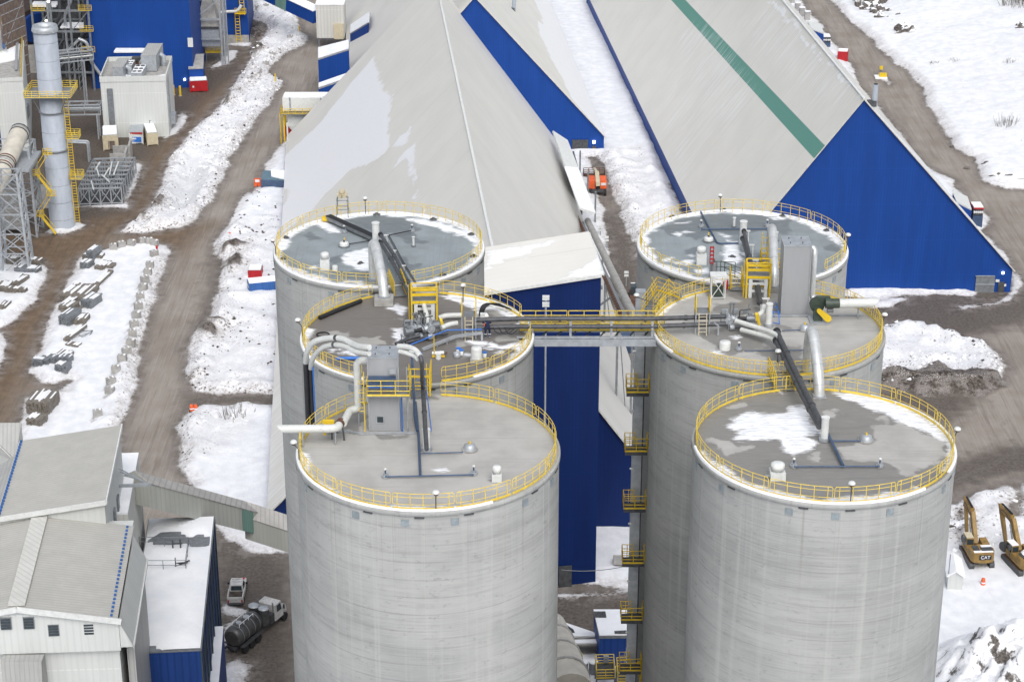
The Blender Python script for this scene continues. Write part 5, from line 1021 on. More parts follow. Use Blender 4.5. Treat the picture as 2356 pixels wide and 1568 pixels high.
m=MB();m.box(p+UP*.45,(.8,.6,.6));m.cyl(p+Vector((.1,0,.75)),.3,.22,None,12);m.build('engine',M['green_dark'],t)
for a_,b_ in(((-.5,.1),(.5,1.7)),((.5,.1),(-.5,1.7)),((-.55,.1),(.55,.1))):m=MB();m.bar(p+Vector((a_[0],-.42,a_[1])),p+Vector((b_[0],-.42,b_[1])),.05);m.build('brace',M['white'],t)
p=T_(kH,1046,1052);t=thing('gas_bottle','short red gas bottle beside the framed generator','bottle',p);m=MB();m.lathe(p,[(.18,0),(.2,.06),(.2,.6),(.14,.74),(.06,.78)],14);m.build('body',M['red'],t);m=MB();m.cyl(p+UP*.78,.12,.05,None,8);m.build('valve',M['steel_dark'],t)
p=T_(kH,898,935);t=thing('lattice_mast','small red lattice mast at the front rim of the rear right silo','mast',p)
m=MB()
for i in(-1,1):m.bar(p+Vector((i*.13,0,1.15)),p+Vector((i*.13,0,2.5)),.05);m.bar(p+Vector((i*.13,.2,1.15)),p+Vector((i*.13,.2,2.5)),.05)
for k in range(5):z=1.17+k*.32;m.bar(p+Vector((-.13,0,z)),p+Vector((.13,0,z)),.05);m.bar(p+Vector((-.13,.2,z)),p+Vector((.13,.2,z)),.05)
m.build('lattice',M['red'],t);m=MB();m.bar(p+Vector((-.1,.1,0)),p+Vector((-.1,.1,1.2)),.09);m.build('post',M['steel'],t)
p=T_(kH,925,920);m=MB();m.lathe(p,[(.26,0),(.26,1.1),(.2,1.22),(0,1.26)],16);m.cyl(p+UP*1.26,.18,.06,None,8);one(m,'pressure_tank','small upright grey tank at the foot of the red lattice mast','tank',M['steel'],p)
p=T_(kH,1060,930);t=thing('scaffold','grey green handrail frame at the front edge of the rear right silo','scaffold',p);m=MB();m.rail(p+Vector((-1.0,0,0)),p+Vector((.6,-.2,0)),1.3,.8,False,.03);m.rail(p+Vector((-.5,.1,0)),p+Vector((1.1,-.3,-.5)),1.3,.7,False,.03);m.build('rails',M['green_dark'],t)
A_,B_=T_(kH,240,1300,.05),T_(kH,400,1080,.55);t=thing('access_stair','yellow railed stair rising from the bridge to the middle right silo rim','stair',A_)
d=(B_-A_);s=Vector((-d.y,d.x,0)).normalized()*.45
for i in(-1,1):m=MB();m.rail(A_+s*i,B_+s*i,1.1,1.2,True,.025);m.build('handrail',M['yellow'],t)
m=MB()
for k in range(8):m.box(A_.lerp(B_,(k+.5)/8),(.85,.28,.04),math.atan2(d.y,d.x)-math.pi/2)
m.build('steps',M['steel'],t)
C_=T_(kH,570,1150,.55);m=MB();m.rail(B_+s,C_,1.1,1.0,True,.025);m.rail(B_-s,T_(kH,520,1160,.1),1.1,1.2,True,.025);m.build('landing_rail',M['yellow'],t)
m=MB();m.box((B_+C_)/2-UP*.05,(1.6,.9,.06));m.build('landing_deck',M['steel'],t)
m=MB();m.tube(rounded([T_(kA,655,1350,.16),T_(kA,860,1265,.16),T_(kA,1085,1175,.16)],.5),.16,12);t=one(m,'spare_hose','black spare hose lying along the rear left rail of the middle left silo','hose',M['black'],T_(kA,655,1350))
for i,(x,y,l)in enumerate(((1205,1225,'white bucket with a blue lid, left one of the pair beside the drum'),(1255,1258,'white bucket with a blue lid, right one of the pair beside the drum'),(1645,1295,'white bucket with a blue lid alone right of the vent drum'))):
 p=T_(kN,x,y);t=thing('bucket',l,'bucket',p,'white buckets with blue lids');m=MB();m.lathe(p,[(.13,0),(.16,.36),(0,.361)],14);m.build('tub',M['white'],t);m=MB();m.cyl(p+UP*.362,.05,.175,None,14);m.build('lid',M['blue_bright'],t)
p=T_(kN,1180,1285);m=MB();m.lathe(p,[(.24,0),(.26,.3),(.2,.32),(.18,.06),(0,.06)],16);one(m,'tub','open grey tub in front of the two buckets','tub',M['steel_light'],p)
p=T_(kN,870,1290);t=thing('sampler','small white valve apparatus with a yellow upright rod on the middle left silo','valve',p)
m=MB();m.box(p+UP*.06,(.9,.18,.1));m.tube([p+Vector((-.3,0,0)),p+Vector((-.3,0,1.7))],.035,6);m.build('stand',M['yellow'],t);m=MB();m.cyl(p+Vector((0,-.3,0)),.38,.2,None,12);m.tube([p+Vector((-.45,.1,.25)),p+Vector((.4,.1,.3))],.13,10);m.build('valve_body',M['white'],t);m=MB();m.tube([p+Vector((.4,.1,.2)),T_(kN,1010,1215,.1)],.05,6);m.build('arm',M['rust'],t)
m=MB();c=T_(kL,580,147,.04);m.tube([c+Vector((.45*math.cos(k*math.pi/12),.42*math.sin(k*math.pi/12),0))for k in range(25)],.05,6,0,False);one(m,'hose_ring','black rubber ring lying on the middle left silo roof','ring',M['black'],c)
t=thing('cable_bundle','looping black and silver cables rising over the rear right rail of the middle left silo','cables',T_(kN,1620,600));m=MB()
for k in range(4):
 o=k*22;m.tube(bez(T_(kN,1560+o*.9,600,.1),T_(kN,1560+o,350,1.3),T_(kN,1760+o*2,400,.6),8)+[T_(kN,1900+o*3,430+o,.2)],.06,6)
m.build('cable_loop',M['black'],t);m=MB();m.box(T_(kN,1630,620,.3),(.5,.3,.6));m.build('junction_box',M['white'],t)
m=MB()
for k in range(3):m.tube(bez(T_(kM,960+k*60,70,.9),T_(kM,1000+k*60,200,.1),T_(kM,1150+k*30,80+k*10,.7),10),.035,5)
one(m,'hanging_cable','loose black cables hanging below the bridge pipes on the middle left silo','cables',M['black'],T_(kM,1000,100))
p=T_(kJ,455,870);m=MB();m.bar(p,p+Vector((0,0,.75)),.12,.1);m.bar(p+Vector((0,0,.75)),p+Vector((-.3,.35,.85)),.12,.1);one(m,'pipe_bracket','lone bent pale bracket on the middle right silo left of the pumps','bracket',M['steel_light'],p)
t=thing('blue_ladder','small blue step ladder left of the tall plain cabinet foot','ladder',T_(kG,580,900));m=MB();m.ladder(T_(kG,590,930),T_(kG,545,780,.6),.45,(1,.2,0),.04);m.build('frame',M['blue_bright'],t);m=MB();m.bar(T_(kG,615,1000),T_(kG,540,985,.1),.05);m.bar(T_(kG,615,1000),T_(kG,600,870,.5),.05);m.build('stay',M['blue_bright'],t)
m=MB();m.tube([T_(kL,715,395,.15),T_(kL,960,390,.15)],.12,10);one(m,'blue_tube','bright blue tube lying behind the front left rail of the middle left silo','pipe',M['blue_bright'],T_(kL,715,395))
xc=PX(1470,147.0,CZ-66);t=thing('stair_tower','grey column with stacked yellow landings climbing between the right silos','stair tower',(xc,147,0))
m=MB();m.box((xc,147.2,(ZT-.3)/2),(.75,.75,ZT-.3));m.build('column',M['steel_light'],t)
m=MB();m.bar((xc+.4,147.2,0),(xc+.4,147.2,ZT-.5),.18);m.build('cable_duct',M['steel_dark'],t)
m=MB();m.tube([(xc+1.2,146.2,0),(xc+1.2,146.2,ZT-1)],.06,6);m.build('corner_pole',M['yellow'],t)
zs=[PV(r_,xc,146.5)for r_ in(893,1028,1159,1284,1414,1530)]+[12,7,2];lx0,lx1=xc-1.0,xc+.75
for i,z in enumerate(zs):
 g=MB();g.box(((lx0+lx1)/2,146.2,z-.05),(lx1-lx0,1.1,.1));g.box(((lx0+lx1)/2,145.72,z-.2),(lx1-lx0,.1,.24));ld=g.build('landing',M['steel_dark'],t)
 g=MB();g.rail((lx0,145.65,z),(lx1,145.65,z),1.15,.85,True,.035);g.rail((lx0,146.75,z),(lx0,145.65,z),1.15,.6,True,.035);g.rail((lx1,145.65,z),(lx1,146.6,z),1.15,.5,True,.035);g.rail((lx0,146.75,z),(lx1-.9,146.75,z),1.15,.5,False,.03);g.build('railing',M['yellow'],ld)
 zn=zs[i-1]if i else ZT-.2
 g=MB();a_,b_=Vector((xc+.9,146.0,z)),Vector((xc+2.6,146.5,z+(zn-z)*.52));c_=Vector((xc+.8,147.2,zn))
 for p1_,p2_ in((a_,b_),(b_+Vector((0,.7,0)),c_)):
  g.bar(p1_,p2_,.7,.08);g.tube([p1_+UP*1.0,p2_+UP*1.0],.035,5);g.tube([p1_+UP*.5,p2_+UP*.5],.03,5)
 g.build('flight',M['yellow'],t)
 if i<6:g=MB();g.lathe((xc-.42,146.8,z+3.0),[(0,.12),(.12,.08),(.14,0),(0,-.1)],10);g.build('wall_lamp',M['white'],t)
# ------------------------------------------------------------------ buildings and plant around the silos
def block(name,label,cat,bl,br,top,depth,wall,roof='steel',parapet=.0,group=None,h=None,snow=None,base=-.3,slope=0.0):
 a,b=P(*bl),P(*br);ax=(b-a);wd=ax.length;ax.normalize();up=Vector((-ax.y,ax.x,0));H=h if h else PV(top,a.x,a.y)
 t=thing(name,label,cat,(a+b)/2+up*depth/2,group);q=[a,b,b+up*depth,a+up*depth];zz=[H,H,H+slope,H+slope]
 m=MB();m.prism([(p.x,p.y)for p in q],base,[z-.05 for z in zz]);m.build('wall',M[wall],t)
 c=sum(q,Vector())/4;e=.15 if parapet==0 else-.25
 qq=[p+(p-c).normalized()*e for p in q]
 m=MB();m.slab([(p.x,p.y,z+(.12 if parapet==0 else.0))for p,z in zip(qq,zz)],.16);m.build('roof',M[roof],t)
 if parapet:
  m=MB()
  for i in range(4):m.bar(q[i]+UP*(H+parapet/2-.1),q[(i+1)%4]+UP*(H+parapet/2-.1),.22,parapet+.2)
  m.build('parapet',M[wall],t)
 if snow:
  m=MB();m.slab([(p.x,p.y,z+.3)for p,z in zip([p.lerp(c,snow)for p in q],zz)],.17);m.build('snow_layer',M['snow'],t)
 return t,a,b,ax,up,H
kW=K(350,170,6.2714)
bb,a,b,ax,up,H=block('plant_building','huge blue plant building behind the white cube building, yellow rail on its roof edge','plant building',(213,204),(447,202),0,26,'blue','steel',h=19.6)
m=MB();m.rail(a+UP*H-up*-.2,a+ax*13+UP*H+up*.2,1.1,2,True,.05);m.build('roof_railing',M['yellow'],bb)
m=MB();c1=PY(284,138,a.y-.6);m.box(c1+Vector((2.6,-.9,.9)),(7.6,2.4,2.6));cn=m.build('canopy',M['blue'],bb);m=MB();m.box(c1+Vector((2.6,-.9,2.35)),(8.2,2.8,.3));m.build('roof_slab',M['snow'],cn)
m=MB();q=PY(438,98,b.y-.2);m.box(q,(1.1,.12,2.0));m.build('wall_vent',M['white'],bb)
m=MB();q=PY(425,183,b.y-.3);m.box(q,(.35,.3,.4));m.build('wall_lamp',M['lit'],bb)
block('annex','small blue annex with a grey sloping roof at the corner of the big blue building','annex',(437,205),(470,204),159,7,'blue','concrete',slope=1.2)
b2,a,b,ax,up,H=block('plant_building','second blue plant building with a yellow wall ladder at the top edge of the picture','plant building',(517,99),(573,98),0,24,'blue','steel',h=18)
m=MB();q=PY(549,98,a.y-.4);m.ladder(q,q+UP*7,1.0,(1,0,0),.1,0,0,.7);q2=q+Vector((1.2,0,6.5));m.ladder(q2,q2+UP*10,1.0,(1,0,0),.1,0,0,.7);m.box(q+Vector((.8,-.3,7)),(2.6,1.2,.2));m.rail(q+Vector((-.4,-.8,7.1)),q+Vector((2.2,-.8,7.1)),1.2,.9,True,.06);m.build('wall_ladder',M['yellow'],b2)
m=MB();m.box(((a.x+b.x)/2,a.y-.1,.9),((b-a).length+.2,.3,2.0));m.build('plinth',M['concrete'],b2)
m=MB();q=PY(512,28,a.y-1);m.tube(rounded([q+Vector((-4,0,-1)),q,q+Vector((3.5,0,.2)),q+Vector((4.4,0,1.6))],1),.35,10);m.build('vent_pipe',M['white'],b2)
wb,a,b,ax,up,H=block('cube_building','white cube building with a grey parapet roof carrying air units','building',(241,317),(390,314),187,14.5,'white_wall','concrete',.9)
m=MB();q=PY(kW(380,0)[0],kW(0,1015)[1],a.y-.1);m.box((q.x,a.y-.06,H*.46),(1.15,.25,H*.82));m.build('louvre_strip',M['steel'],wb)
rw=b+up*3
for dx in(0,1.6):m=MB();m.ladder(Vector((b.x,b.y,2))+up*(3+dx)+ax*.12,Vector((b.x,b.y,H))+up*(3+dx)+ax*.12,.7,tuple(up),.05);m.build('wall_ladder',M['steel_light'],wb)
m=MB();m.box(Vector((b.x,b.y,2.2))+up*5.5+ax*.5,(.9,3.5,1.6),AX);m.build('wall_box',M['steel_light'],wb)
m=MB();c_=(a+b)/2+up*3.4+ax*1.9;m.slab([c_+ax*x+up*y+UP*(H+.12)for x,y in((-4.6,-3.0),(4.4,-3.0),(4.5,.8),(2.6,-.6),(.8,-1.4),(-.4,.6),(-4.6,1.2))],.1);m.build('roof_snow',M['snow'],wb)
def roof_unit(px,py,w_,d_,h_,label,fans=0,hood=False):
 p=P(px,py,H+.05);t=thing('air_unit',label,'air unit',p,'air units on the white cube building');m=MB();m.box(p+Vector((0,d_/2,h_/2+.1)),(w_,d_,h_));m.build('casing',M['steel_light'],t)
 if fans:
  m=MB();m.box(p+Vector((0,d_/2,h_+.14)),(w_*.94,d_*.94,.06));m.build('snow_layer',M['snow'],t)
  for i in range(2):
   for j in range(fans):m=MB();m.cyl(p+Vector(((i-.5)*w_*.46,d_*(j+.5)/fans,h_+.1)),.16,min(w_*.2,d_/fans*.4),None,14);m.build('fan',M['steel_dark'],t)
 else:m=MB();m.box(p+Vector((0,d_/2,h_+.15)),(w_+.1,d_+.1,.1));m.build('roof_sheet',M['beige_roof_x'],t)
 if hood:m=MB();m.tube([p+Vector((w_/2,d_*.5,h_*.75)),p+Vector((w_/2+.7,d_*.5,h_*.6)),p+Vector((w_/2+.7,d_*.5,0))],.55,12);m.build('duct',M['steel_light'],t)
for a_ in((*kW(590,800),2.1,6.5,2.3,'long air unit at the left of the white cube building roof',0,True),(*kW(1020,815),2.2,6,1.3,'low snowy fan unit in the middle of the white cube building roof',3),(*kW(840,625),1.3,5,1.2,'dark little fan unit behind the low snowy one',3),(*kW(1320,620),3.0,9,3.2,'largest air unit at the rear of the white cube building roof',0,True)):roof_unit(*a_)
q=P(*kW(1020,480),H);t=thing('roof_exhaust','dark rusty exhaust fitting left of the largest air unit','exhaust',q);m=MB();m.cyl(q,1.0,.45,None,10);m.build('stem',M['rust'],t);m=MB();m.box(q+UP*1.5,(1.6,1.4,.7));m.build('head',M['steel_dark'],t)
p=P(482,150);t=thing('hopper_tower','grey steel tower holding a tapered hopper between the two blue buildings','hopper tower',p);z_=22
for i in(-1,1):
 for j in(0,1):m=MB();m.bar(p+Vector((i*3.0,j*6.5,0)),p+Vector((i*3.0,j*6.5,z_)),.4);m.build('column',M['steel_light'],t)
m=MB()
for z in(6,10.5,15,19.5):m.bar(p+Vector((-3,0,z)),p+Vector((3,0,z)),.35);m.bar(p+Vector((3,0,z)),p+Vector((3,6.5,z)),.3);m.bar(p+Vector((-3,0,z)),p+Vector((-3,6.5,z)),.3)
m.bar(p+Vector((-3,0,10.5)),p+Vector((3,0,15)),.25);m.bar(p+Vector((-3,0,19.5)),p+Vector((3,0,15)),.25);m.bar(p+Vector((3,0,6)),p+Vector((3,6.5,10.5)),.22);m.build('beams',M['steel_light'],t)
def frustum(m,c,w0,d0,z0,w1,d1,z1):
 vs=[(c.x+i*w/2,c.y+j*d/2,z)for w,d,z in((w0,d0,z0),(w1,d1,z1))for i,j in((-1,-1),(1,-1),(1,1),(-1,1))]
 m.add(vs,[(3,2,1,0),(4,5,6,7),(0,1,5,4),(1,2,6,5),(2,3,7,6),(3,0,4,7)])
c=p+Vector((0,3.2,0));m=MB();frustum(m,c,5.0,5,8.6,1.6,2.0,15.5);frustum(m,c,1.6,2,15.5,2.6,3,21);m.build('hopper',M['concrete'],t)
m=MB();m.box(c+UP*6.3,(5.0,5,4.4));m.build('lower_box',M['steel_light'],t);m=MB();m.box(c+Vector((0,-2.6,8.4)),(4.9,.3,.5));m.build('slot_band',M['steel_dark'],t)
m=MB();m.tube([p+Vector((3.6,0,0)),p+Vector((3.7,0,z_))],.18,8);m.tube([p+Vector((4.2,1,0)),p+Vector((4.2,1,z_))],.14,8);m.build('riser_pipe',M['steel_light'],t)
p=P(493,140);t=thing('yellow_platform','small yellow railed stair platform at the foot of the hopper tower','platform',p);m=MB();m.box(p+UP*2.2,(3.4,2,.2));m.rail(p+Vector((-1.7,-1,2.3)),p+Vector((1.7,-1,2.3)),1.2,.8,True,.07);m.rail(p+Vector((1.7,-1,2.3)),p+Vector((1.7,1,2.3)),1.2,.8,True,.07);m.build('railing',M['yellow'],t);m=MB();m.bar(p+Vector((-1.7,-1.2,2.2)),p+Vector((-4.6,-1.2,0)),.9,.2);[m.bar(p+Vector((x,-.8,0)),p+Vector((x,-.8,2.2)),.15)for x in(-1.6,1.6)];m.build('stair',M['steel'],t)
p=P(145,522);top=PV(70,p.x,p.y);t=thing('chimney_stack','tall silver chimney with yellow platforms in the left plant yard','chimney',p)
m=MB();r0,r1=2.25,1.98;m.lathe(p,[(r0*1.04,-.3),(r0*1.04,.5),(r0,.5),(r1,top),(r1-.15,top),(r1-.2,top-2)],40);m.build('shell',M['chimney'],t)
for k in range(11):z=top*(k+.6)/11.2;r=r0+(r1-r0)*z/top;m=MB();m.lathe(p,[(r,z),(r+.025,z+.02),(r+.025,z+.09),(r,z+.11)],36);m.build('weld_ring',M['chimney'],t)
for z in(top*.405,top*.655-2):m=MB();m.lathe(p,[(r0-.1,z),(r0+.1,z),(r0+.1,z+.2),(r0-.1,z+.2)],36);m.build('flange',M['steel'],t)
m=MB();m.lathe(p,[(r1+.15,top-.2),(r1+.3,top+.1),(r1+.1,top+.9),(r1-.15,top+.9),(r1-.3,top)],36);m.build('crown',M['steel_light'],t)
def ring_deck(z,x0,x1,y0,y1,nm='platform'):
 m=MB();m.box(p+Vector(((x0+x1)/2,(y0+y1)/2,z)),(x1-x0,y1-y0,.14));d_=m.build(nm,M['steel'],t);m=MB();c4=[p+Vector((x0,y0,z+.07)),p+Vector((x1,y0,z+.07)),p+Vector((x1,y1,z+.07)),p+Vector((x0,y1,z+.07))]
 for i in range(4):m.rail(c4[i],c4[(i+1)%4],1.15,1.4,True,.05)
 m.build('railing',M['yellow_rail'],d_)
zP=PV(225,p.x,p.y-3);ring_deck(zP,-3.9,4.1,-3.3,3.3)
m=MB()
for x in(-3,3):m.bar(p+Vector((x,-2,zP)),p+Vector((x*.6,-1.2,zP-3.2)),.14)
m.build('bracket',M['steel'],t)
for rr_ in(320,413):ring_deck(PV(rr_,p.x,p.y-1),2.2,4.4,-1.2,.9,'landing')
m=MB();m.ladder(p+Vector((2.9,-.9,1)),p+Vector((2.6,-.9,zP)),.8,(1,0,0),.06,0,0,.5)
for k in range(int(zP/1.4)-2):
 z=4+k*1.4;cx_=2.85-.3*z/zP;m.tube([p+Vector((cx_+.5*math.cos(a_),-.9-.6*math.sin(a_),z))for a_ in[i*math.pi/6 for i in range(7)]],.035,4)
m.build('caged_ladder',M['yellow'],t)
lb,a,b,ax,up,H=block('plant_building','white plant building with blue skirting cut by the left picture edge','plant building',(-70,330),(36,322),110,18,'white_wall','beige_roof_x',h=18.5)
m=MB();m.box((a+b)/2+Vector((0,-.15,1.9)),((b-a).length+.3,.2,4.4),math.atan2(ax.y,ax.x));m.build('skirting',M['blue'],lb)
m=MB();m.box((a+b)/2+ax*1.0+Vector((0,-.9,H-4.6)),((b-a).length+2,1.8,3.0),math.atan2(ax.y,ax.x));m.build('overhang',M['white'],lb)
m=MB();m.bar(b+ax*-.5+UP*(H+.5),b+up*14+UP*(H+3),.3,.5);m.build('roof_beam',M['blue_box'],lb)
lo,a,b,ax,up,H=block('long_building','long white building with a snowy flat roof and yellow edge rail behind the chimney','building',(10,392),(72,388),187,44,'white_wall','concrete',.5)
m=MB();m.slab([a+ax*x+up*y+UP*(H+.25)for x,y in((.6,12),(4.2,14),(4.4,30),(3,43),(.5,43))],.2);m.build('roof_snow',M['snow'],lo)
m=MB();m.rail(b+UP*(H+.3)-ax*.2,b+up*43+UP*(H+.3)-ax*.2,1.2,2.4,True,.06);m.rail(a+UP*(H+.3)+up*43,b+UP*(H+.3)+up*43,1.2,2.4,True,.06);m.build('roof_railing',M['yellow'],lo)
m=MB();m.bar(b+up*6-ax*1.2+UP*(H+.5),b+up*34-ax*1.2+UP*(H+.5),.5,.4);m.build('roof_duct',M['steel_light'],lo)
m=MB();m.box(b+ax*.1+up*8+UP*9,(.3,3,2.4),AX);m.build('louvre',M['steel'],lo)
q=P(30,150,19);t=thing('screen_wall','tall brown lattice screen standing beside the left white building','screen',P(40,330));m=MB();c0=P(42,318);
for k in range(6):m.bar(c0+Vector((-1.2+k*.5,k*1.6,8)),c0+Vector((-1.2+k*.5,k*1.6,27)),.28)
m.build('mullion',M['brown_grid'],t);m=MB();
for z in range(9,28,2):m.bar(c0+Vector((-1.3,-.1,z)),c0+Vector((1.5,8.2,z)),.16)
m.bar(c0+Vector((-1.3,-.1,10)),c0+Vector((1.5,8.2,18)),.12);m.bar(c0+Vector((-1.3,-.1,18)),c0+Vector((1.5,8.2,26)),.12);m.build('crossbar',M['steel_light'],t);m=MB();m.bar(c0+Vector((-1.1,.6,17.5)),c0+Vector((1.6,8.6,17.5)),.1,19);m.build('panel',M['brown_grid'],t)
A_,B_=PY(-10,-60,470),PY(84,62,446);t=thing('kiln','huge dark brown rotary kiln tube in the upper left corner','kiln',B_);m=MB();m.tube([A_,B_],4.6,30);m.build('shell',M['kiln'],t);d=(B_-A_).normalized()
for k in(.3,.55,.8):c=A_.lerp(B_,k);m=MB();m.tube([c-d*.4,c+d*.4],4.85,30);m.build('tyre_ring',M['steel_dark'],t)
m=MB();m.tube([B_,B_+d*.8],3.6,24);m.build('hood',M['blue_old'],t);m=MB();m.bar(Vector((B_.x-2,B_.y,0)),Vector((B_.x-2,B_.y,B_.z-4)),3,3);m.build('pier',M['concrete'],t)
p=P(165,208);t=thing('process_tower','open dark steel process tower with snowy floors left of the big blue building','process tower',p+Vector((0,10,0)))
for i in range(4):
 for j in range(2):m=MB();q=p+Vector((-7+i*4.0,j*10,0));m.bar(q,q+UP*26,.42);m.build('column',M['steel'],t)
m=MB()
for z in(4,8.5,13,17.5,22):m.bar(p+Vector((-7,0,z)),p+Vector((5,0,z)),.4);m.bar(p+Vector((-7,10,z)),p+Vector((5,10,z)),.4);m.bar(p+Vector((-3,0,z)),p+Vector((-3,10,z)),.3)
for i in range(3):
 for z in(4,13):m.bar(p+Vector((-7+i*4,0,z)),p+Vector((-3+i*4,0,z+4.5)),.18)
m.build('beams',M['steel'],t)
m=MB();m.box(p+Vector((-1,11.5,11)),(13,2,22));m.build('rear_panel',M['steel_dark'],t)
for z,x in((22.3,-4.5),(17.8,-5),(13.2,1)):m=MB();m.box(p+Vector((x,4,z+.1)),(5.5,4,.3));m.build('snowy_floor',M['snow'],t)
for k in range(5):m=MB();x=-6+k*2.6;m.tube(rounded([p+Vector((x,3,0)),p+Vector((x,3,10+3*(k%3))),p+Vector((x+2,2,13+3*(k%3))),p+Vector((x+2,2,25))],1),.3+.12*(k%2),8);m.build('pipe',M['pipe_dark' if k%2 else 'steel_light'],t)
for z in(8.6,13.1,17.6):
 for x in(3,-7):m=MB();m.rail(p+Vector((x,-.4,z)),p+Vector((x+2.8,-.4,z)),1.2,1.2,True,.05);m.build('railing',M['yellow'],t)
for x,z in((-4,15.5),(-5.8,9.8),(-3.2,19.6)):m=MB();m.lathe(p+Vector((x,-.6,z)),[(0,.25),(.25,.1),(.25,-.1),(0,-.2)],8);m.build('lamp',M['lit'],t)
def pipe_rack(label,a,b,z,w_,npipes,legs,group='pipe racks'):
 a,b=Vector(a),Vector(b);t=thing('pipe_rack',label,'pipe rack',a,group);d=(b-a).normalized();s=d.cross(UP)
 m=MB()
 for i in(-1,1):
  for dz in(0,-2):m.bar(a+s*i*w_/2+UP*(z+dz),b+s*i*w_/2+UP*(z+dz),.25)
 n=max(2,int((b-a).length/2.5))
 for k in range(n+1):
  c=a.lerp(b,k/n)
  for i in(-1,1):m.bar(c+s*i*w_/2+UP*(z-2),c+s*i*w_/2+UP*z,.16)
  m.bar(c-s*w_/2+UP*z,c+s*w_/2+UP*z,.16)
  if k<n:c2=a.lerp(b,(k+1)/n);m.bar(c-s*w_/2+UP*(z-2),c2-s*w_/2+UP*z,.1)
 m.build('truss',M['steel_light'],t)
 for k in range(npipes):o_=s*(-w_/2+w_*(k+.5)/npipes)+UP*(z-1.2+.5*(k%2));m=MB();m.tube([a+o_,b+o_],.16,8);m.build('pipe',M[['steel_light','pipe_dark','pipe_white'][k%3]],t)
 for k in legs:c=a.lerp(b,k);m=MB();m.bar(c-s*w_/2,c-s*w_/2+UP*(z-2),.28);m.bar(c+s*w_/2,c+s*w_/2+UP*(z-2),.28);m.build('leg',M['steel_light'],t)
pipe_rack('pipe rack between the chimney and the white cube building',P(130,318),P(238,316),7.2,2.6,4,(.92,))
pipe_rack('higher pipe rack between the process tower and the big blue building',P(110,258),P(222,245),12.5,2.4,3,(.3,.8))
p=P(200,372);t=thing('pipe_gallows','bent grey pipe frame standing right of the chimney','pipe frame',p);m=MB()
for dy in(0,1.2):m.tube(rounded([p+Vector((.4,dy,0)),p+Vector((.4,dy,3.8)),p+Vector((-4.4,dy+.3,3.9))],.5),.22,8)
m.build('frame',M['steel_light'],t)
p=P(190,206);t=thing('sloping_conveyor','lattice legged conveyor sloping down beside the process tower','conveyor',p);m=MB();q=P(148,206);m.bar(q+UP*7.2,p+UP*11,1.0,.5);m.build('trough',M['steel_light'],t);m=MB();m.tube(rounded([p+UP*11.2,p+Vector((1.8,0,10.5)),p+Vector((2.4,0,6)),p+Vector((5,0,2))],1),.4,8);m.build('spout',M['steel_light'],t)
for dx in(-2,0):
 m=MB()
 for i in(-.5,.5):m.bar(p+Vector((dx+i,0,0)),p+Vector((dx+i,0,10.5)),.14)
 for k in range(8):m.bar(p+Vector((dx-.5,0,k*1.3)),p+Vector((dx+.5,0,(k+1)*1.3)),.09)
 m.build('leg',M['steel_light'],t)
def lattice_tower(label,p,w0,d0,w1,d1,h,n,group='lattice conveyor towers',yaw=0.0):
 t=thing('lattice_tower',label,'lattice tower',p,group);M3=Matrix.Rotation(yaw,3,'Z');at=lambda i,j,k:p+M3@Vector((i*(w0+(w1-w0)*k/n)/2,j*(d0+(d1-d0)*k/n)/2,0))+UP*h*k/n
 for i in(-1,1):
  for j in(-1,1):m=MB();m.bar(at(i,j,0),at(i,j,n),.38);m.build('leg',M['steel_light'],t)
 m=MB();c4=[(-1,-1),(1,-1),(1,1),(-1,1)]
 for k in range(n):
  for e in range(4):
   (i,j),(i2,j2)=c4[e],c4[(e+1)%4];m.bar(at(i,j,k+1),at(i2,j2,k+1),.2);m.bar(at(i,j,k),at(i2,j2,k+1),.14);m.bar(at(i2,j2,k),at(i,j,k+1),.14)
 m.build('bracing',M['steel_light'],t)
 return t
pt1,pt2=P(36,630),P(44,548);E1,E2=PY(46,304,346),PY(-30,470,322);E3=E2+(E2-E1)*.8
lattice_tower('nearer tall lattice tower under the beige conveyor tube',pt1+Vector((0,2,0)),4.6,3.4,3.4,3.0,PV(395,pt1.x,pt1.y+2),5)
lt=lattice_tower('farther wide lattice tower with yellow stairs under the end of the beige conveyor tube',pt2+Vector((-1,3,0)),8.2,5,8.0,5,PV(330,pt2.x,pt2.y+3),4)
m=MB();h_=PV(330,pt2.x,pt2.y);
for k in range(4):
 a_=pt2+Vector((3.8 if k%2 else 6.2,1.5,h_*k/4.6+.3));b_=pt2+Vector((6.2 if k%2 else 3.8,1.5,h_*(k+1)/4.6));m.bar(a_,b_,.9,.12);m.tube([a_+UP*1.1,b_+UP*1.1],.06,5);m.rail(b_+Vector((-.8,-.8,0)),b_+Vector((.8,-.8,0)),1.1,.8,True,.05)
m.build('stair',M['yellow'],lt)
m=MB();m.box(pt2+Vector((-2,3.5,h_*.3)),(5,3,h_*.5));m.build('enclosure',M['concrete'],lt)
t=thing('conveyor_tube','large beige conveyor tube with dark end rings at the left edge','conveyor tube',E1);m=MB();m.tube([E1,E2,E3],1.62,24);m.build('tube',M['tan'],t);d=(E1-E2).normalized()
M['tan2']=mat('pale_beige_tube',(.56,.53,.46),.6,0,.12,.6,(.35,.27,.2),.35);t.children[0].data.materials[0]=M['tan2']
for k,mm in((.0,'steel_dark'),(.02,'steel_light'),(.045,'steel_dark'),(.43,'rust'),(.46,'steel_dark'),(.49,'steel_light'),(.52,'rust'),(.55,'steel_dark'),(.95,'rust')):c=E1.lerp(E2,k);m=MB();m.tube([c-d*.12,c+d*.12],1.72,24);m.build('band',M[mm],t)
m=MB();m.box(E1-d*6+UP*-2.2,(7.5,10,.5));m.build('cradle',M['steel_light'],t)
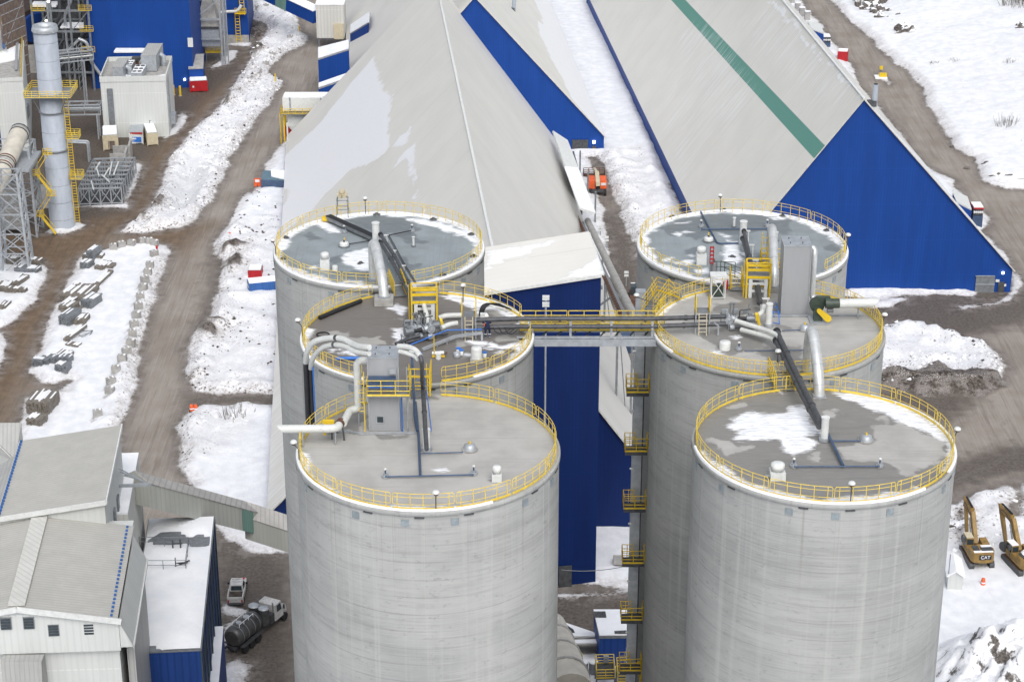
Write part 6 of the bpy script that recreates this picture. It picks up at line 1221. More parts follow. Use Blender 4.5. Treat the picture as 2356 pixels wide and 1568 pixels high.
t=thing('slab_pile','grey wall panel lying tilted left of the chimney foot','wall panel',P(95,470));m=MB();q=P(96,480);m.slab([q+Vector((-1.8,0,0)),q+Vector((3.4,.6,0)),q+Vector((4.2,3.2,3.2)),q+Vector((-.4,2.6,3.8))],.3);m.build('panel',M['concrete'],t)
p0,p1=P(183,474),P(282,471);wdt=p1-p0;t=thing('steel_rack','long open steel rack frame lying in the yard right of the chimney','steel frame',p0);Lr=P(205,375,2.5).y-p0.y;u_=Vector((-.02,1,0));hR=3.3
for j in range(8):
 o_=u_*Lr*j/7;m=MB();n=4
 for k in range(n+1):q=p0+wdt*k/n+o_;m.bar(q,q+UP*hR,.22)
 m.bar(p0+o_+UP*hR,p1+o_+UP*hR,.3,.26);m.bar(p0+o_+UP*.4,p1+o_+UP*.4,.18)
 if j in(0,7,3):
  for k in range(n):q,q2=p0+wdt*k/n+o_,p0+wdt*(k+1)/n+o_;m.bar(q+UP*.4,q2+UP*hR,.14);m.bar(q2+UP*.4,q+UP*hR,.14)
 m.build('truss',M['steel_light'],t)
for k in range(5):q=p0+wdt*k/4;m=MB();m.bar(q+UP*hR,q+u_*Lr+UP*hR,.22);m.build('purlin',M['steel'],t)
m=MB();m.box((p0+p1)/2+u_*Lr/2+UP*.6,(wdt.length*.9,Lr*.95,.8));m.build('stored_steel',M['steel_dark'],t)
for k,(x0,y0,x1,y1)in enumerate(((660,1170,690,1120),(665,1155,683,1215),(720,1215,755,1160),(757,1205,772,1120),(785,1205,818,1118),(700,1205,755,1255),(630,1250,646,1308))):
 a_,b_=P(*k1(x0,y0),3.7),P(*k1(x1,y1),3.75);m=MB();m.bar(a_,b_,.22);one(m,'loose_beam','pale loose beam lying on top of the open steel rack','beam',M['white'],a_,'loose beams on the steel rack')
for k,(x0,x1,yb,h_,l)in enumerate(((255,290,390,3.2,'nearer grey concrete wall panel behind the steel rack'),(262,299,374,3.4,'farther grey concrete wall panel behind the steel rack'))):a_,b_=P(x0,yb),P(x1,yb-1);m=MB();m.bar(a_+UP*h_/2,b_+UP*h_/2,.4,h_);m.bar(b_+UP*h_/2,b_+Vector((-.4,4.5,h_/2)),.4,h_);one(m,'concrete_wall',l,'wall',M['concrete'],a_)
def container(label,bl,br,top,depth,m_,name='container',roofsnow=True,group=None,detail=None,slope=0,h=None):
 a,b=P(*bl),P(*br);ax=b-a;wd=ax.length;ax.normalize();up=Vector((-ax.y,ax.x,0));H=h or PV(top,a.x,a.y);c=(a+b)/2+up*depth/2;rz=math.atan2(ax.y,ax.x);t=thing(name,label,'container',c,group)
 m=MB();m.box(c+UP*(H/2+.1),(wd,depth,H-.2),rz);m.build('body',M[m_],t)
 m=MB();m.box(c+UP*(H+.03),(wd+.06,depth+.06,.08),rz);m.build('roof',M['steel_light'],t)
 for q in(a,b,b+up*depth,a+up*depth):m=MB();m.bar(q+(c-Vector((q.x,q.y,0))).normalized()*.03,q+UP*H,.14);m.build('corner_post',M[m_],t)
 if roofsnow:m=MB();m.box(c+UP*(H+.14),(wd*.93,depth*.95,.15),rz);m.build('snow_layer',M['snow'],t)
 n=max(4,int(wd/.3));m=MB()
 for k in range(n):q=a+ax*wd*(k+.5)/n-up*.02;m.bar(q+UP*.2,q+UP*(H-.15),.08,.06)
 m.build('wall_rib',M[m_],t)
 return t,a,b,ax,up,H,wd
t,a,b,ax,up,H,wd=container('cream site container with a brown grille before the white cube building',(239,347),(273,345),312,6,'tan');m=MB();m.box(a+ax*wd*.5-up*.05+UP*1.1,(wd*.55,.1,1.7));m.build('grille',M['brown_grid'],t)
t,a,b,ax,up,H,wd=container('white trailer with a red stripe and blue picture panel before the cube building',(299,333),(330,332),305,7.5,'white','trailer',False)
m=MB();m.box(a+ax*wd/2-up*.06+UP*(H-.18),(wd,.12,.3));m.build('red_stripe',M['red'],t);q=a+ax*wd*.52-up*.07+UP*(H*.42);m=MB();m.box(q,(wd*.7,.06,H*.42));pn=m.build('picture_panel',M['blue_bright'],t)
m=MB();m.lathe(Vector((0,0,0)),[(0,0)],3)if False else None;m=MB();m.box(q+ax*-.45-up*.04+UP*.2,(.8,.04,.3));m.box(q+ax*.4-up*.04+UP*.3,(.9,.04,.5));m.build('picture_detail',M['white'],pn)
m=MB();m.box(a+ax*wd/2+up*3+UP*.15,(wd*.9,6,.3));m.build('chassis',M['steel_dark'],t)
t,a,b,ax,up,H,wd=container('small cream container with a snowy roof right of the white trailer',(340,336),(364,334),307,6,'tan');m=MB();m.tube([a+ax*1.2+up*5.8+UP*H,a+ax*1.2+up*5.8+UP*(H+.8),a+ax*2.1+up*5.8+UP*(H+.8),a+ax*2.1+up*5.8+UP*H],.07,6);m.build('roof_hoop',M['steel_dark'],t)
t,a,b,ax,up,H,wd=container('bright red container at the foot of the big blue building',(438,213),(478,211),187,2.6,'red',roofsnow=True);m=MB();m.box(a+ax*.7-up*.05+UP*(H*.5),(.35,.06,.4));m.build('notice',M['white'],t)
kRd=K(880,960,9.222)
container('red site box with a snow cap standing alone in the snow beside the grey road',kRd(486,880),kRd(925,880),kRd(0,490)[1],2.3,'red')
pa_,pb_=P(*kRd(520,1430)),P(*kRd(520,1430))+Vector((5.6,1.5,0));t=thing('container','blue shipping container half buried in a snow drift below the red box','container',pa_);ax=(pb_-pa_).normalized();up=Vector((-ax.y,ax.x,0));c=pa_+ax*2.8+up*1.2;m=MB();m.box(c+UP*1.2,(5.6,2.4,2.4),math.atan2(ax.y,ax.x));m.build('body',M['blue_box'],t);m=MB()
for k in range(18):q=pa_+ax*(.2+k*.31)-up*.03;m.bar(q+UP*.1,q+UP*2.3,.12,.1)
m.build('wall_rib',M['blue_box'],t);m=MB();m.box(c+UP*2.46,(5.5,2.3,.12),math.atan2(ax.y,ax.x));m.build('snow_layer',M['snow'],t)
m=MB()
for k in range(4):m.box(pa_-ax*.04+up*(.5+.45*k)+UP*1.6,(.03,.2,.34),math.atan2(ax.y,ax.x))
m.build('door_marking',M['white'],t)
m=MB();q=pa_+ax*4.2-up*1.2
vs=[];fs=[];nx_,ny_=14,8
for j in range(ny_+1):
 for i in range(nx_+1):
  u,v=i/nx_,j/ny_;g=math.exp(-((u-.75)/.28)**2-((v-.6)/.4)**2);e_=math.sin(math.pi*u)**.6*math.sin(math.pi*v)**.6 if 0<u<1 and 0<v<1 else 0
  vs.append(q+Vector(((u-.5)*8,(v-.5)*5.5,-.1+2.3*g*e_+.25*e_)))
fs=[(j*(nx_+1)+i,j*(nx_+1)+i+1,(j+1)*(nx_+1)+i+1,(j+1)*(nx_+1)+i)for j in range(ny_)for i in range(nx_)]
m.add(vs,fs,0,True);tag(m.build('snow_drift',M['snow'],None,q),kind='structure')
def quadp(pts):return[P(*p)for p in pts]
roof_block('lean_to','upper blue lean-to with a snowy sloping roof beside the grey road','shed',quadp([(731,135,8),(803,112,10.5),(803,92,10.5),(731,110,8)]),None,'steel_light','blue',snow=.03)
roof_block('lean_to','lower blue lean-to with a narrow snowy roof in front of the upper one','shed',quadp([(732,202,6),(803,178,8.5),(803,167,8.5),(732,192,6)]),None,'steel_light','blue',snow=.03)
roof_block('lean_to','small blue lean-to with a snowy roof on the front hall left slope','shed',quadp([(668,370,3.2),(708,352,5.2),(716,330,5.2),(671,348,3.2)]),None,'steel_light','blue',snow=.0)
roof_block('lean_to','little blue dormer with snow on the far hall left slope','shed',quadp([(805,78,6),(848,52,11),(850,28,11),(806,58,6)]),None,'steel_light','blue',snow=.02)
p=P(706,327);zb,zt_=PV(256,p.x,p.y),PV(225,p.x,p.y);W_=9.0;t=thing('dust_filter','long white dust filter with dark lettering on a yellow railed frame','dust filter',p)
m=MB();m.box(p+Vector((0,1.6,(zb+zt_)/2)),(W_,3.2,zt_-zb));m.build('casing',M['white'],t);m=MB();m.box(p+Vector((.1,1.7,zt_+.12)),(W_-.2,3.0,.22));m.build('snow_layer',M['snow'],t)
m=MB();m.box(p+Vector((-.6,1.6,zb-2)),(6.2,2.6,2.2));frustum(m,p+Vector((-.6,1.6,0)),3.2,1.6,zb-5.2,6.2,2.6,zb-3.1);m.build('hopper',M['white'],t)
m=MB();m.box(p+Vector((-.5,-.2,zb-.35)),(8.6,1.8,.14));m.build('walkway',M['steel'],t);m=MB();m.rail(p+Vector((-4.8,-1.0,zb-.3)),p+Vector((3.8,-1.0,zb-.3)),1.1,1.4,True,.06);m.rail(p+Vector((-4.8,2,zb-.3)),p+Vector((-4.8,-1.0,zb-.3)),1.1,1.4,True,.06);m.ladder(p+Vector((-5.0,-.8,0)),p+Vector((-5.0,-.8,zb)),.9,(0,1,0),.08,0,0,.6);m.build('railing',M['yellow'],t)
for x in(-4.4,3.2):m=MB();m.bar(p+Vector((x,0,0)),p+Vector((x,0,zb)),.3);m.bar(p+Vector((x,3,0)),p+Vector((x,3,zb)),.3);m.build('leg',M['yellow'],t)
def text(body,parent,loc,size,rot,m_,name='lettering',ext=.02):
 cu=bpy.data.curves.new(name,'FONT');cu.body=body;cu.size=size;cu.extrude=ext;cu.align_x='CENTER';cu.align_y='CENTER';cu.materials.append(M[m_]);o=bpy.data.objects.new(name,cu);COL.objects.link(o);bpy.context.view_layer.update();me=bpy.data.meshes.new_from_object(o.evaluated_get(bpy.context.evaluated_depsgraph_get()));bpy.data.objects.remove(o);o=bpy.data.objects.new(name,me);COL.objects.link(o);o.parent=parent;o.location=Vector(loc)-ORG[parent.name];o.rotation_euler=rot;ORG[o.name]=ORG[parent.name];return o
for x in(-3.0,3.2):text('SCANCORP',t,p+Vector((x,-.03,(zb+zt_)/2+.05)),.52,(R(90),R(-90),0),'blue_pipe')
p=P(764,112);z0_,z1_=PV(88,p.x,p.y),PV(12,p.x,p.y);t=thing('transfer_house','pale box house on legs at the end of the blue gallery','transfer house',p);m=MB();m.box(p+Vector((-.2,3,(z0_+z1_)/2)),(6.4,6,z1_-z0_));m.build('wall',M['beige'],t);m=MB();m.box(p+Vector((-.2,3,z1_+.15)),(6.6,6.2,.3));m.build('snow_layer',M['snow'],t);m=MB();m.box(p+Vector((1.7,-.3,z0_+1.7)),(2.2,.5,3.6));m.build('tan_panel',M['tan'],t)
for x in(-3,1,2.8):m=MB();m.bar(p+Vector((x,.5,0)),p+Vector((x,.5,z0_)),.25);m.build('leg',M['steel'],t)
g0,g1=PY(732,38,p.y+1),PY(560,-42,p.y+18);t=thing('blue_gallery','blue conveyor gallery with a green band sloping in from the top edge','gallery',g0);m=MB();m.bar(g0,g1,3.0,2.9);m.build('wall',M['blue'],t);m=MB();m.bar(g0+UP*1.55,g1+UP*1.55,3.3,.2);m.build('roof',M['snow'],t);m=MB();m.bar(g0.lerp(g1,.36),g0.lerp(g1,.50),3.06,2.95);m.build('green_band',M['green_panel'],t)
# ------------------------------------------------------------------ left foreground: grey buildings, snowy blue building, gallery
def at_line(px,py,z):return P(px,py,z)
zE,zRd=33.0,34.5
rF,rB=P(38,1398,zRd),P(98,1187,zRd);eF,eB=P(271,1425,zE),P(308,1212,zE);rB=rF+UA*(rB-rF).dot(UA);eB=eF+UA*(rB-rF).length
lF=rF-(eF-rF)*1.0;lF.z=zE;lB=lF+UA*(rB-rF).length
g2=thing('sheet_building','grey white gabled sheet building filling the lower left corner, four dark windows','building',(rF.x,rF.y,0))
for q4_ in([rF,eF,eB,rB],[lF,rF,rB,lB]):m=MB();m.slab([p_+UP*.2 for p_ in q4_],.18);m.build('roof',M['beige_roof'],g2)
m=MB();m.bar(rF+UP*.28,rB+UP*.28,1.5,.1);m.build('ridge_cap',M['beige'],g2)
zg=PV(1506,rF.x,rF.y);m=MB();w5=[Vector((lF.x,lF.y,zg)),Vector((eF.x,eF.y,zg)),eF,rF,lF];n_=UA*.3;ins=-UA*-.25
vs=[p_+UA*.25 for p_ in w5]+[p_+UA*.55 for p_ in w5];m.add(vs,[(0,1,2,3,4),(9,8,7,6,5)]+[(i,5+i,5+(i+1)%5,(i+1)%5)for i in range(5)])
er=eF+VA*1.2;m.prism([(eF.x,eF.y+.3),(er.x+UA.x*.3,er.y+.3),(er.x+UA.x*16,er.y+16),(eF.x+UA.x*16,eF.y+16)],zg+.3,[zE-.3,zE-3.3,zE-3.3,zE-.3]);m.build('gable_wall',M['white_wall'],g2)
m=MB();a_=lF+UA*.9;b_=eF+UA*.9-VA*.2;m.prism([(a_.x,a_.y),(b_.x,b_.y),(b_.x+UA.x*18,b_.y+UA.y*18),(a_.x+UA.x*18,a_.y+UA.y*18)],0,zE-.25);m.build('wall',M['white_wall'],g2)
m=MB();d_=(eF-rF).normalized()
m.bar(rF-UA*.1-UP*.1,eF+d_*.3-UA*.1-UP*.1,.12,.55);m.bar(rF-UA*.1-UP*.1,lF-UA*.1-UP*.1,.12,.55);m.build('verge_trim',M['white'],g2)
for(x0,y0,x1,y1)in((20,915,103,1013),(256,907,340,1007),(513,982,597,1080),(877,968,960,1067)):
 f_=lambda x,y:(x*.223,1218.4+y*.223);yy=w5[2].y+.1;c_=PY(*f_((x0+x1)/2,(y0+y1)/2),(rF+VA*((x0+x1)/2-165)/1050*(eF-rF).length).y+.2);m=MB();m.box(c_,(.98,.16,1.18),AX);wn=m.build('window',M['steel'],g2)
 for k in range(4):m=MB();m.box(c_+Vector((0,-.1,-.42+.28*k)),(.84,.08,.2),AX);m.build('louvre',M['glass'],wn)
for k in range(24):m=MB();c_=eF.lerp(eB,(k+.4)/24)-VA*.55+UP*.3;m.box(c_,(.22,.3,.22),AX);m.build('snow_guard',M['blue_box'],g2)
c_=rF-UA*.6+VA*.1;m=MB();frustum(m,Vector((c_.x,c_.y,0))+UA*.3,3.4,2.6,zg-4.5,3.6,1.2,zg-.1);m.build('vent_hood',M['beige_roof_x'],g2)
c0,c1=eF+VA*.9-UP*3.4+UA*2,eB+VA*.9-UP*3.4-UA*3
m=MB();m.prism([tuple(q[:2])for q in(c0-VA*.6,c0+VA*.1,c1+VA*.1,c1-VA*.6)],0,zE-4);m.build('side_wall',M['beige_roof_x'],g2)
zq,zl_=36.0,34.6
f1_,b1_=P(244,1157,zq),P(281,981,zq);b1_=f1_+UA*(b1_-f1_).dot(UA);dl=P(0,1163,zl_)-f1_;w_=-dl.dot(VA);
lf,lbk=f1_-VA*w_,b1_-VA*w_;lf.z=lbk.z=zl_
g1=thing('sheet_building','taller grey white sheet building with a single sloping roof behind the corner one','building',(f1_.x,f1_.y,0))
m=MB();m.slab([p_+UP*.2 for p_ in(f1_,b1_,lbk,lf)],.2);m.build('roof',M['beige_roof'],g1)
lf2,lb2=lf-VA*9,lbk-VA*9;lf2.z=lb2.z=zl_-4.5;m=MB();m.slab([p_+UP*.05 for p_ in(lf,lbk-UA*3,lb2-UA*6,lf2)],.2);m.build('roof',M['beige_roof_x'],g1)
m=MB();m.prism([(p_+UA*(.3 if i in(0,3)else-.3)-VA*(.2 if i<2 else-.2))[:2]for i,p_ in enumerate((f1_,b1_,lbk,lf))],0,[zq-.05,zq-.05,zl_-.05,zl_-.05]);m.build('wall',M['white_wall'],g1)
m=MB();m.bar(f1_+UP*.1-UA*.05,lf+UP*.1-UA*.05,.12,.5);m.bar(f1_+UP*.12+VA*.05,b1_+UP*.12+VA*.05,.12,.45);m.build('edge_trim',M['white'],g1)
for k in range(26):m=MB();m.box(lf.lerp(lbk,(k+.3)/26)+UP*.36+VA*.3,(.22,.26,.22),AX);m.build('snow_guard',M['blue_box'],g1)
for k in range(3):m=MB();c_=f1_.lerp(b1_,.18+.2*k)-UP*(4.5+.3*k)+VA*-.12;m.box(c_,(.2,1.0,1.6),AX);m.build('wall_louvre',M['steel'],g1)
c_=f1_.lerp(b1_,.62)-UP*3.5;m=MB();m.bar(c_,c_+VA*3.2,.25,.3);m.bar(c_+UA*2+UP*.6,c_+VA*3.0,.12);m.bar(c_+UP*1.6+UA*.8,c_+VA*3.0,.1);m.build('hoist_beam',M['steel_light'],g1)
q=P(24,1000,33.5);t=thing('roof_hood','small grey hood roof with streaks behind the rear sheet building','hood',Vector((q.x,q.y,0)));m=MB();q4_=[P(48,1018,32),P(50,972,35),P(-40,974,35),P(-60,960,32)];m.slab([P(36,1058,31.5),P(49,972,34.5),P(-50,972,34.5),P(-60,1010,31.5)],.2);m.build('roof',M['beige_roof_x'],t);m=MB();m.prism([P(36,1058,31.5)[:2],P(49,972,34.5)[:2],P(-50,972,34.5)[:2],P(-60,1010,31.5)[:2]],0,[31.2,34.2,34.2,31.2]);m.build('wall',M['white_wall'],t)
z4=30.0;f4,b4=P(300,1150,z4),P(319,1044,z4);b4=f4+UA*(b4-f4).dot(UA);f4=f4-UA*3
t=thing('head_house','narrow beige head house with a snow strip roof where the grey gallery starts','head house',(f4.x,f4.y,0));m=MB();m.prism([p_[:2]for p_ in(f4,b4,b4-VA*2.6,f4-VA*2.6)],0,z4);m.build('wall',M['beige'],t);m=MB();m.slab([p_+UP*.2 for p_ in(f4,b4,b4-VA*2.6,f4-VA*2.6)],.2);m.build('roof',M['snow'],t)
gz0=PV(1163,f4.x+.5,f4.y+7);G0=Vector((P(316,1160,gz0).x,P(316,1160,gz0).y,gz0));G1=P(566,1222,14.5);G2=P(690,1262,12.0);hw,hh=1.7,2.9
t=thing('gallery','grey sheet conveyor gallery with a green band passing behind the left silos','gallery',G0)
def gal(a,b,seg):
 d=(b-a);s=Vector((d.y,-d.x,0)).normalized()*hw;m=MB();q0=[a-s,a+s,a+s+UP*hh,a+UP*(hh+1.0),a-s+UP*hh];q1=[b-s,b+s,b+s+UP*hh,b+UP*(hh+1.0),b-s+UP*hh]
 w=MB();w.add(q0+q1,[(0,1,6,5),(1,2,7,6),(4,0,5,9),(0,4,3,2,1),(5,6,7,8,9)]);w.build('wall',M['gallery'],t)
 e=s*1.06;r_=MB();r_.slab([a+e+UP*(hh-.03),b+e+UP*(hh-.03),b+UP*(hh+1.05),a+UP*(hh+1.05)],.12);r_.slab([a-e+UP*(hh-.03),b-e+UP*(hh-.03),b+UP*(hh+1.05),a+UP*(hh+1.05)],.12);r_.build('roof',M['gallery_top'],t)
gal(G0,G1,0);gal(G1,G2,1)
d=(G1-G0);s=Vector((d.y,-d.x,0)).normalized()*(hw+.03);m=MB();a_,b_=G0.lerp(G1,.84),G0.lerp(G1,.955);m.add([a_+s,b_+s,b_+s+UP*(hh-.06),a_+s+UP*(hh-.06)]+[v-s*.03 for v in(a_+s,b_+s,b_+s+UP*(hh-.06),a_+s+UP*(hh-.06))],[(0,1,2,3),(7,6,5,4),(0,4,5,1),(2,6,7,3)]);m.build('green_band',M['green_panel'],t)
m=MB();q=Vector((G2.x,G2.y,0));m.bar(q,q+UP*G2.z,.6);m.bar(q+UP*(G2.z-.2)-s,q+UP*(G2.z-.2)+s,.4);m.build('trestle',M['steel_dark'],t)
zS=22.0;fr,br_=P(461,1491,zS),P(489,1240,zS);br_=fr+UA*(br_-fr).dot(UA);br_+=UA*5;fl=P(331,1497,zS);ww=-(fl-fr).dot(VA)+1.5;fl,bl_=fr-VA*ww,br_-VA*ww
sb=thing('blue_building','tall narrow blue building with a deep snow roof in the lower left','building',(fr.x,fr.y,0))
m=MB();m.prism([p_[:2]for p_ in(fl,fr,br_,bl_)],-.5,zS-.2);m.build('wall',M['blue_old'],sb)
m=MB();e_=.12;m.slab([fl-VA*e_-UA*e_,fr+VA*e_-UA*e_,br_+VA*e_,bl_-VA*e_],.2);m.build('roof',M['steel'],sb)
def snow_sheet(q,nm,root,bare=()):
 m=MB();nx_,ny_=14,34;vs=[]
 for j in range(ny_+1):
  for i in range(nx_+1):
   u,v=i/nx_,j/ny_;p_=q[0].lerp(q[1],u).lerp(q[3].lerp(q[2],u),v);e=min(1,min(u,1-u)*9)*min(1,min(v,1-v)*18);b_=0
   for(bu,bv,ru,rv)in bare:b_=max(b_,1-math.hypot((u-bu)/ru,(v-bv)/rv))
   h_=.05+.35*e*(.7+.5*fbm(np.array([u*6.]),np.array([v*9.]),3,2)[0]);h_=h_*(1-min(1,max(0,b_*3)))-(.12 if b_>.3 else 0)
   vs.append(p_+UP*h_)
 m.add(vs,[(j*(nx_+1)+i,j*(nx_+1)+i+1,(j+1)*(nx_+1)+i+1,(j+1)*(nx_+1)+i)for j in range(ny_)for i in range(nx_)],0,True);m.build(nm,M['snow'],root)
snow_sheet([p_+UP*.03 for p_ in(fl,fr,br_,bl_)],'roof_snow',sb,((.35,.83,.42,.09),(.8,.80,.28,.08),(.25,.0,.3,.05)))
m=MB();P2=fr+VA*.9;P3=br_+VA*.9;m.prism([p_[:2]for p_ in(fr+VA*.02+UA*1,P2+UA*1,P3-UA*8,br_+VA*.02-UA*8)],-.5,13);m.build('side_bay',M['blue_old'],sb);m=MB();m.slab([p_+UP*(13.2-zS)for p_ in(fr+UA*1,P2+UA*1,P3-UA*8,br_-UA*8)],.15);m.build('side_roof',M['snow'],sb)
m=MB()
for k in range(9):c_=fr.lerp(br_,k/8)+VA*.06;m.bar(Vector((c_.x,c_.y,0)),Vector((c_.x,c_.y,zS-.3)),.14)
m.build('wall_post',M['green_dark'],sb)
def rail_line(px0,px1,m):
 a_,b_=P(*px0,zS+.3),P(*px1,zS+.3);m.rail(a_,b_,1.1,2.2,False,.035,rails=2)
m=MB();rail_line((322,1256),(435,1256),m);rail_line((324,1310),(428,1310),m);rail_line((435,1256),(428,1310),m);m.build('roof_railing',M['steel'],sb)
p=P(398,1262,zS+.3);m=MB();m.bar(p,p+UP*1.0,.15);m.bar(p+VA*.8,p+VA*.8+UP*1.1,.15);m.bar(p+UP*.6,p+VA*1.0+UP*.6,.12);m.build('roof_frame',M['steel_dark'],sb)
p=P(400,1304,zS+.3);m=MB();m.bar(p,p+VA*1.6+UA*.6+UP*.4,.12);m.bar(p+UA*.8,p+VA*1.4+UP*.5,.12);m.bar(p+VA*.2,p+VA*.2+UP*1.1,.1);m.build('roof_frame',M['steel_dark'],sb)
C0,C1=P(1352,508,2.5),PY(1462,735,236.0);t=thing('inclined_conveyor','ribbed grey conveyor tube sloping beside the blue tower with a brown walkway','conveyor',C0);m=MB();m.tube([C0,C1],.55,18);m.build('tube',M['steel_light'],t);t.children[0].data.materials[0]=M['concrete']
d=(C1-C0).normalized();s=d.cross(UP).normalized();n=26
for k in range(n):c=C0.lerp(C1,(k+.5)/n);m=MB();m.tube([c-d*.12,c+d*.12],.575,16);m.build('band',M['concrete'],t)
m=MB();m.bar(C0+s*1.3,C1+s*1.3,.9,.12);m.build('walkway',M['steel'],t);m=MB();m.rail(C0+s*1.75,C1+s*1.75,1.1,2,True,.06);m.build('railing',M['rust'],t)
for k in(.25,.6,.85):c=C0.lerp(C1,k);m=MB();m.bar(Vector((c.x,c.y,0))-s,c-s-UP,.3);m.bar(Vector((c.x,c.y,0))+s,c+s-UP,.3);m.bar(Vector((c.x,c.y,0))-s,c+s-UP,.15);m.build('trestle',M['steel'],t)
c=C0.lerp(C1,.78);a_=Vector((FR0.x,c.y,c.z+.6));m=MB();m.bar(a_,c+s*2.6+UP*.6,.5,.45);m.bar(a_-UP*4,c+s*.4,.25);one(m,'support_beam','grey beam reaching from the blue tower across the sloping conveyor tube','beam',M['steel'],a_)
# ------------------------------------------------------------------ vehicles, yard things
def wheel(m,c,r,w,ax=Vector((1,0,0)),n=20):c=Vector(c);m.tube([c-ax*w/2,c+ax*w/2],r,n);return m
def pickup():
 t=thing('pickup_truck','white pickup truck parked beside the tall narrow blue building','pickup truck',(0,0,0))
 def sec(y,w,z0,z1):return[(-w,y,z0),(w,y,z0),(w,y,z1),(-w,y,z1)]
 m=MB();secs=[sec(-2.75,.93,.5,.95),sec(-2.6,.97,.42,1.0),sec(.2,.99,.42,1.05),sec(1.6,.98,.42,1.05),sec(2.55,.92,.45,.98),sec(2.78,.82,.5,.85)];vs=sum(secs,[])
 m.add(vs,[(0,1,2,3)]+[(i*4+k,(i+1)*4+k,(i+1)*4+(k+1)%4,i*4+(k+1)%4)for i in range(5)for k in range(4)]+[(23,22,21,20)],0,False);m.build('body',M['truck_white'],t)
 m=MB();cs=[[(-.86,-.75,1.05),(.86,-.75,1.05),(.72,-.6,1.82),(-.72,-.6,1.82)],[(-.88,1.5,1.05),(.88,1.5,1.05),(.70,.75,1.84),(-.70,.75,1.84)]]
 m.add(cs[0]+cs[1],[(0,1,2,3),(7,6,5,4),(0,4,5,1),(1,5,6,2),(2,6,7,3),(3,7,4,0)]);m.build('cab',M['truck_white'],t)
 m=MB();m.add([(-.74,1.46,1.10),(.74,1.46,1.10),(.64,.86,1.78),(-.64,.86,1.78)],[(0,1,2,3)]);m.v=[(x,y+.02,z+.02)for x,y,z in m.v];m.build('windscreen',M['glass'],t)
 m=MB();m.add([(-.66,-.78,1.2),(.66,-.78,1.2),(.6,-.66,1.72),(-.6,-.66,1.72)],[(0,1,2,3)]);m.build('rear_window',M['glass'],t)
 for s in(-1,1):m=MB();m.add([(s*.875,-.5,1.14),(s*.885,1.2,1.14),(s*.75,.7,1.74),(s*.75,-.45,1.74)],[(0,1,2,3)]);m.build('side_window',M['glass'],t);m=MB();m.box((s*1.1,.95,1.2),(.26,.12,.24));m.build('mirror',M['black'],t);m=MB();m.box((s*.82,-2.77,.85),(.16,.06,.34));m.build('tail_light',M['red'],t);m=MB();m.box((s*.7,2.72,.8),(.3,.08,.16));m.build('headlight',M['reflect'],t)
 m=MB();m.box((0,-1.72,1.04),(1.6,1.8,.06));m.build('bed_floor',M['dirt'],t);m=MB()
 for s in(-1,1):m.box((s*.9,-1.7,1.2),(.14,1.95,.3))
 m.box((0,-2.68,1.2),(1.75,.12,.3));m.build('bed_side',M['truck_white'],t)
 m=MB();m.box((0,-2.86,.55),(1.9,.14,.2));m.build('bumper',M['steel_dark'],t)
 for x in(-.85,.85):
  for y in(-1.75,1.75):m=MB();wheel(m,(x,y,.4),.4,.28);m.build('wheel',M['rubber'],t)
 for x in(-.1,.12):m=MB();m.box((x,.1,1.86),(.3,.05,.03));m.build('roof_mark',M['steel'],t)
 m=MB();m.box((.62,2.35,1.02),(.25,.4,.06));m.build('flag',M['red'],t)
 return t
pk=pickup();p=P(545,1375);pk.location=(p.x,p.y+.6,0);pk.rotation_euler.z=R(2)
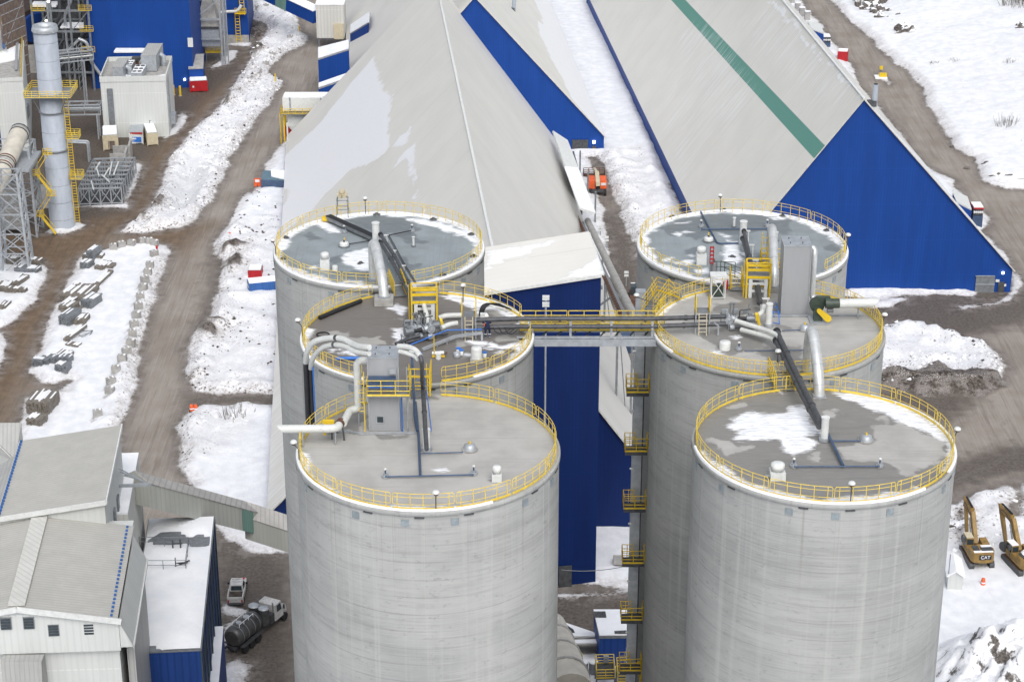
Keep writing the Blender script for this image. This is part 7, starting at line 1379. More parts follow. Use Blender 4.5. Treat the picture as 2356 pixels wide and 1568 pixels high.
def tanker():
 t=thing('tanker_truck','dirty vacuum tanker truck with a white cab and two round tops','tanker truck',(0,0,0))
 m=MB();m.box((0,0,.95),(.95,9.6,.3));m.build('chassis',M['steel_dark'],t)
 m=MB();rp=[(-4.75,.9),(-4.6,1.12),(-4.3,1.2),(-.3,1.2),(.0,1.1),(.15,.8)];n=26
 vs=[(r*math.cos(2*math.pi*k/n),y,2.25+r*math.sin(2*math.pi*k/n))for y,r in rp for k in range(n)];m.add(vs,[(i*n+k,i*n+(k+1)%n,(i+1)*n+(k+1)%n,(i+1)*n+k)[::-1]for i in range(len(rp)-1)for k in range(n)],0,True);m.add(vs[:n],[tuple(range(n))]);m.add(vs[-n:],[tuple(range(n))[::-1]]);m.build('tank',M['tank'],t)
 for y in(-3.9,-2.9,-1.6,-.6):m=MB();wheel(m,(0,y,2.25),1.235,.09,Vector((0,1,0)),26);m.build('tank_band',M['steel'],t)
 m=MB();m.cyl((0,-3.2,3.4),.22,.32,None,14);m.cyl((0,-1.7,3.4),.2,.38,None,14);m.build('manhole',M['steel_light'],t)
 m=MB();m.rail((-.5,-3.8,3.35),(-.5,-1.0,3.35),.35,1.0,False,.04,rails=1);m.rail((.5,-3.8,3.35),(.5,-1.0,3.35),.35,1.0,False,.04,rails=1);m.build('top_rail',M['reflect'],t)
 for x in(-.68,.68):m=MB();m.cyl((x,.95,1.4),2.0,.62,None,20);m.build('separator',M['steel_dark'],t);m=MB();m.lathe((x,.95,3.4),[(.66,0),(.66,.08),(.4,.16),(0,.18)],20);m.build('separator_top',M['steel_light'],t)
 m=MB();m.box((0,2.0,1.6),(2.3,.8,1.2));m.box((0,.2,2.4),(1.4,.5,.8));m.build('pump_box',M['steel_dark'],t)
 m=MB();a_=[(-1.22,2.5,1.0),(1.22,2.5,1.0),(1.16,2.55,3.0),(-1.16,2.55,3.0)];b_=[(-1.22,4.2,1.0),(1.22,4.2,1.0),(1.1,3.9,3.05),(-1.1,3.9,3.05)];m.add(a_+b_,[(0,1,2,3),(7,6,5,4),(0,4,5,1),(1,5,6,2),(2,6,7,3),(3,7,4,0)]);m.build('cab',M['truck_white'],t)
 m=MB();m.add([(-1.05,4.2,.9),(1.05,4.2,.9),(1.0,4.2,2.0),(-1.0,4.2,2.0),(-.9,5.35,.9),(.9,5.35,.9),(.82,5.3,1.75),(-.82,5.3,1.75)],[(3,2,1,0),(4,5,6,7),(0,1,5,4),(1,2,6,5),(2,3,7,6),(3,0,4,7)]);m.build('bonnet',M['truck_white'],t)
 m=MB();m.add([(-.98,4.2,2.05),(.98,4.2,2.05),(.92,3.97,2.9),(-.92,3.97,2.9)],[(0,1,2,3)]);m.v=[(x,y+.03,z)for x,y,z in m.v];m.build('windscreen',M['glass'],t)
 for s in(-1,1):m=MB();m.add([(s*1.22,2.9,2.0),(s*1.22,3.85,2.0),(s*1.15,3.75,2.85),(s*1.18,2.9,2.85)],[(0,1,2,3)]);m.build('side_window',M['glass'],t);m=MB();m.box((s*1.45,4.0,2.3),(.2,.12,.55));m.build('mirror',M['steel_dark'],t);m=MB();m.cyl((s*1.0,2.35,1.2),2.3,.09,None,8);m.build('exhaust',M['steel'],t)
 for x in(-1.0,1.0):
  for y in(-3.6,-2.3,-1.0,4.6):m=MB();wheel(m,(x,y,.52),.52,.42);m.build('wheel',M['rubber'],t)
  m=MB();m.box((x*1.12,-2.3,1.15),(.5,4.2,.1));m.build('mudguard',M['steel_dark'],t)
 m=MB();m.tube([(-.4,-4.8,1.2),(-1.6,-5.9,.6),(-2.9,-6.6,.5)],.16,8);m.build('rear_hose',M['black'],t)
 return t
tk=tanker();p=P(588,1462);tk.location=(p.x,p.y,0);tk.rotation_euler.z=R(-27)
def excavator(snowy,label,bend):
 t=thing('excavator',label,'excavator',(0,0,0),'parked excavators')
 for s in(-1,1):
  m=MB();L,r=2.0,.48;prof=[(L+r*math.cos(a),r+r*math.sin(a))for a in[(-math.pi/2+k*math.pi/8)for k in range(9)]]+[(-L+r*math.cos(a),r+r*math.sin(a))for a in[(math.pi/2+k*math.pi/8)for k in range(9)]];n=len(prof)
  vs=[(s*1.28-.3,y,z)for y,z in prof]+[(s*1.28+.3,y,z)for y,z in prof];m.add(vs,[tuple(range(n)),tuple(range(n,2*n))[::-1]]+[(i,n+i,n+(i+1)%n,(i+1)%n)for i in range(n)]);tr=m.build('track',M['steel_dark'],t)
  m=MB()
  for k in range(14):m.box((s*1.28,-2.1+k*.32,.97),(.64,.12,.06))
  m.build('grouser',M['rust'],tr)
 m=MB();m.box((0,0,.75),(2.0,2.4,.6));m.cyl((0,0,1.0),.25,.8,None,20);m.build('undercarriage',M['steel_dark'],t)
 m=MB();xy=[(-1.45,1.6),(1.45,1.6),(1.45,-2.2),(1.2,-2.7),(.6,-2.95),(-.6,-2.95),(-1.2,-2.7),(-1.45,-2.2)];m.prism(xy,1.25,1.6);m.prism([(-1.45,-1.4),(1.45,-1.4),(1.45,-2.2),(1.2,-2.7),(.6,-2.95),(-.6,-2.95),(-1.2,-2.7),(-1.45,-2.2)],1.6,2.55);m.build('counterweight',M['cat'],t)
 m=MB();m.prism([(-1.4,1.4),(-.45,1.4),(-.45,-1.4),(-1.4,-1.4)],1.6,2.1);m.prism([(.5,1.4),(1.4,1.4),(1.4,-1.4),(.5,-1.4)],1.6,2.45);m.prism([(-.45,-.2),(.5,-.2),(.5,-1.4),(-.45,-1.4)],1.6,2.4);m.build('engine_housing',M['cat'],t)
 m=MB();m.box((-.75,-1.6,2.6),(.7,1.3,.16));m.box((.55,-1.9,2.6),(1.4,.9,.14));m.build('engine_cover',M['steel_dark'],t)
 m=MB();m.prism([(-1.42,1.75),(-.5,1.75),(-.5,.15),(-1.42,.15)],1.6,3.05);cb=m.build('cab',M['cat'],t)
 m=MB();m.box((-.96,1.77,2.45),(.78,.04,1.0));m.box((-.96,.13,2.55),(.78,.04,.7));m.box((-1.435,.95,2.5),(.04,1.3,.85));m.box((-.485,.95,2.55),(.04,1.2,.75));m.build('window',M['glass'],cb)
 m=MB();m.box((-.96,.95,3.08),(.9,1.5,.08));m.build('cab_roof',M['snow' if snowy else 'tan'],cb)
 def beam(nm,pts,w_,hs,mm):
  m=MB()
  for i in range(len(pts)-1):
   a_,b_=Vector(pts[i]),Vector(pts[i+1]);d=(b_-a_).normalized();u=Vector((1,0,0)).cross(d).normalized()
   vs=[e+Vector((x*w_/2,0,0))+u*(j*h/2)for e,h in((a_,hs[i]),(b_,hs[i+1]))for x,j in((-1,-1),(1,-1),(1,1),(-1,1))]
   m.add(vs,[(0,1,2,3),(7,6,5,4),(0,4,5,1),(1,5,6,2),(2,6,7,3),(3,7,4,0)])
  return m.build(nm,M[mm],t)
 bx=.02;tip=(bx,6.3,4.9);beam('boom',[(bx,.9,1.9),(bx,3.4,5.0),tip],.5,[.55,.95,.5],'cat')
 st=(bx-.02,4.3 if bend else 4.7,.95);beam('stick',[(bx,6.9,5.4),(bx,5.9,3.8),st],.38,[.4,.7,.35],'cat')
 m=MB();m.tube([(bx,3.6,5.6),(bx,6.3,5.6)],.13,8);m.build('stick_ram',M['black'],t)
 for s in(-1,1):m=MB();m.tube([(bx+s*.36,1.7,1.7),(bx+s*.36,3.2,4.4)],.12,8);m.build('boom_ram',M['steel'],t)
 m=MB();b0=Vector((bx,4.2,.75));prof=[(-.9,.5),(-.95,.0),(-.6,-.55),(0,-.7),(.5,-.5),(.6,.1),(.3,.5)];n=len(prof);vs=[(b0.x-.7,b0.y+y,b0.z+z)for y,z in prof]+[(b0.x+.7,b0.y+y,b0.z+z)for y,z in prof];m.add(vs,[tuple(range(n)),tuple(range(n,2*n))[::-1]]+[(i,n+i,n+(i+1)%n,(i+1)%n)for i in range(n)]);m.build('bucket',M['steel_dark'],t)
 m=MB();m.tube(bez((bx-.35,3.2,4.6),(bx-.7,5.2,6.4),(bx-.35,6.2,4.4),8),.04,5);m.build('hose',M['black'],t)
 if snowy:m=MB();m.lathe((.3,-1.4,2.5),[(1.25,0),(1.05,.28),(.5,.42),(0,.45)],16);m.build('snow_heap',M['snow'],t)
 else:m=MB();m.box((.7,-1.0,2.52),(1.3,.5,.14));m.box((0,-2.4,2.6),(2.4,.4,.1));m.build('snow_layer',M['snow'],t)
 m=MB();m.box((-1.75,.2,2.9),(.5,.4,.5));m.bar((-1.75,.2,2.65),(-1.6,.2,1.5),.08);m.build('side_mirror',M['steel_dark'],t)
 m=MB();m.box((.12,-2.99,2.08),(1.5,.06,.62));pl=m.build('name_plate',M['black'],t);text('CAT',pl,(.12,-3.03,2.08),.62,(R(90),0,0),'reflect')
 return t
e1=excavator(False,'dirty yellow excavator with three white letters on its back, nearer the silo',False);p=P(2252,1306);e1.location=(p.x,p.y+1.6,.2);e1.rotation_euler.z=R(4)
e2=excavator(True,'snow covered yellow excavator cut by the right picture edge',True);p=P(2352,1322);e2.location=(p.x+.2,p.y+1.6,.2);e2.rotation_euler.z=R(14)
def boom_lift():
 p=P(1375,450);t=thing('boom_lift','orange boom lift parked on the snowy track between the halls','boom lift',p)
 for i in(-1,1):
  for j in(-1,1):m=MB();wheel(m,p+Vector((i*1.35,j*1.9+2,.65)),.65,.5);m.build('wheel',M['rubber'],t)
 m=MB();m.box(p+Vector((0,2,1.0)),(2.1,4.8,.5));m.build('chassis',M['steel_dark'],t)
 for i in(-1,1):m=MB();m.box(p+Vector((i*1.05,1.9,2.0)),(1.2,3.2,1.5));m.build('engine_hood',M['orange'],t);m=MB();m.box(p+Vector((i*1.05,.28,2.15)),(.9,.05,.5));m.build('label_plate',M['white' if i>0 else 'orange'],t)
 m=MB();m.bar(p+Vector((0,-.6,2.4)),p+Vector((0,4.6,2.9)),.75,.7);m.bar(p+Vector((0,4.4,2.9)),p+Vector((-.3,9.6,2.0)),.45,.42);m.build('boom',M['tan'],t)
 m=MB();c=p+Vector((-.3,9.9,.6));c4=[c+Vector((x,y,0))for x,y in((-2,-.6),(2,-.6),(2,.7),(-2,.7))]
 for k in range(4):m.rail(c4[k],c4[(k+1)%4],1.2,1.0,True,.07)
 m.box(c+UP*.0,(4.0,1.3,.12));m.build('basket',M['rust'],t);t.children[-1].data.materials[0]=M['red']
boom_lift()
p=P(1462,712);t=thing('wheel_loader','dark wheel loader half hidden behind the rear right silo','loader',p)
for x in(-1.1,1.1):
 for y in(0,3.2):m=MB();wheel(m,p+Vector((x,y,.8)),.8,.6);m.build('wheel',M['rubber'],t)
m=MB();m.box(p+Vector((0,1.2,1.6)),(1.8,4.6,1.0));m.build('body',M['rust'],t);m=MB();m.box(p+Vector((0,1.8,2.8)),(1.5,1.5,1.4));m.build('cab',M['glass'],t);m=MB();m.box(p+Vector((0,-2.2,.8)),(2.8,1.0,1.1));m.build('bucket',M['steel_dark'],t)
kE=K(3380,1880,4.3565)
a,b=P(*kE(742,1478)),P(*kE(985,1490));ax=(b-a).normalized();up=Vector((-ax.y,ax.x,0));wd=(b-a).length;c=(a+b)/2;hz=2.35;dp=4.2;t=thing('hut','small white hut with a snowy gable roof beside the front right silo','hut',c)
m=MB();q=[a,b,b+up*dp,a+up*dp];m.prism([p_[:2]for p_ in q],0,hz);m.add([(a.x,a.y,hz),(b.x,b.y,hz),(c.x,c.y,hz+.75)]+[tuple(v+up*dp)for v in(Vector((a.x,a.y,hz)),Vector((b.x,b.y,hz)),Vector((c.x,c.y,hz+.75)))],[(0,1,2),(5,4,3)]);m.build('wall',M['white_wall'],t)
for s,e in((a,-1),(b,1)):m=MB();rt=Vector((c.x,c.y,hz+.8))-up*.25;ev=Vector((s.x,s.y,hz-.02))+ax*e*.25-up*.25;m.slab([ev,rt,rt+up*(dp+.5),ev+up*(dp+.5)],.16);m.build('roof',M['snow'],t)
m=MB();m.box(c+up*dp/2+UP*.1,(wd+.3,dp+.3,.3),math.atan2(ax.y,ax.x));m.build('skid_base',M['steel_dark'],t)
m=MB();p=P(*kE(745,1470));m.tube([p,p+UP*5.2],.06,6);one(m,'thin_pole','thin grey pole standing before the small white hut','pole',M['steel'],p)
def barrel(px,py,label,s=1.0):
 p=P(px,py);t=thing('marker_barrel',label,'barrel',p,'orange marker barrels');m=MB();m.lathe(p+UP*.3,[(.3*s,0),(.28*s,.35*s),(.25*s,.7*s),(.2*s,.9*s),(0,.91*s)],14);m.build('body',M['orange'],t);m=MB();m.lathe(p+UP*(.3+.3*s),[(.305*s,0),(.29*s,.16*s)],14);m.build('band',M['reflect'],t);m=MB();m.cyl(p+UP*.15,.18,.4*s,None,14);m.build('foot',M['black'],t)
barrel(*kE(1328,1390),'orange marker barrel alone in the snow below the excavators',1.0)
for(x,y,l)in((1325,1278,'left orange marker of the pair beside the grey road'),(1353,1278,'right orange marker of the pair beside the grey road'),(1587,84,'orange marker at the far bend beside the grey road')):barrel(*k2(x,y),l,1.1)
def rock(p,sx,sy,sz,seed,name='boulder',label=None,cat='rock',group=None,mat_='rock',snow=.45):
 m=MB();n,k_=16,10;vs=[];p=Vector(p)
 for j in range(k_+1):
  for i in range(n):
   th,ph=2*math.pi*i/n,math.pi*j/k_;d=Vector((math.cos(th)*math.sin(ph),math.sin(th)*math.sin(ph),math.cos(ph)))
   f=.5+1.0*fbm(np.array([d.x*2.2+seed*7]),np.array([d.y*2.2+d.z*2.9+seed]),3,seed)[0]
   vs.append(p+Vector((d.x*sx*f,d.y*sy*f,max(-.3,d.z)*sz*f)))
 m.add(vs,[(j*n+i,j*n+(i+1)%n,(j+1)*n+(i+1)%n,(j+1)*n+i)[::-1]for j in range(k_)for i in range(n)])
 return one(m,name,label,cat,M[mat_],p,group)
def snowy_rock():
 t=NT('snow_capped_rock');sx=t.n('SeparateXYZ');t.l(t.n('NewGeometry').outputs['Normal'],sx.inputs[0]);n1=t.noise(t.pos(),.8,7,.65);n2=t.noise(t.pos(),3,6)
 f=t.step(t.math('ADD',sx.outputs[2],t.math('MULTIPLY',t.math('SUBTRACT',n1,.5),1.6)),.42,.60);c=t.mix(f,t.mix(t.step(n2,.3,.7),(.05,.043,.038),(.19,.17,.155)),t.mix(t.step(n1,.3,.7),(.78,.80,.84),(.88,.89,.91)))
 t.bump(t.math('ADD',n1,t.math('MULTIPLY',n2,.4)),.7,.4);return t.out(c,.85)
M['snow_rock']=snowy_rock()
def mound(name,label,p,sx,sy,h,seed,nx=44,ny=34,mm='snow_rock',kind=None,ridg=True):
 m=MB();u,v=np.meshgrid(np.linspace(-1,1,nx),np.linspace(-1,1,ny));r=np.clip(1-np.hypot(u,v),0,1);x,y=u*sx,v*sy
 f=fbm(x/4+seed,y/4,5,seed);rd=1-np.abs(2*fbm(x/6+seed,y/6+3,4,seed+5)-1);z=h*np.minimum(1,r*1.7)*(.25+.75*rd**2*(1 if ridg else.4)+.5*(f-.4))*(r>0)-.15
 m.add(np.stack([x+p[0],y+p[1],z],-1).reshape(-1,3).tolist(),[(j*nx+i,j*nx+i+1,(j+1)*nx+i+1,(j+1)*nx+i)for j in range(ny-1)for i in range(nx-1)],0,True)
 return one(m,name,label,'rock',M[mm],(p[0],p[1],0))
p=P(2330,1610);mound('rock_outcrop','rugged rock outcrop streaked with snow in the lower right corner',(p.x+2,p.y+1),13,14,6.5,3,80,70)
kQ=kR4
hills=[(700,45,4,5),(720,10,3,4),(765,95,2.5,2.5),(690,70,2.2,2.5),(775,130,1.6,1.6),(955,225,3.0,2.6),(838,92,.8,.9),(895,122,1,1.2),(828,137,.7,.8),(855,160,1.0,.9),(835,212,.9,.9),(1755,188,1.6,1.6),(1610,1225,2.0,1.2),(1665,1235,1.2,.9),(1735,1235,2.2,1.1),(1520,1140,1.2,.9),(640,12,2.0,1.8)]
def hillP(px,py):
 d=ray(px,py);zz=60-np.arange(400)*.15;tt=(zz-CZ)/d.z;h=sdf(d.x*tt,d.y*tt,SNOW[6]);zh=np.where(h>0,np.minimum(h,300)*.16,0)
 k=np.nonzero(zz<=zh)[0];return P(px,py,float(zz[k[0]])if len(k)else 0.0)
rnd=random.Random(5)
hills+=[(rnd.choice((1100+350*u_+rnd.uniform(-70,70),1640+rnd.uniform(-90,110))),v_,rnd.uniform(.3,.75),rnd.uniform(.3,.6))for u_,v_ in((k/60,560+600*k/60+rnd.uniform(-60,60))for k in range(60))]
for i,(x,y,s_,h_)in enumerate(hills):
 q=hillP(*kQ(x,y));nm='big dark boulder on the upper right snow slope beside the road' if s_>2 and y<130 else('triangular dark boulder alone on the right snow slope' if x==955 else('brown boulder along the lower edge of the right snow slope' if y>1000 else 'small dark stone scattered on the right snow slope'))
 rock(q,s_,s_*.8,h_*.9,i+2,'boulder',nm,'rock','boulders on the right snow slope','snow_rock' if s_>1.4 else 'rock')
q=P(2205,1215);rock(q,2.4,1.8,1.2,40,'boulder','snow capped boulder between the front right silo and the excavators','rock',None,'snow_rock')
def bush(p,s_,seed,label,group='bare shrubs'):
 rnd=random.Random(seed);m=MB();p=Vector(p)
 for k in range(46):
  a_=rnd.uniform(0,6.283);e=rnd.uniform(.2,1.0);q=p+Vector((math.cos(a_)*s_*rnd.uniform(.1,.9),math.sin(a_)*s_*rnd.uniform(.1,.9),0));t_=q+Vector((math.cos(a_)*s_*.35*e,math.sin(a_)*s_*.35*e,s_*rnd.uniform(.4,1.1)));m.tube([q,q.lerp(t_,.5)+Vector((rnd.uniform(-.1,.1),0,.1)),t_],[.05,.035,.015],4,0,False)
 return one(m,'shrub',label,'shrub',M['wood'],p,group)
for i,(x,y,s_,l)in enumerate(((1670,452,1.6,'bare shrub on the right snow slope above the road bend'),(1640,880,2.6,'wide bare shrub low on the right snow slope'),(1700,40,4.0,'largest bare shrubs in the upper right corner'),(1760,30,4.0,'largest bare shrubs in the upper right corner'),(1280,445,1.3,'tiny bare shrub in the middle of the right snow slope'),(1140,460,1.2,'tiny bare shrub nearest the road on the right snow slope'))):bush(hillP(*kR4(x,y)),s_,i,l)
bush(P(540,965),2.2,30,'bare brown shrub beside the dark spur off the grey road','bare shrubs');bush(P(560,955),2.0,31,'bare brown shrub beside the dark spur off the grey road','bare shrubs')
blk=thing('concrete_block','weathered concrete block in the row along the snowy lot edge','concrete block',(0,0,0),'concrete blocks edging the snowy lot');m=MB();m.prism([(-.65,-.45),(.65,-.45),(.65,.45),(-.65,.45)],0,1.05);m.prism([(-.2,-.2),(.2,-.2),(.2,.2),(-.2,.2)],1.05,1.2);m.build('body',M['concrete'],blk);m=MB();m.box((.1,.15,1.08),(.8,.5,.08));m.build('snow_cap',M['snow'],blk)
pts=BLOCKS
for i,(x,y)in enumerate(pts):
 p=P(*k2(x,y+12));p.z=gz(p.x,p.y)-.15;rz=R(10)+.5*math.sin(i*2.3)
 if i==0:blk.location=p;blk.rotation_euler.z=rz
 else:dup(blk,p,rz)
for(x,y)in((1445,165),(1560,140),(1690,110),(1735,795),(1660,855),(1590,915),(1560,990),(1915,605)):dup(blk,P(*k3(x,y))+UP*.3,R(15),'grey concrete block on the far snow bank between the two roads','concrete blocks on the far snow bank')
q=P(*k2(1085,185));t=thing('barrier_post','red topped marker post among the blocks at the lot corner','marker post',q);m=MB();m.cyl(q,1.0,.3,.2,10);m.build('base',M['concrete'],t);m=MB();m.cyl(q+UP*1.0,.5,.2,None,10);m.build('top',M['red'],t)
def bundle(px,py,w_,l_,h_,rz,label,rows=3,mm='wood',group='stacked bundles on the snowy lot',snow=True):
 p=P(px,py);p.z=gz(p.x,p.y)-.1;t=thing('bundle',label,'bundle',p,group);M3=Matrix.Rotation(rz,3,'Z');m=MB();n=max(2,int(w_/.28));k_=max(1,int(h_/.28))
 for i in range(n):
  for k in range(k_):
   e=random.uniform(-.15,.15);a_=p+M3@Vector((-w_/2+w_*(i+.5)/n,e,.1+h_*(k+.5)/k_));b_=p+M3@Vector((-w_/2+w_*(i+.5)/n,l_+e,.1+h_*(k+.5)/k_));m.bar(a_,b_,w_/n*.88,h_/k_*.85)
 m.build('planks',M[mm],t)
 m=MB();[m.box(p+M3@Vector((0,l_*f,.05)),(w_*1.05,.2,.16),rz)for f in(.2,.8)];m.build('bearer',M['wood'],t)
 if snow:
  m=MB();[m.box(p+M3@Vector((-w_/2+w_*(i+.5)/n,l_*.55,h_+.14)),(w_/n*.8,l_*random.uniform(.5,.85),.07),rz)for i in range(n)if random.random()<.6]
  if m.v:m.build('snow_layer',M['snow'],t)
TH=R(-14)
for i,(x,y,w_,l_,h_,l)in enumerate(((622,258,1.2,3.4,1.6,'tall dark stack at the top of the snowy lot'),(590,248,1.2,2.4,.8,'low dark stack left of the tall one at the top of the lot'),(583,312,1.7,2.2,1.0,'square dark pallet stack at the upper lot edge'),(676,240,1.5,2.0,.4,'small snow covered bundle right of the tall dark stack'),(680,316,1.6,3.2,.6,'splayed bars bundle in the upper lot'),(750,305,1.4,1.8,.5,'small isolated bundle in the upper middle of the lot'),(640,452,1.0,8.0,.5,'longest pair of beams lying slanted in the lot'),(450,526,1.9,5.0,1.1,'dark bundle at the left lot edge beside the broad lumber bundle'),(522,534,3.6,5.6,.8,'broadest lumber bundle in the lot'),(595,580,2.0,3.6,1.4,'dark tall bundle right of the broadest lumber'),(432,600,1.4,4.6,.7,'narrow bundle below the dark left edge bundle'),(455,622,1.8,3.0,.9,'bundle overlapped by the narrow one'),(522,618,.8,2.8,.3,'few loose slats in the middle of the lot'),(447,708,1.9,4.0,1.5,'tallest pallet stack at the left of the bottom row'),(503,696,1.6,2.4,.6,'round snowy heap in the middle of the bottom row'),(553,690,1.7,2.8,.8,'banded bundle at the right of the bottom row'),(458,815,.9,6.0,.5,'single long bundle lying alone below the rows'),(490,850,2.2,1.5,.2,'thin loose boards at the lot edge'),(257,985,1.7,1.5,1.1,'leftmost wrapped pallet of the lower pallet row'),(300,978,1.6,1.4,.9,'second wrapped pallet of the lower pallet row'),(348,968,1.6,1.4,.9,'third wrapped pallet of the lower pallet row'),(386,960,1.4,1.4,.8,'fourth wrapped pallet of the lower pallet row'),(440,958,2.0,1.6,.9,'rightmost wrapped pallet of the lower pallet row'),(420,930,2.2,2.4,.4,'flat bars behind the lower pallet row'),(420,1025,2.0,1.8,1.1,'pallet standing in front of the lower pallet row'),(238,1318,2.3,4.4,1.9,'left one of the twin tall lumber stacks near the grey roof'),(290,1312,2.3,4.4,1.9,'right one of the twin tall lumber stacks near the grey roof'),(232,1395,2.2,2.4,.9,'glossy dark heap nearest the grey roof'),(85,440,.6,5.4,.5,'long bars bundle on the small left snow patch'),(100,435,.8,4.2,.8,'brown upright bars on the small left snow patch'),(102,475,3.6,1.3,.7,'wide pale crate bundle on the small left snow patch'),(175,335,4.2,2.2,.6,'wide dark steel pile under the lattice tower'),(230,285,2.2,1.8,.8,'square pallet right of the lattice tower foot'),(80,280,2.0,1.8,1.0,'green black heap under the lattice tower'),(12,460,2.0,3.0,.8,'dark heap at the left picture edge'),(14,590,1.2,2.6,.5,'lowest bundle on the small left snow patch'))):
 bundle(*k2(x,y),w_,l_,h_,TH+random.uniform(-.12,.12)if i not in(6,30)else R(-12),l,mm='steel' if i in(0,2,9,13,18,19,20,21,22,24,31)else 'wood')
m=MB();q=P(*k2(548,800));s_=[q+Vector(v)for v in((-1.2,-1,.2),(1.0,1.2,.2),(1.6,3,.9),(-1,1.6,1.2))]
for i in range(4):m.bar(s_[i],s_[(i+1)%4],.1)
m.bar(s_[0],s_[2],.08);m.bar(s_[1],s_[3],.08);m.bar(s_[0]+UP*.9,s_[1]+UP*.9,.08);one(m,'bent_steelwork','thin bent steel frame lying in the snowy lot','steel frame',M['steel'],q)
kC=k4
a,b=P(*kC(135,1405)),P(*kC(385,1300));t=thing('teal_bin','teal blue skip bin with snow on its lid beside the grey road','skip bin',a);c0=P(*kC(135,1405));c1=c0+Vector((4.4,.3,0));m=MB();m.prism([c0[:2],c1[:2],(c1.x,c1.y+4.6),(c0.x,c0.y+4.6)],0,[2.0,1.7,1.9,2.2]);m.build('body',M['blue_pipe'],t);m=MB();m.slab([(c0.x,c0.y,2.1),(c1.x,c1.y,1.8),(c1.x,c1.y+4.6,2.0),(c0.x,c0.y+4.6,2.3)],.12);m.build('lid',M['teal'],t);m=MB();m.slab([(c1.x-2.6,c1.y+1.4,2.12),(c1.x,c1.y+.2,2.0),(c1.x,c1.y+4.5,2.2),(c1.x-3.0,c1.y+4.5,2.35)],.16);m.build('snow_layer',M['snow'],t)
q=P(*kC(90,1385));t=thing('warning_sign','small orange warning sign beside the teal skip bin','sign',q);m=MB();m.bar(q,q+UP*1.0,.1);m.build('post',M['steel'],t);m=MB();m.box(q+UP*1.2,(1.3,.1,1.6));pl=m.build('panel',M['orange'],t);m=MB();m.box(q+Vector((0,-.07,1.5)),(.8,.04,.5));m.box(q+Vector((0,-.09,1.5)),(.5,.03,.15));m.build('symbol',M['reflect'],pl)
q=P(*kC(482,940));m=MB();m.tube([q,q+UP*6.3],.17,8);m.tube([q+UP*6.3,q+Vector((1.2,0,5.4))],.05,5);t=thing('flag_pole','pale pole with a red jib beside the dust filter','pole',q);m.build('pole',M['pipe_white'],t);m=MB();q2=P(*kC(490,760));m.prism([(q2.x-1,q2.y),(q2.x+.9,q2.y),(q2.x+.5,q2.y+1.2),(q2.x-.6,q2.y+1.2)],0,2.6);m.build('red_hood',M['red'],t)
q=P(1940,144);t=thing('red_box','red box shed with a snow cap beside the right road','box shed',q);m=MB();m.box(q+Vector((0,1.2,1.25)),(2.3,2.4,2.5),R(-12));m.build('wall',M['red'],t);m=MB();m.box(q+Vector((0,1.2,2.58)),(2.1,2.2,.18),R(-12));m.build('snow_layer',M['snow'],t)
q=P(2031,180);t=thing('yellow_block','yellow block on a snowy base in the middle of the right road','road block',q);m=MB();m.box(q+UP*.7,(1.6,.8,.9));m.build('block',M['yellow'],t);m=MB();m.box(q+Vector((-.4,.4,.15)),(2.6,2.2,.4));m.build('snow_base',M['snow'],t)
q=P(2027,165);t=thing('road_marker','small yellow marker behind the yellow block in the right road','road marker',q);m=MB();m.cyl(q,.5,.08,None,8);m.build('post',M['steel'],t);m=MB();m.box(q+UP*.9,(.7,.2,.8));m.build('plate',M['yellow'],t)
kS=K(2940,100,4.9)
def side_shed(label,blk_px,lean,boxm,topm):
 (x0,y0),(x1,y1),top=blk_px;a,b=P(x0,y0),P(x1,y1);H=PV(top,a.x,a.y);t=thing('side_shed',label,'shed',a);c=(a+b)/2+Vector((0,1.4,0));m=MB();m.box(c+UP*H*.3,((b-a).length,2.8,H*.6));m.build('wall',M[boxm],t);m=MB();m.box(c+UP*H*.78,((b-a).length*.98,2.6,H*.32));m.build('upper_wall',M['steel_dark'],t);m=MB();m.box(c+UP*H*.97,((b-a).length*1.02,2.9,H*.07));m.build('fascia',M[topm],t);m=MB();m.box(c+UP*(H+.08),((b-a).length*.96,2.7,.16));m.build('snow_layer',M['snow'],t)
 for k in range(5):m=MB();m.lathe(c+Vector((-(b-a).length*.4+(b-a).length*.2*k,-1.36,H*.78)),[(0,.3),(.2,.1),(.2,-.1),(0,-.3)],8);m.build('opening_snow',M['white'],t)
 q=[P(*p_)for p_ in lean];lt_=thing('lean_to',label.replace('shed','lean-to roof'),'lean-to',q[0]);m=MB();m.slab(q,.25);m.build('roof',M['white'],lt_);cc=sum(q,Vector())/4;m=MB();ins=[p_.lerp(cc,.03)for p_ in q];m.prism([p_[:2]for p_ in ins],0,[p_.z-.3 for p_ in ins]);m.build('wall',M['blue'],lt_)
side_shed('dark blue shed at the top right side of the right hall',((1891,115),(1910,115),86),[(1868,66,6),(1896,77,4),(1888,55,4),(1858,47,6)],'blue_pipe','steel_dark')
side_shed('dark blue shed with a red fascia at the right side of the right hall',((2236,525),(2259,525),478),[(2205,466,7),(2236,482,4.5),(2226,452,4.5),(2192,436,7)],'blue_pipe','red')
for i,(x,y)in enumerate(((162,38),(202,92),(232,125),(270,152))):
 q=P(*kR4(x,y));t=thing('concrete_post',['square concrete pier along the rear right side of the right hall'][0],'pier',q,'concrete piers beside the right hall');m=MB();m.prism([(q.x-.65,q.y-.5),(q.x+.65,q.y-.5),(q.x+.65,q.y+.5),(q.x-.65,q.y+.5)],0,2.6);m.build('pier',M['concrete'],t);m=MB();m.box(q+UP*2.65,(1.35,1.1,.12));m.build('snow_cap',M['snow'],t)
q=P(430,224);
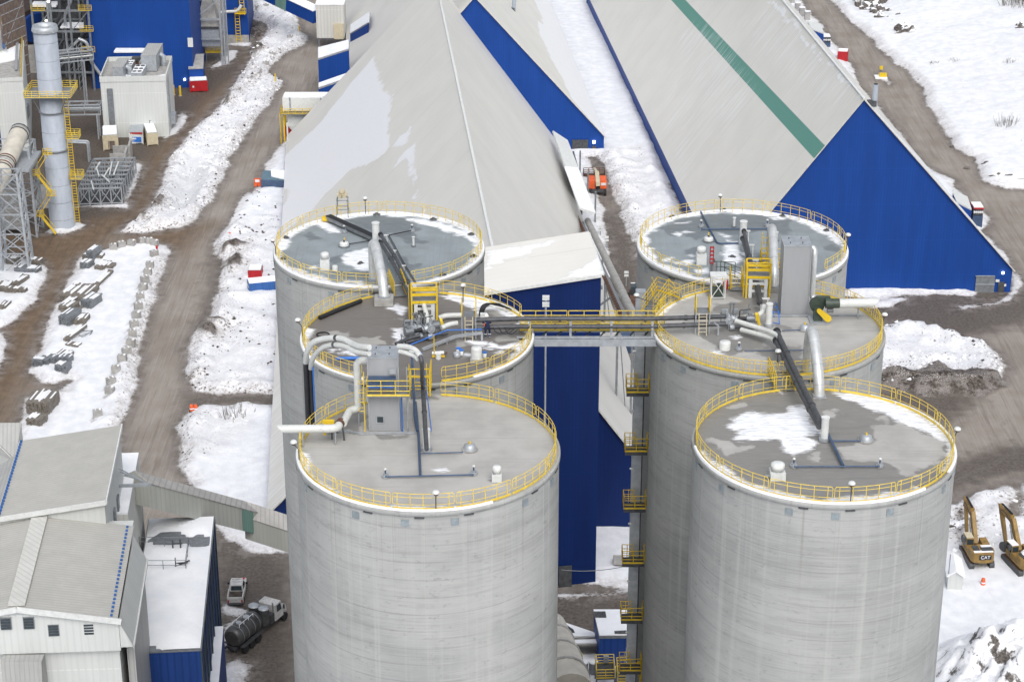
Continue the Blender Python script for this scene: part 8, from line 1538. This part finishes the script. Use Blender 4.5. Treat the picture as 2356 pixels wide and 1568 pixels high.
for x,l in((400,'left yellow bollard right of the white cube building'),(415,'right yellow bollard right of the white cube building')):q=P(x,219 if x==400 else 221);t=thing('bollard',l,'bollard',q,'yellow bollards');m=MB();m.cyl(q,2.2,.25,None,10);m.build('post',M['yellow'],t);m=MB();m.cyl(q,.12,.4,None,10);m.build('base',M['concrete'],t)
for x,y,l in((892,500-22,'upper yellow post at the snow bank bend beside the grey road'),(2110-1075,630,'x'),(1700,1240,'lower yellow post at the snow bank bend beside the grey road')):
 if l=='x':continue
 q=P(*k3(2055 if x==892 else x,530 if x==892 else y));t=thing('marker_post',l,'marker post',q,'yellow marker posts');m=MB();m.cyl(q,2.4,.16,None,8);m.build('post',M['yellow'],t);m=MB();m.cyl(q,.2,.3,None,8);m.build('base',M['concrete'],t)
def light_pole(px,py,top,label,group='slim light poles'):
 p=P(px,py);h=PV(top,p.x,p.y);t=thing('light_pole',label,'light pole',p,group);m=MB();m.tube([p,p+UP*h],.09,6);m.build('pole',M['steel_light'],t)
 for z in(0,.55):m=MB();m.box(p+Vector((0,-.1,h-z)),(.7,.3,.34));m.build('lamp_head',M['white'],t)
p=Vector((PX(1254,205,30),205.0,0));h=PV(684,p.x,p.y);t=thing('light_pole','light pole with two white heads in front of the tall blue tower','light pole',p,'slim light poles');m=MB();m.tube([p,p+UP*h],.1,6);m.build('pole',M['steel_light'],t)
for z in(0,.75):m=MB();m.box(p+Vector((0,-.1,h-z)),(.75,.3,.5));m.build('lamp_head',M['white'],t)
k55=k5
for x,y,tp,l in((625,430,295,'left light pole beside the dirt track between the halls'),(700,560,420,'middle light pole beside the dirt track between the halls'),(940,1020,850,'right light pole beside the dirt track between the halls'),(1020,1150,990,'light pole nearest the rear right silo')):light_pole(*k55(x,y),k55(0,tp)[1],l)
kZ=K(2040,2250,5.125)
zz_=lambda pts,z:[P(*kZ(*p_),z)for p_ in pts]
def ribs(root,q,n,w_=.12,lift=.04):
 m=MB()
 for k in range(n):
  u=(k+.5)/n;a_,b_=q[0].lerp(q[1],u),q[3].lerp(q[2],u);m.bar(a_+UP*lift,b_+UP*lift,w_,.06)
 m.build('bare_rib',M['steel_dark'],root)
t=roof_block('ribbed_building','dark blue building with a ribbed snowy roof between the silo rows','building',zz_([(1065,680),(1590,672),(1590,185),(950,185)],9),None,'steel','blue_old',snow=.0)
ribs(t,zz_([(980,330),(1200,330),(1180,215),(960,215)],9.14),9);ribs(t,zz_([(1360,640),(1590,640),(1580,580),(1350,590)],9.14),9)
t=roof_block('ribbed_shed','low ribbed snowy roof left of the dark blue building between the silos','shed',zz_([(620,705),(980,690),(980,630),(345,415)],5),None,'steel','blue_old',snow=.0)
ribs(t,zz_([(400,600),(620,690),(560,560),(380,440)],5.14),9)
t=roof_block('flat_building','flat snowy roof between the silos at the bottom edge','building',zz_([(600,1700),(1900,1700),(1900,905),(440,955)],5),None,'concrete','concrete',snow=.0)
for yy,l in((740,'upper fat dark duct left of the dark blue building'),(870,'lower fat dark duct left of the dark blue building')):a_,b_=P(*kZ(330,yy+20),6),P(*kZ(1010,yy),6);t=thing('fat_duct',l,'duct',a_,'fat dark ducts between the silos');m=MB();m.tube([a_,b_],.62,16);m.build('duct',M['tank'],t);m=MB();m.bar(a_+UP*.56,b_+UP*.56,.7,.22);m.build('snow_layer',M['snow'],t)
for x,l in((757,'left dark round vent on the flat snowy roof between the silos'),(953,'right dark round vent on the flat snowy roof between the silos')):q=P(*kZ(x,1385),5.2);t=thing('round_vent',l,'vent',q,'dark round vents at the bottom');m=MB();m.cyl(q,1.3,.52,None,20);m.build('drum',M['steel'],t);m=MB();m.cyl(q+UP*1.3,.1,.48,None,20);m.build('snow_cap',M['snow'],t)
q=P(*kZ(1185,1480),5.2);t=thing('light_pole','light pole on the flat snowy roof between the silos','light pole',q,'slim light poles');m=MB();hq=PV(kZ(0,1075)[1],q.x,q.y);m.tube([q,Vector((q.x,q.y,hq))],.07,6);m.build('pole',M['steel'],t)
for z in(0,.5):m=MB();m.box((q.x,q.y-.1,hq-z),(.55,.3,.32));m.build('lamp_head',M['steel_light'],t)
def yplat(label,fl,fr,dep,z,h=1.1):
 a,b=P(*kZ(*fl),z),P(*kZ(*fr),z);up=Vector((0,1,0))*dep;t=thing('yellow_platform',label,'platform',a,'yellow railed platforms at the bottom');m=MB();m.slab([a,b,b+up,a+up],.15);m.build('deck',M['steel_dark'],t);m=MB()
 for p_,q_ in((a,b),(b,b+up),(b+up,a+up),(a+up,a)):m.rail(p_,q_,h,1.0,True,.045)
 m.build('railing',M['yellow_rail'],t)
 for p_ in(a,b,b+up,a+up):m=MB();m.bar(Vector((p_.x,p_.y,0)),p_,.18);m.build('leg',M['steel'],t)
yplat('left yellow railed platform at the bottom between the silos',(545,1520),(750,1520),3.5,9);yplat('middle yellow railed platform at the bottom between the silos',(1010,1500),(1360,1490),3,7);yplat('right yellow railed platform at the bottom beside the stair tower',(1420,1560),(1690,1560),3,8)
t=thing('round_duct','big pale curved duct with snow behind the front left silo','duct',P(*kZ(300,1000)));pts_=[P(*kZ(x,y),z)for x,y,z in((150,500,9),(240,800,12),(330,1150,14),(420,1500,15),(500,1800,15))];m=MB();m.tube(pts_,[1.6,1.8,2.1,2.3,2.4],20);m.build('duct',M['tan2'],t)
for i in(1,2,3):m=MB();d=(pts_[i+1]-pts_[i-1]).normalized();m.tube([pts_[i]-d*.15,pts_[i]+d*.15],[1.95,2.25,2.45][i-1],20);m.build('band',M['concrete'],t)
for i in(0,1,2):m=MB();m.bar(pts_[i].lerp(pts_[i+1],.3)+UP*(1.55+.2*i),pts_[i].lerp(pts_[i+1],.75)+UP*(1.6+.2*i),1.1,.3);m.build('snow_layer',M['snow'],t)
q=P(1289,1340);t=thing('kiosk','small grey kiosk on a post at the foot of the tall blue tower','kiosk',q);m=MB();m.bar(q,q+UP*3.4,.35);m.build('post',M['steel'],t);m=MB();m.box(q+UP*4.1,(1.3,1.0,1.4));m.build('cabinet',M['steel'],t);m=MB();m.box(q+UP*4.85,(1.3,1.0,.14));m.build('snow_cap',M['snow'],t)
q=P(1423,1312);t=thing('utility_box','small grey brown box standing alone in the snow beside the blue tower','box',q);m=MB();m.box(q+Vector((0,.8,.75)),(1.25,1.3,1.3));m.build('body',M['concrete'],t);m=MB();m.box(q+Vector((0,.1,.4)),(1.0,.15,.6));m.build('opening',M['steel_dark'],t)
m=MB();a_,b_=P(1292,1310,4.2),P(1445,1300,5);m.tube(bez(a_,(a_+b_)/2-UP*.8,b_,8),.05,5);one(m,'overhead_cable','thin cable sagging in front of the foot of the blue tower','cable',M['steel'],a_)
k_o=P(1443,800);t=thing('container','dark blue container beyond the front hall eave beside the stair tower','container',k_o);q=P(1445,812);m=MB();m.box(q+Vector((0,1.2,1.3)),(5,2.4,2.6));m.build('body',M['blue_pipe'],t);m=MB()
for k in range(14):m.box(q+Vector((-2.4+k*.37,-.03,1.3)),(.14,.1,2.4))
m.build('wall_rib',M['blue_pipe'],t)
def worker():
 p=T_(lambda x,y:((1740+x/9.8)*.61354,(1140+y/9.8)*.61354),865,1262);t=thing('person','stooping worker in navy coveralls and a white hard hat among the left pumps','person',p)
 V_=[];E_=[];Rr=[]
 def j(x,y,z,r,par=None):
  V_.append((x,y,z));Rr.append(r)
  if par is not None:E_.append((par,len(V_)-1))
  return len(V_)-1
 pel=j(0,.02,.92,.15);ab=j(-.02,.10,1.10,.15,pel);ch=j(-.05,.22,1.30,.18,ab);nk=j(-.06,.32,1.45,.065,ch);hd=j(-.07,.38,1.56,.10,nk);j(-.07,.40,1.66,.085,hd)
 for s in(-1,1):
  hp=j(s*.12,.02,.86,.11,pel);kn=j(s*.15,.16 if s>0 else.06,.48,.078,hp);an=j(s*.15,.0,.10,.055,kn);j(s*.16,.14,.05,.045,an)
  sh=j(-.05+s*.22,.24,1.36,.075,ch);el=j(-.05+s*.29,.34,1.10,.052,sh);wr=j(-.02+s*.16,.54,.98,.036,el);pm=j(-.01+s*.13,.60,.97,.038,wr)
  for k in range(4):f1=j(s*(.11+.018*k)-.01,.655+.008*(k%3),.965-.012*k,.0105,pm);f2=j(s*(.105+.016*k)-.01,.675+.006*(k%3),.93-.012*k,.0095,f1);j(s*(.10+.016*k)-.01,.66,.905-.01*k,.0085,f2)
  th=j(s*.085-.01,.625,.99,.012,pm);j(s*.06-.01,.65,.975,.0095,th)
 me=bpy.data.meshes.new('body');me.from_pydata(V_,E_,[]);o=bpy.data.objects.new('body',me);COL.objects.link(o);o.modifiers.new('skin','SKIN');o.modifiers.new('sub','SUBSURF').levels=2
 for i,d in enumerate(me.skin_vertices[0].data):d.radius=(Rr[i],Rr[i]);d.use_root=(i==0)
 bpy.context.view_layer.update();nm=bpy.data.meshes.new_from_object(o.evaluated_get(bpy.context.evaluated_depsgraph_get()));o.modifiers.clear();o.data=nm;nm.materials.clear()
 for k in('navy','skin','steel_light','black'):nm.materials.append(M[k])
 for f in nm.polygons:
  c=f.center;f.use_smooth=True;f.material_index=1 if c.z>1.47 and c.y>.28 else(2 if c.y>.56 and c.z<1.1 else(2 if c.z<.16 else 0))
 o.parent=t;ORG[o.name]=ORG[t.name]
 L=lambda x,y,z:p+Vector((x,y,z))
 m=MB();m.lathe(L(-.07,.39,1.60),[(.165,0),(.17,.02),(.135,.03),(.13,.1),(.08,.17),(0,.19)],18);m.build('hard_hat',M['reflect'],t)
 m=MB();m.tube([L(-.05+.19*math.cos(a),.2+.17*math.sin(a),1.25+.05*math.sin(a))for a in[k*math.pi/8 for k in range(17)]],.022,5,0,False);m.build('chest_band',M['reflect'],t)
 for s in(-1,1):m=MB();m.tube([L(s*.15+.09*math.cos(a),.06+.09*math.sin(a),.34)for a in[k*math.pi/6 for k in range(13)]],.022,5,0,False);m.build('leg_band',M['reflect'],t)
 m=MB();m.box(L(-.2,.1,1.05),(.12,.16,.22));m.build('tool_pouch',M['orange'],t)
 for s in(-.04,.04):m=MB();m.lathe(L(-.07+s,.475,1.575),[(0,.012),(.012,0),(0,-.012)],8);m.build('eye',M['black'],t)
 m=MB();m.lathe(L(-.07,.488,1.545),[(0,.025),(.014,-.005),(0,-.02)],8);m.build('nose',M['skin'],t)
 m=MB();m.box(L(-.07,.475,1.515),(.045,.012,.01));m.build('mouth',M['red'],t)
worker()
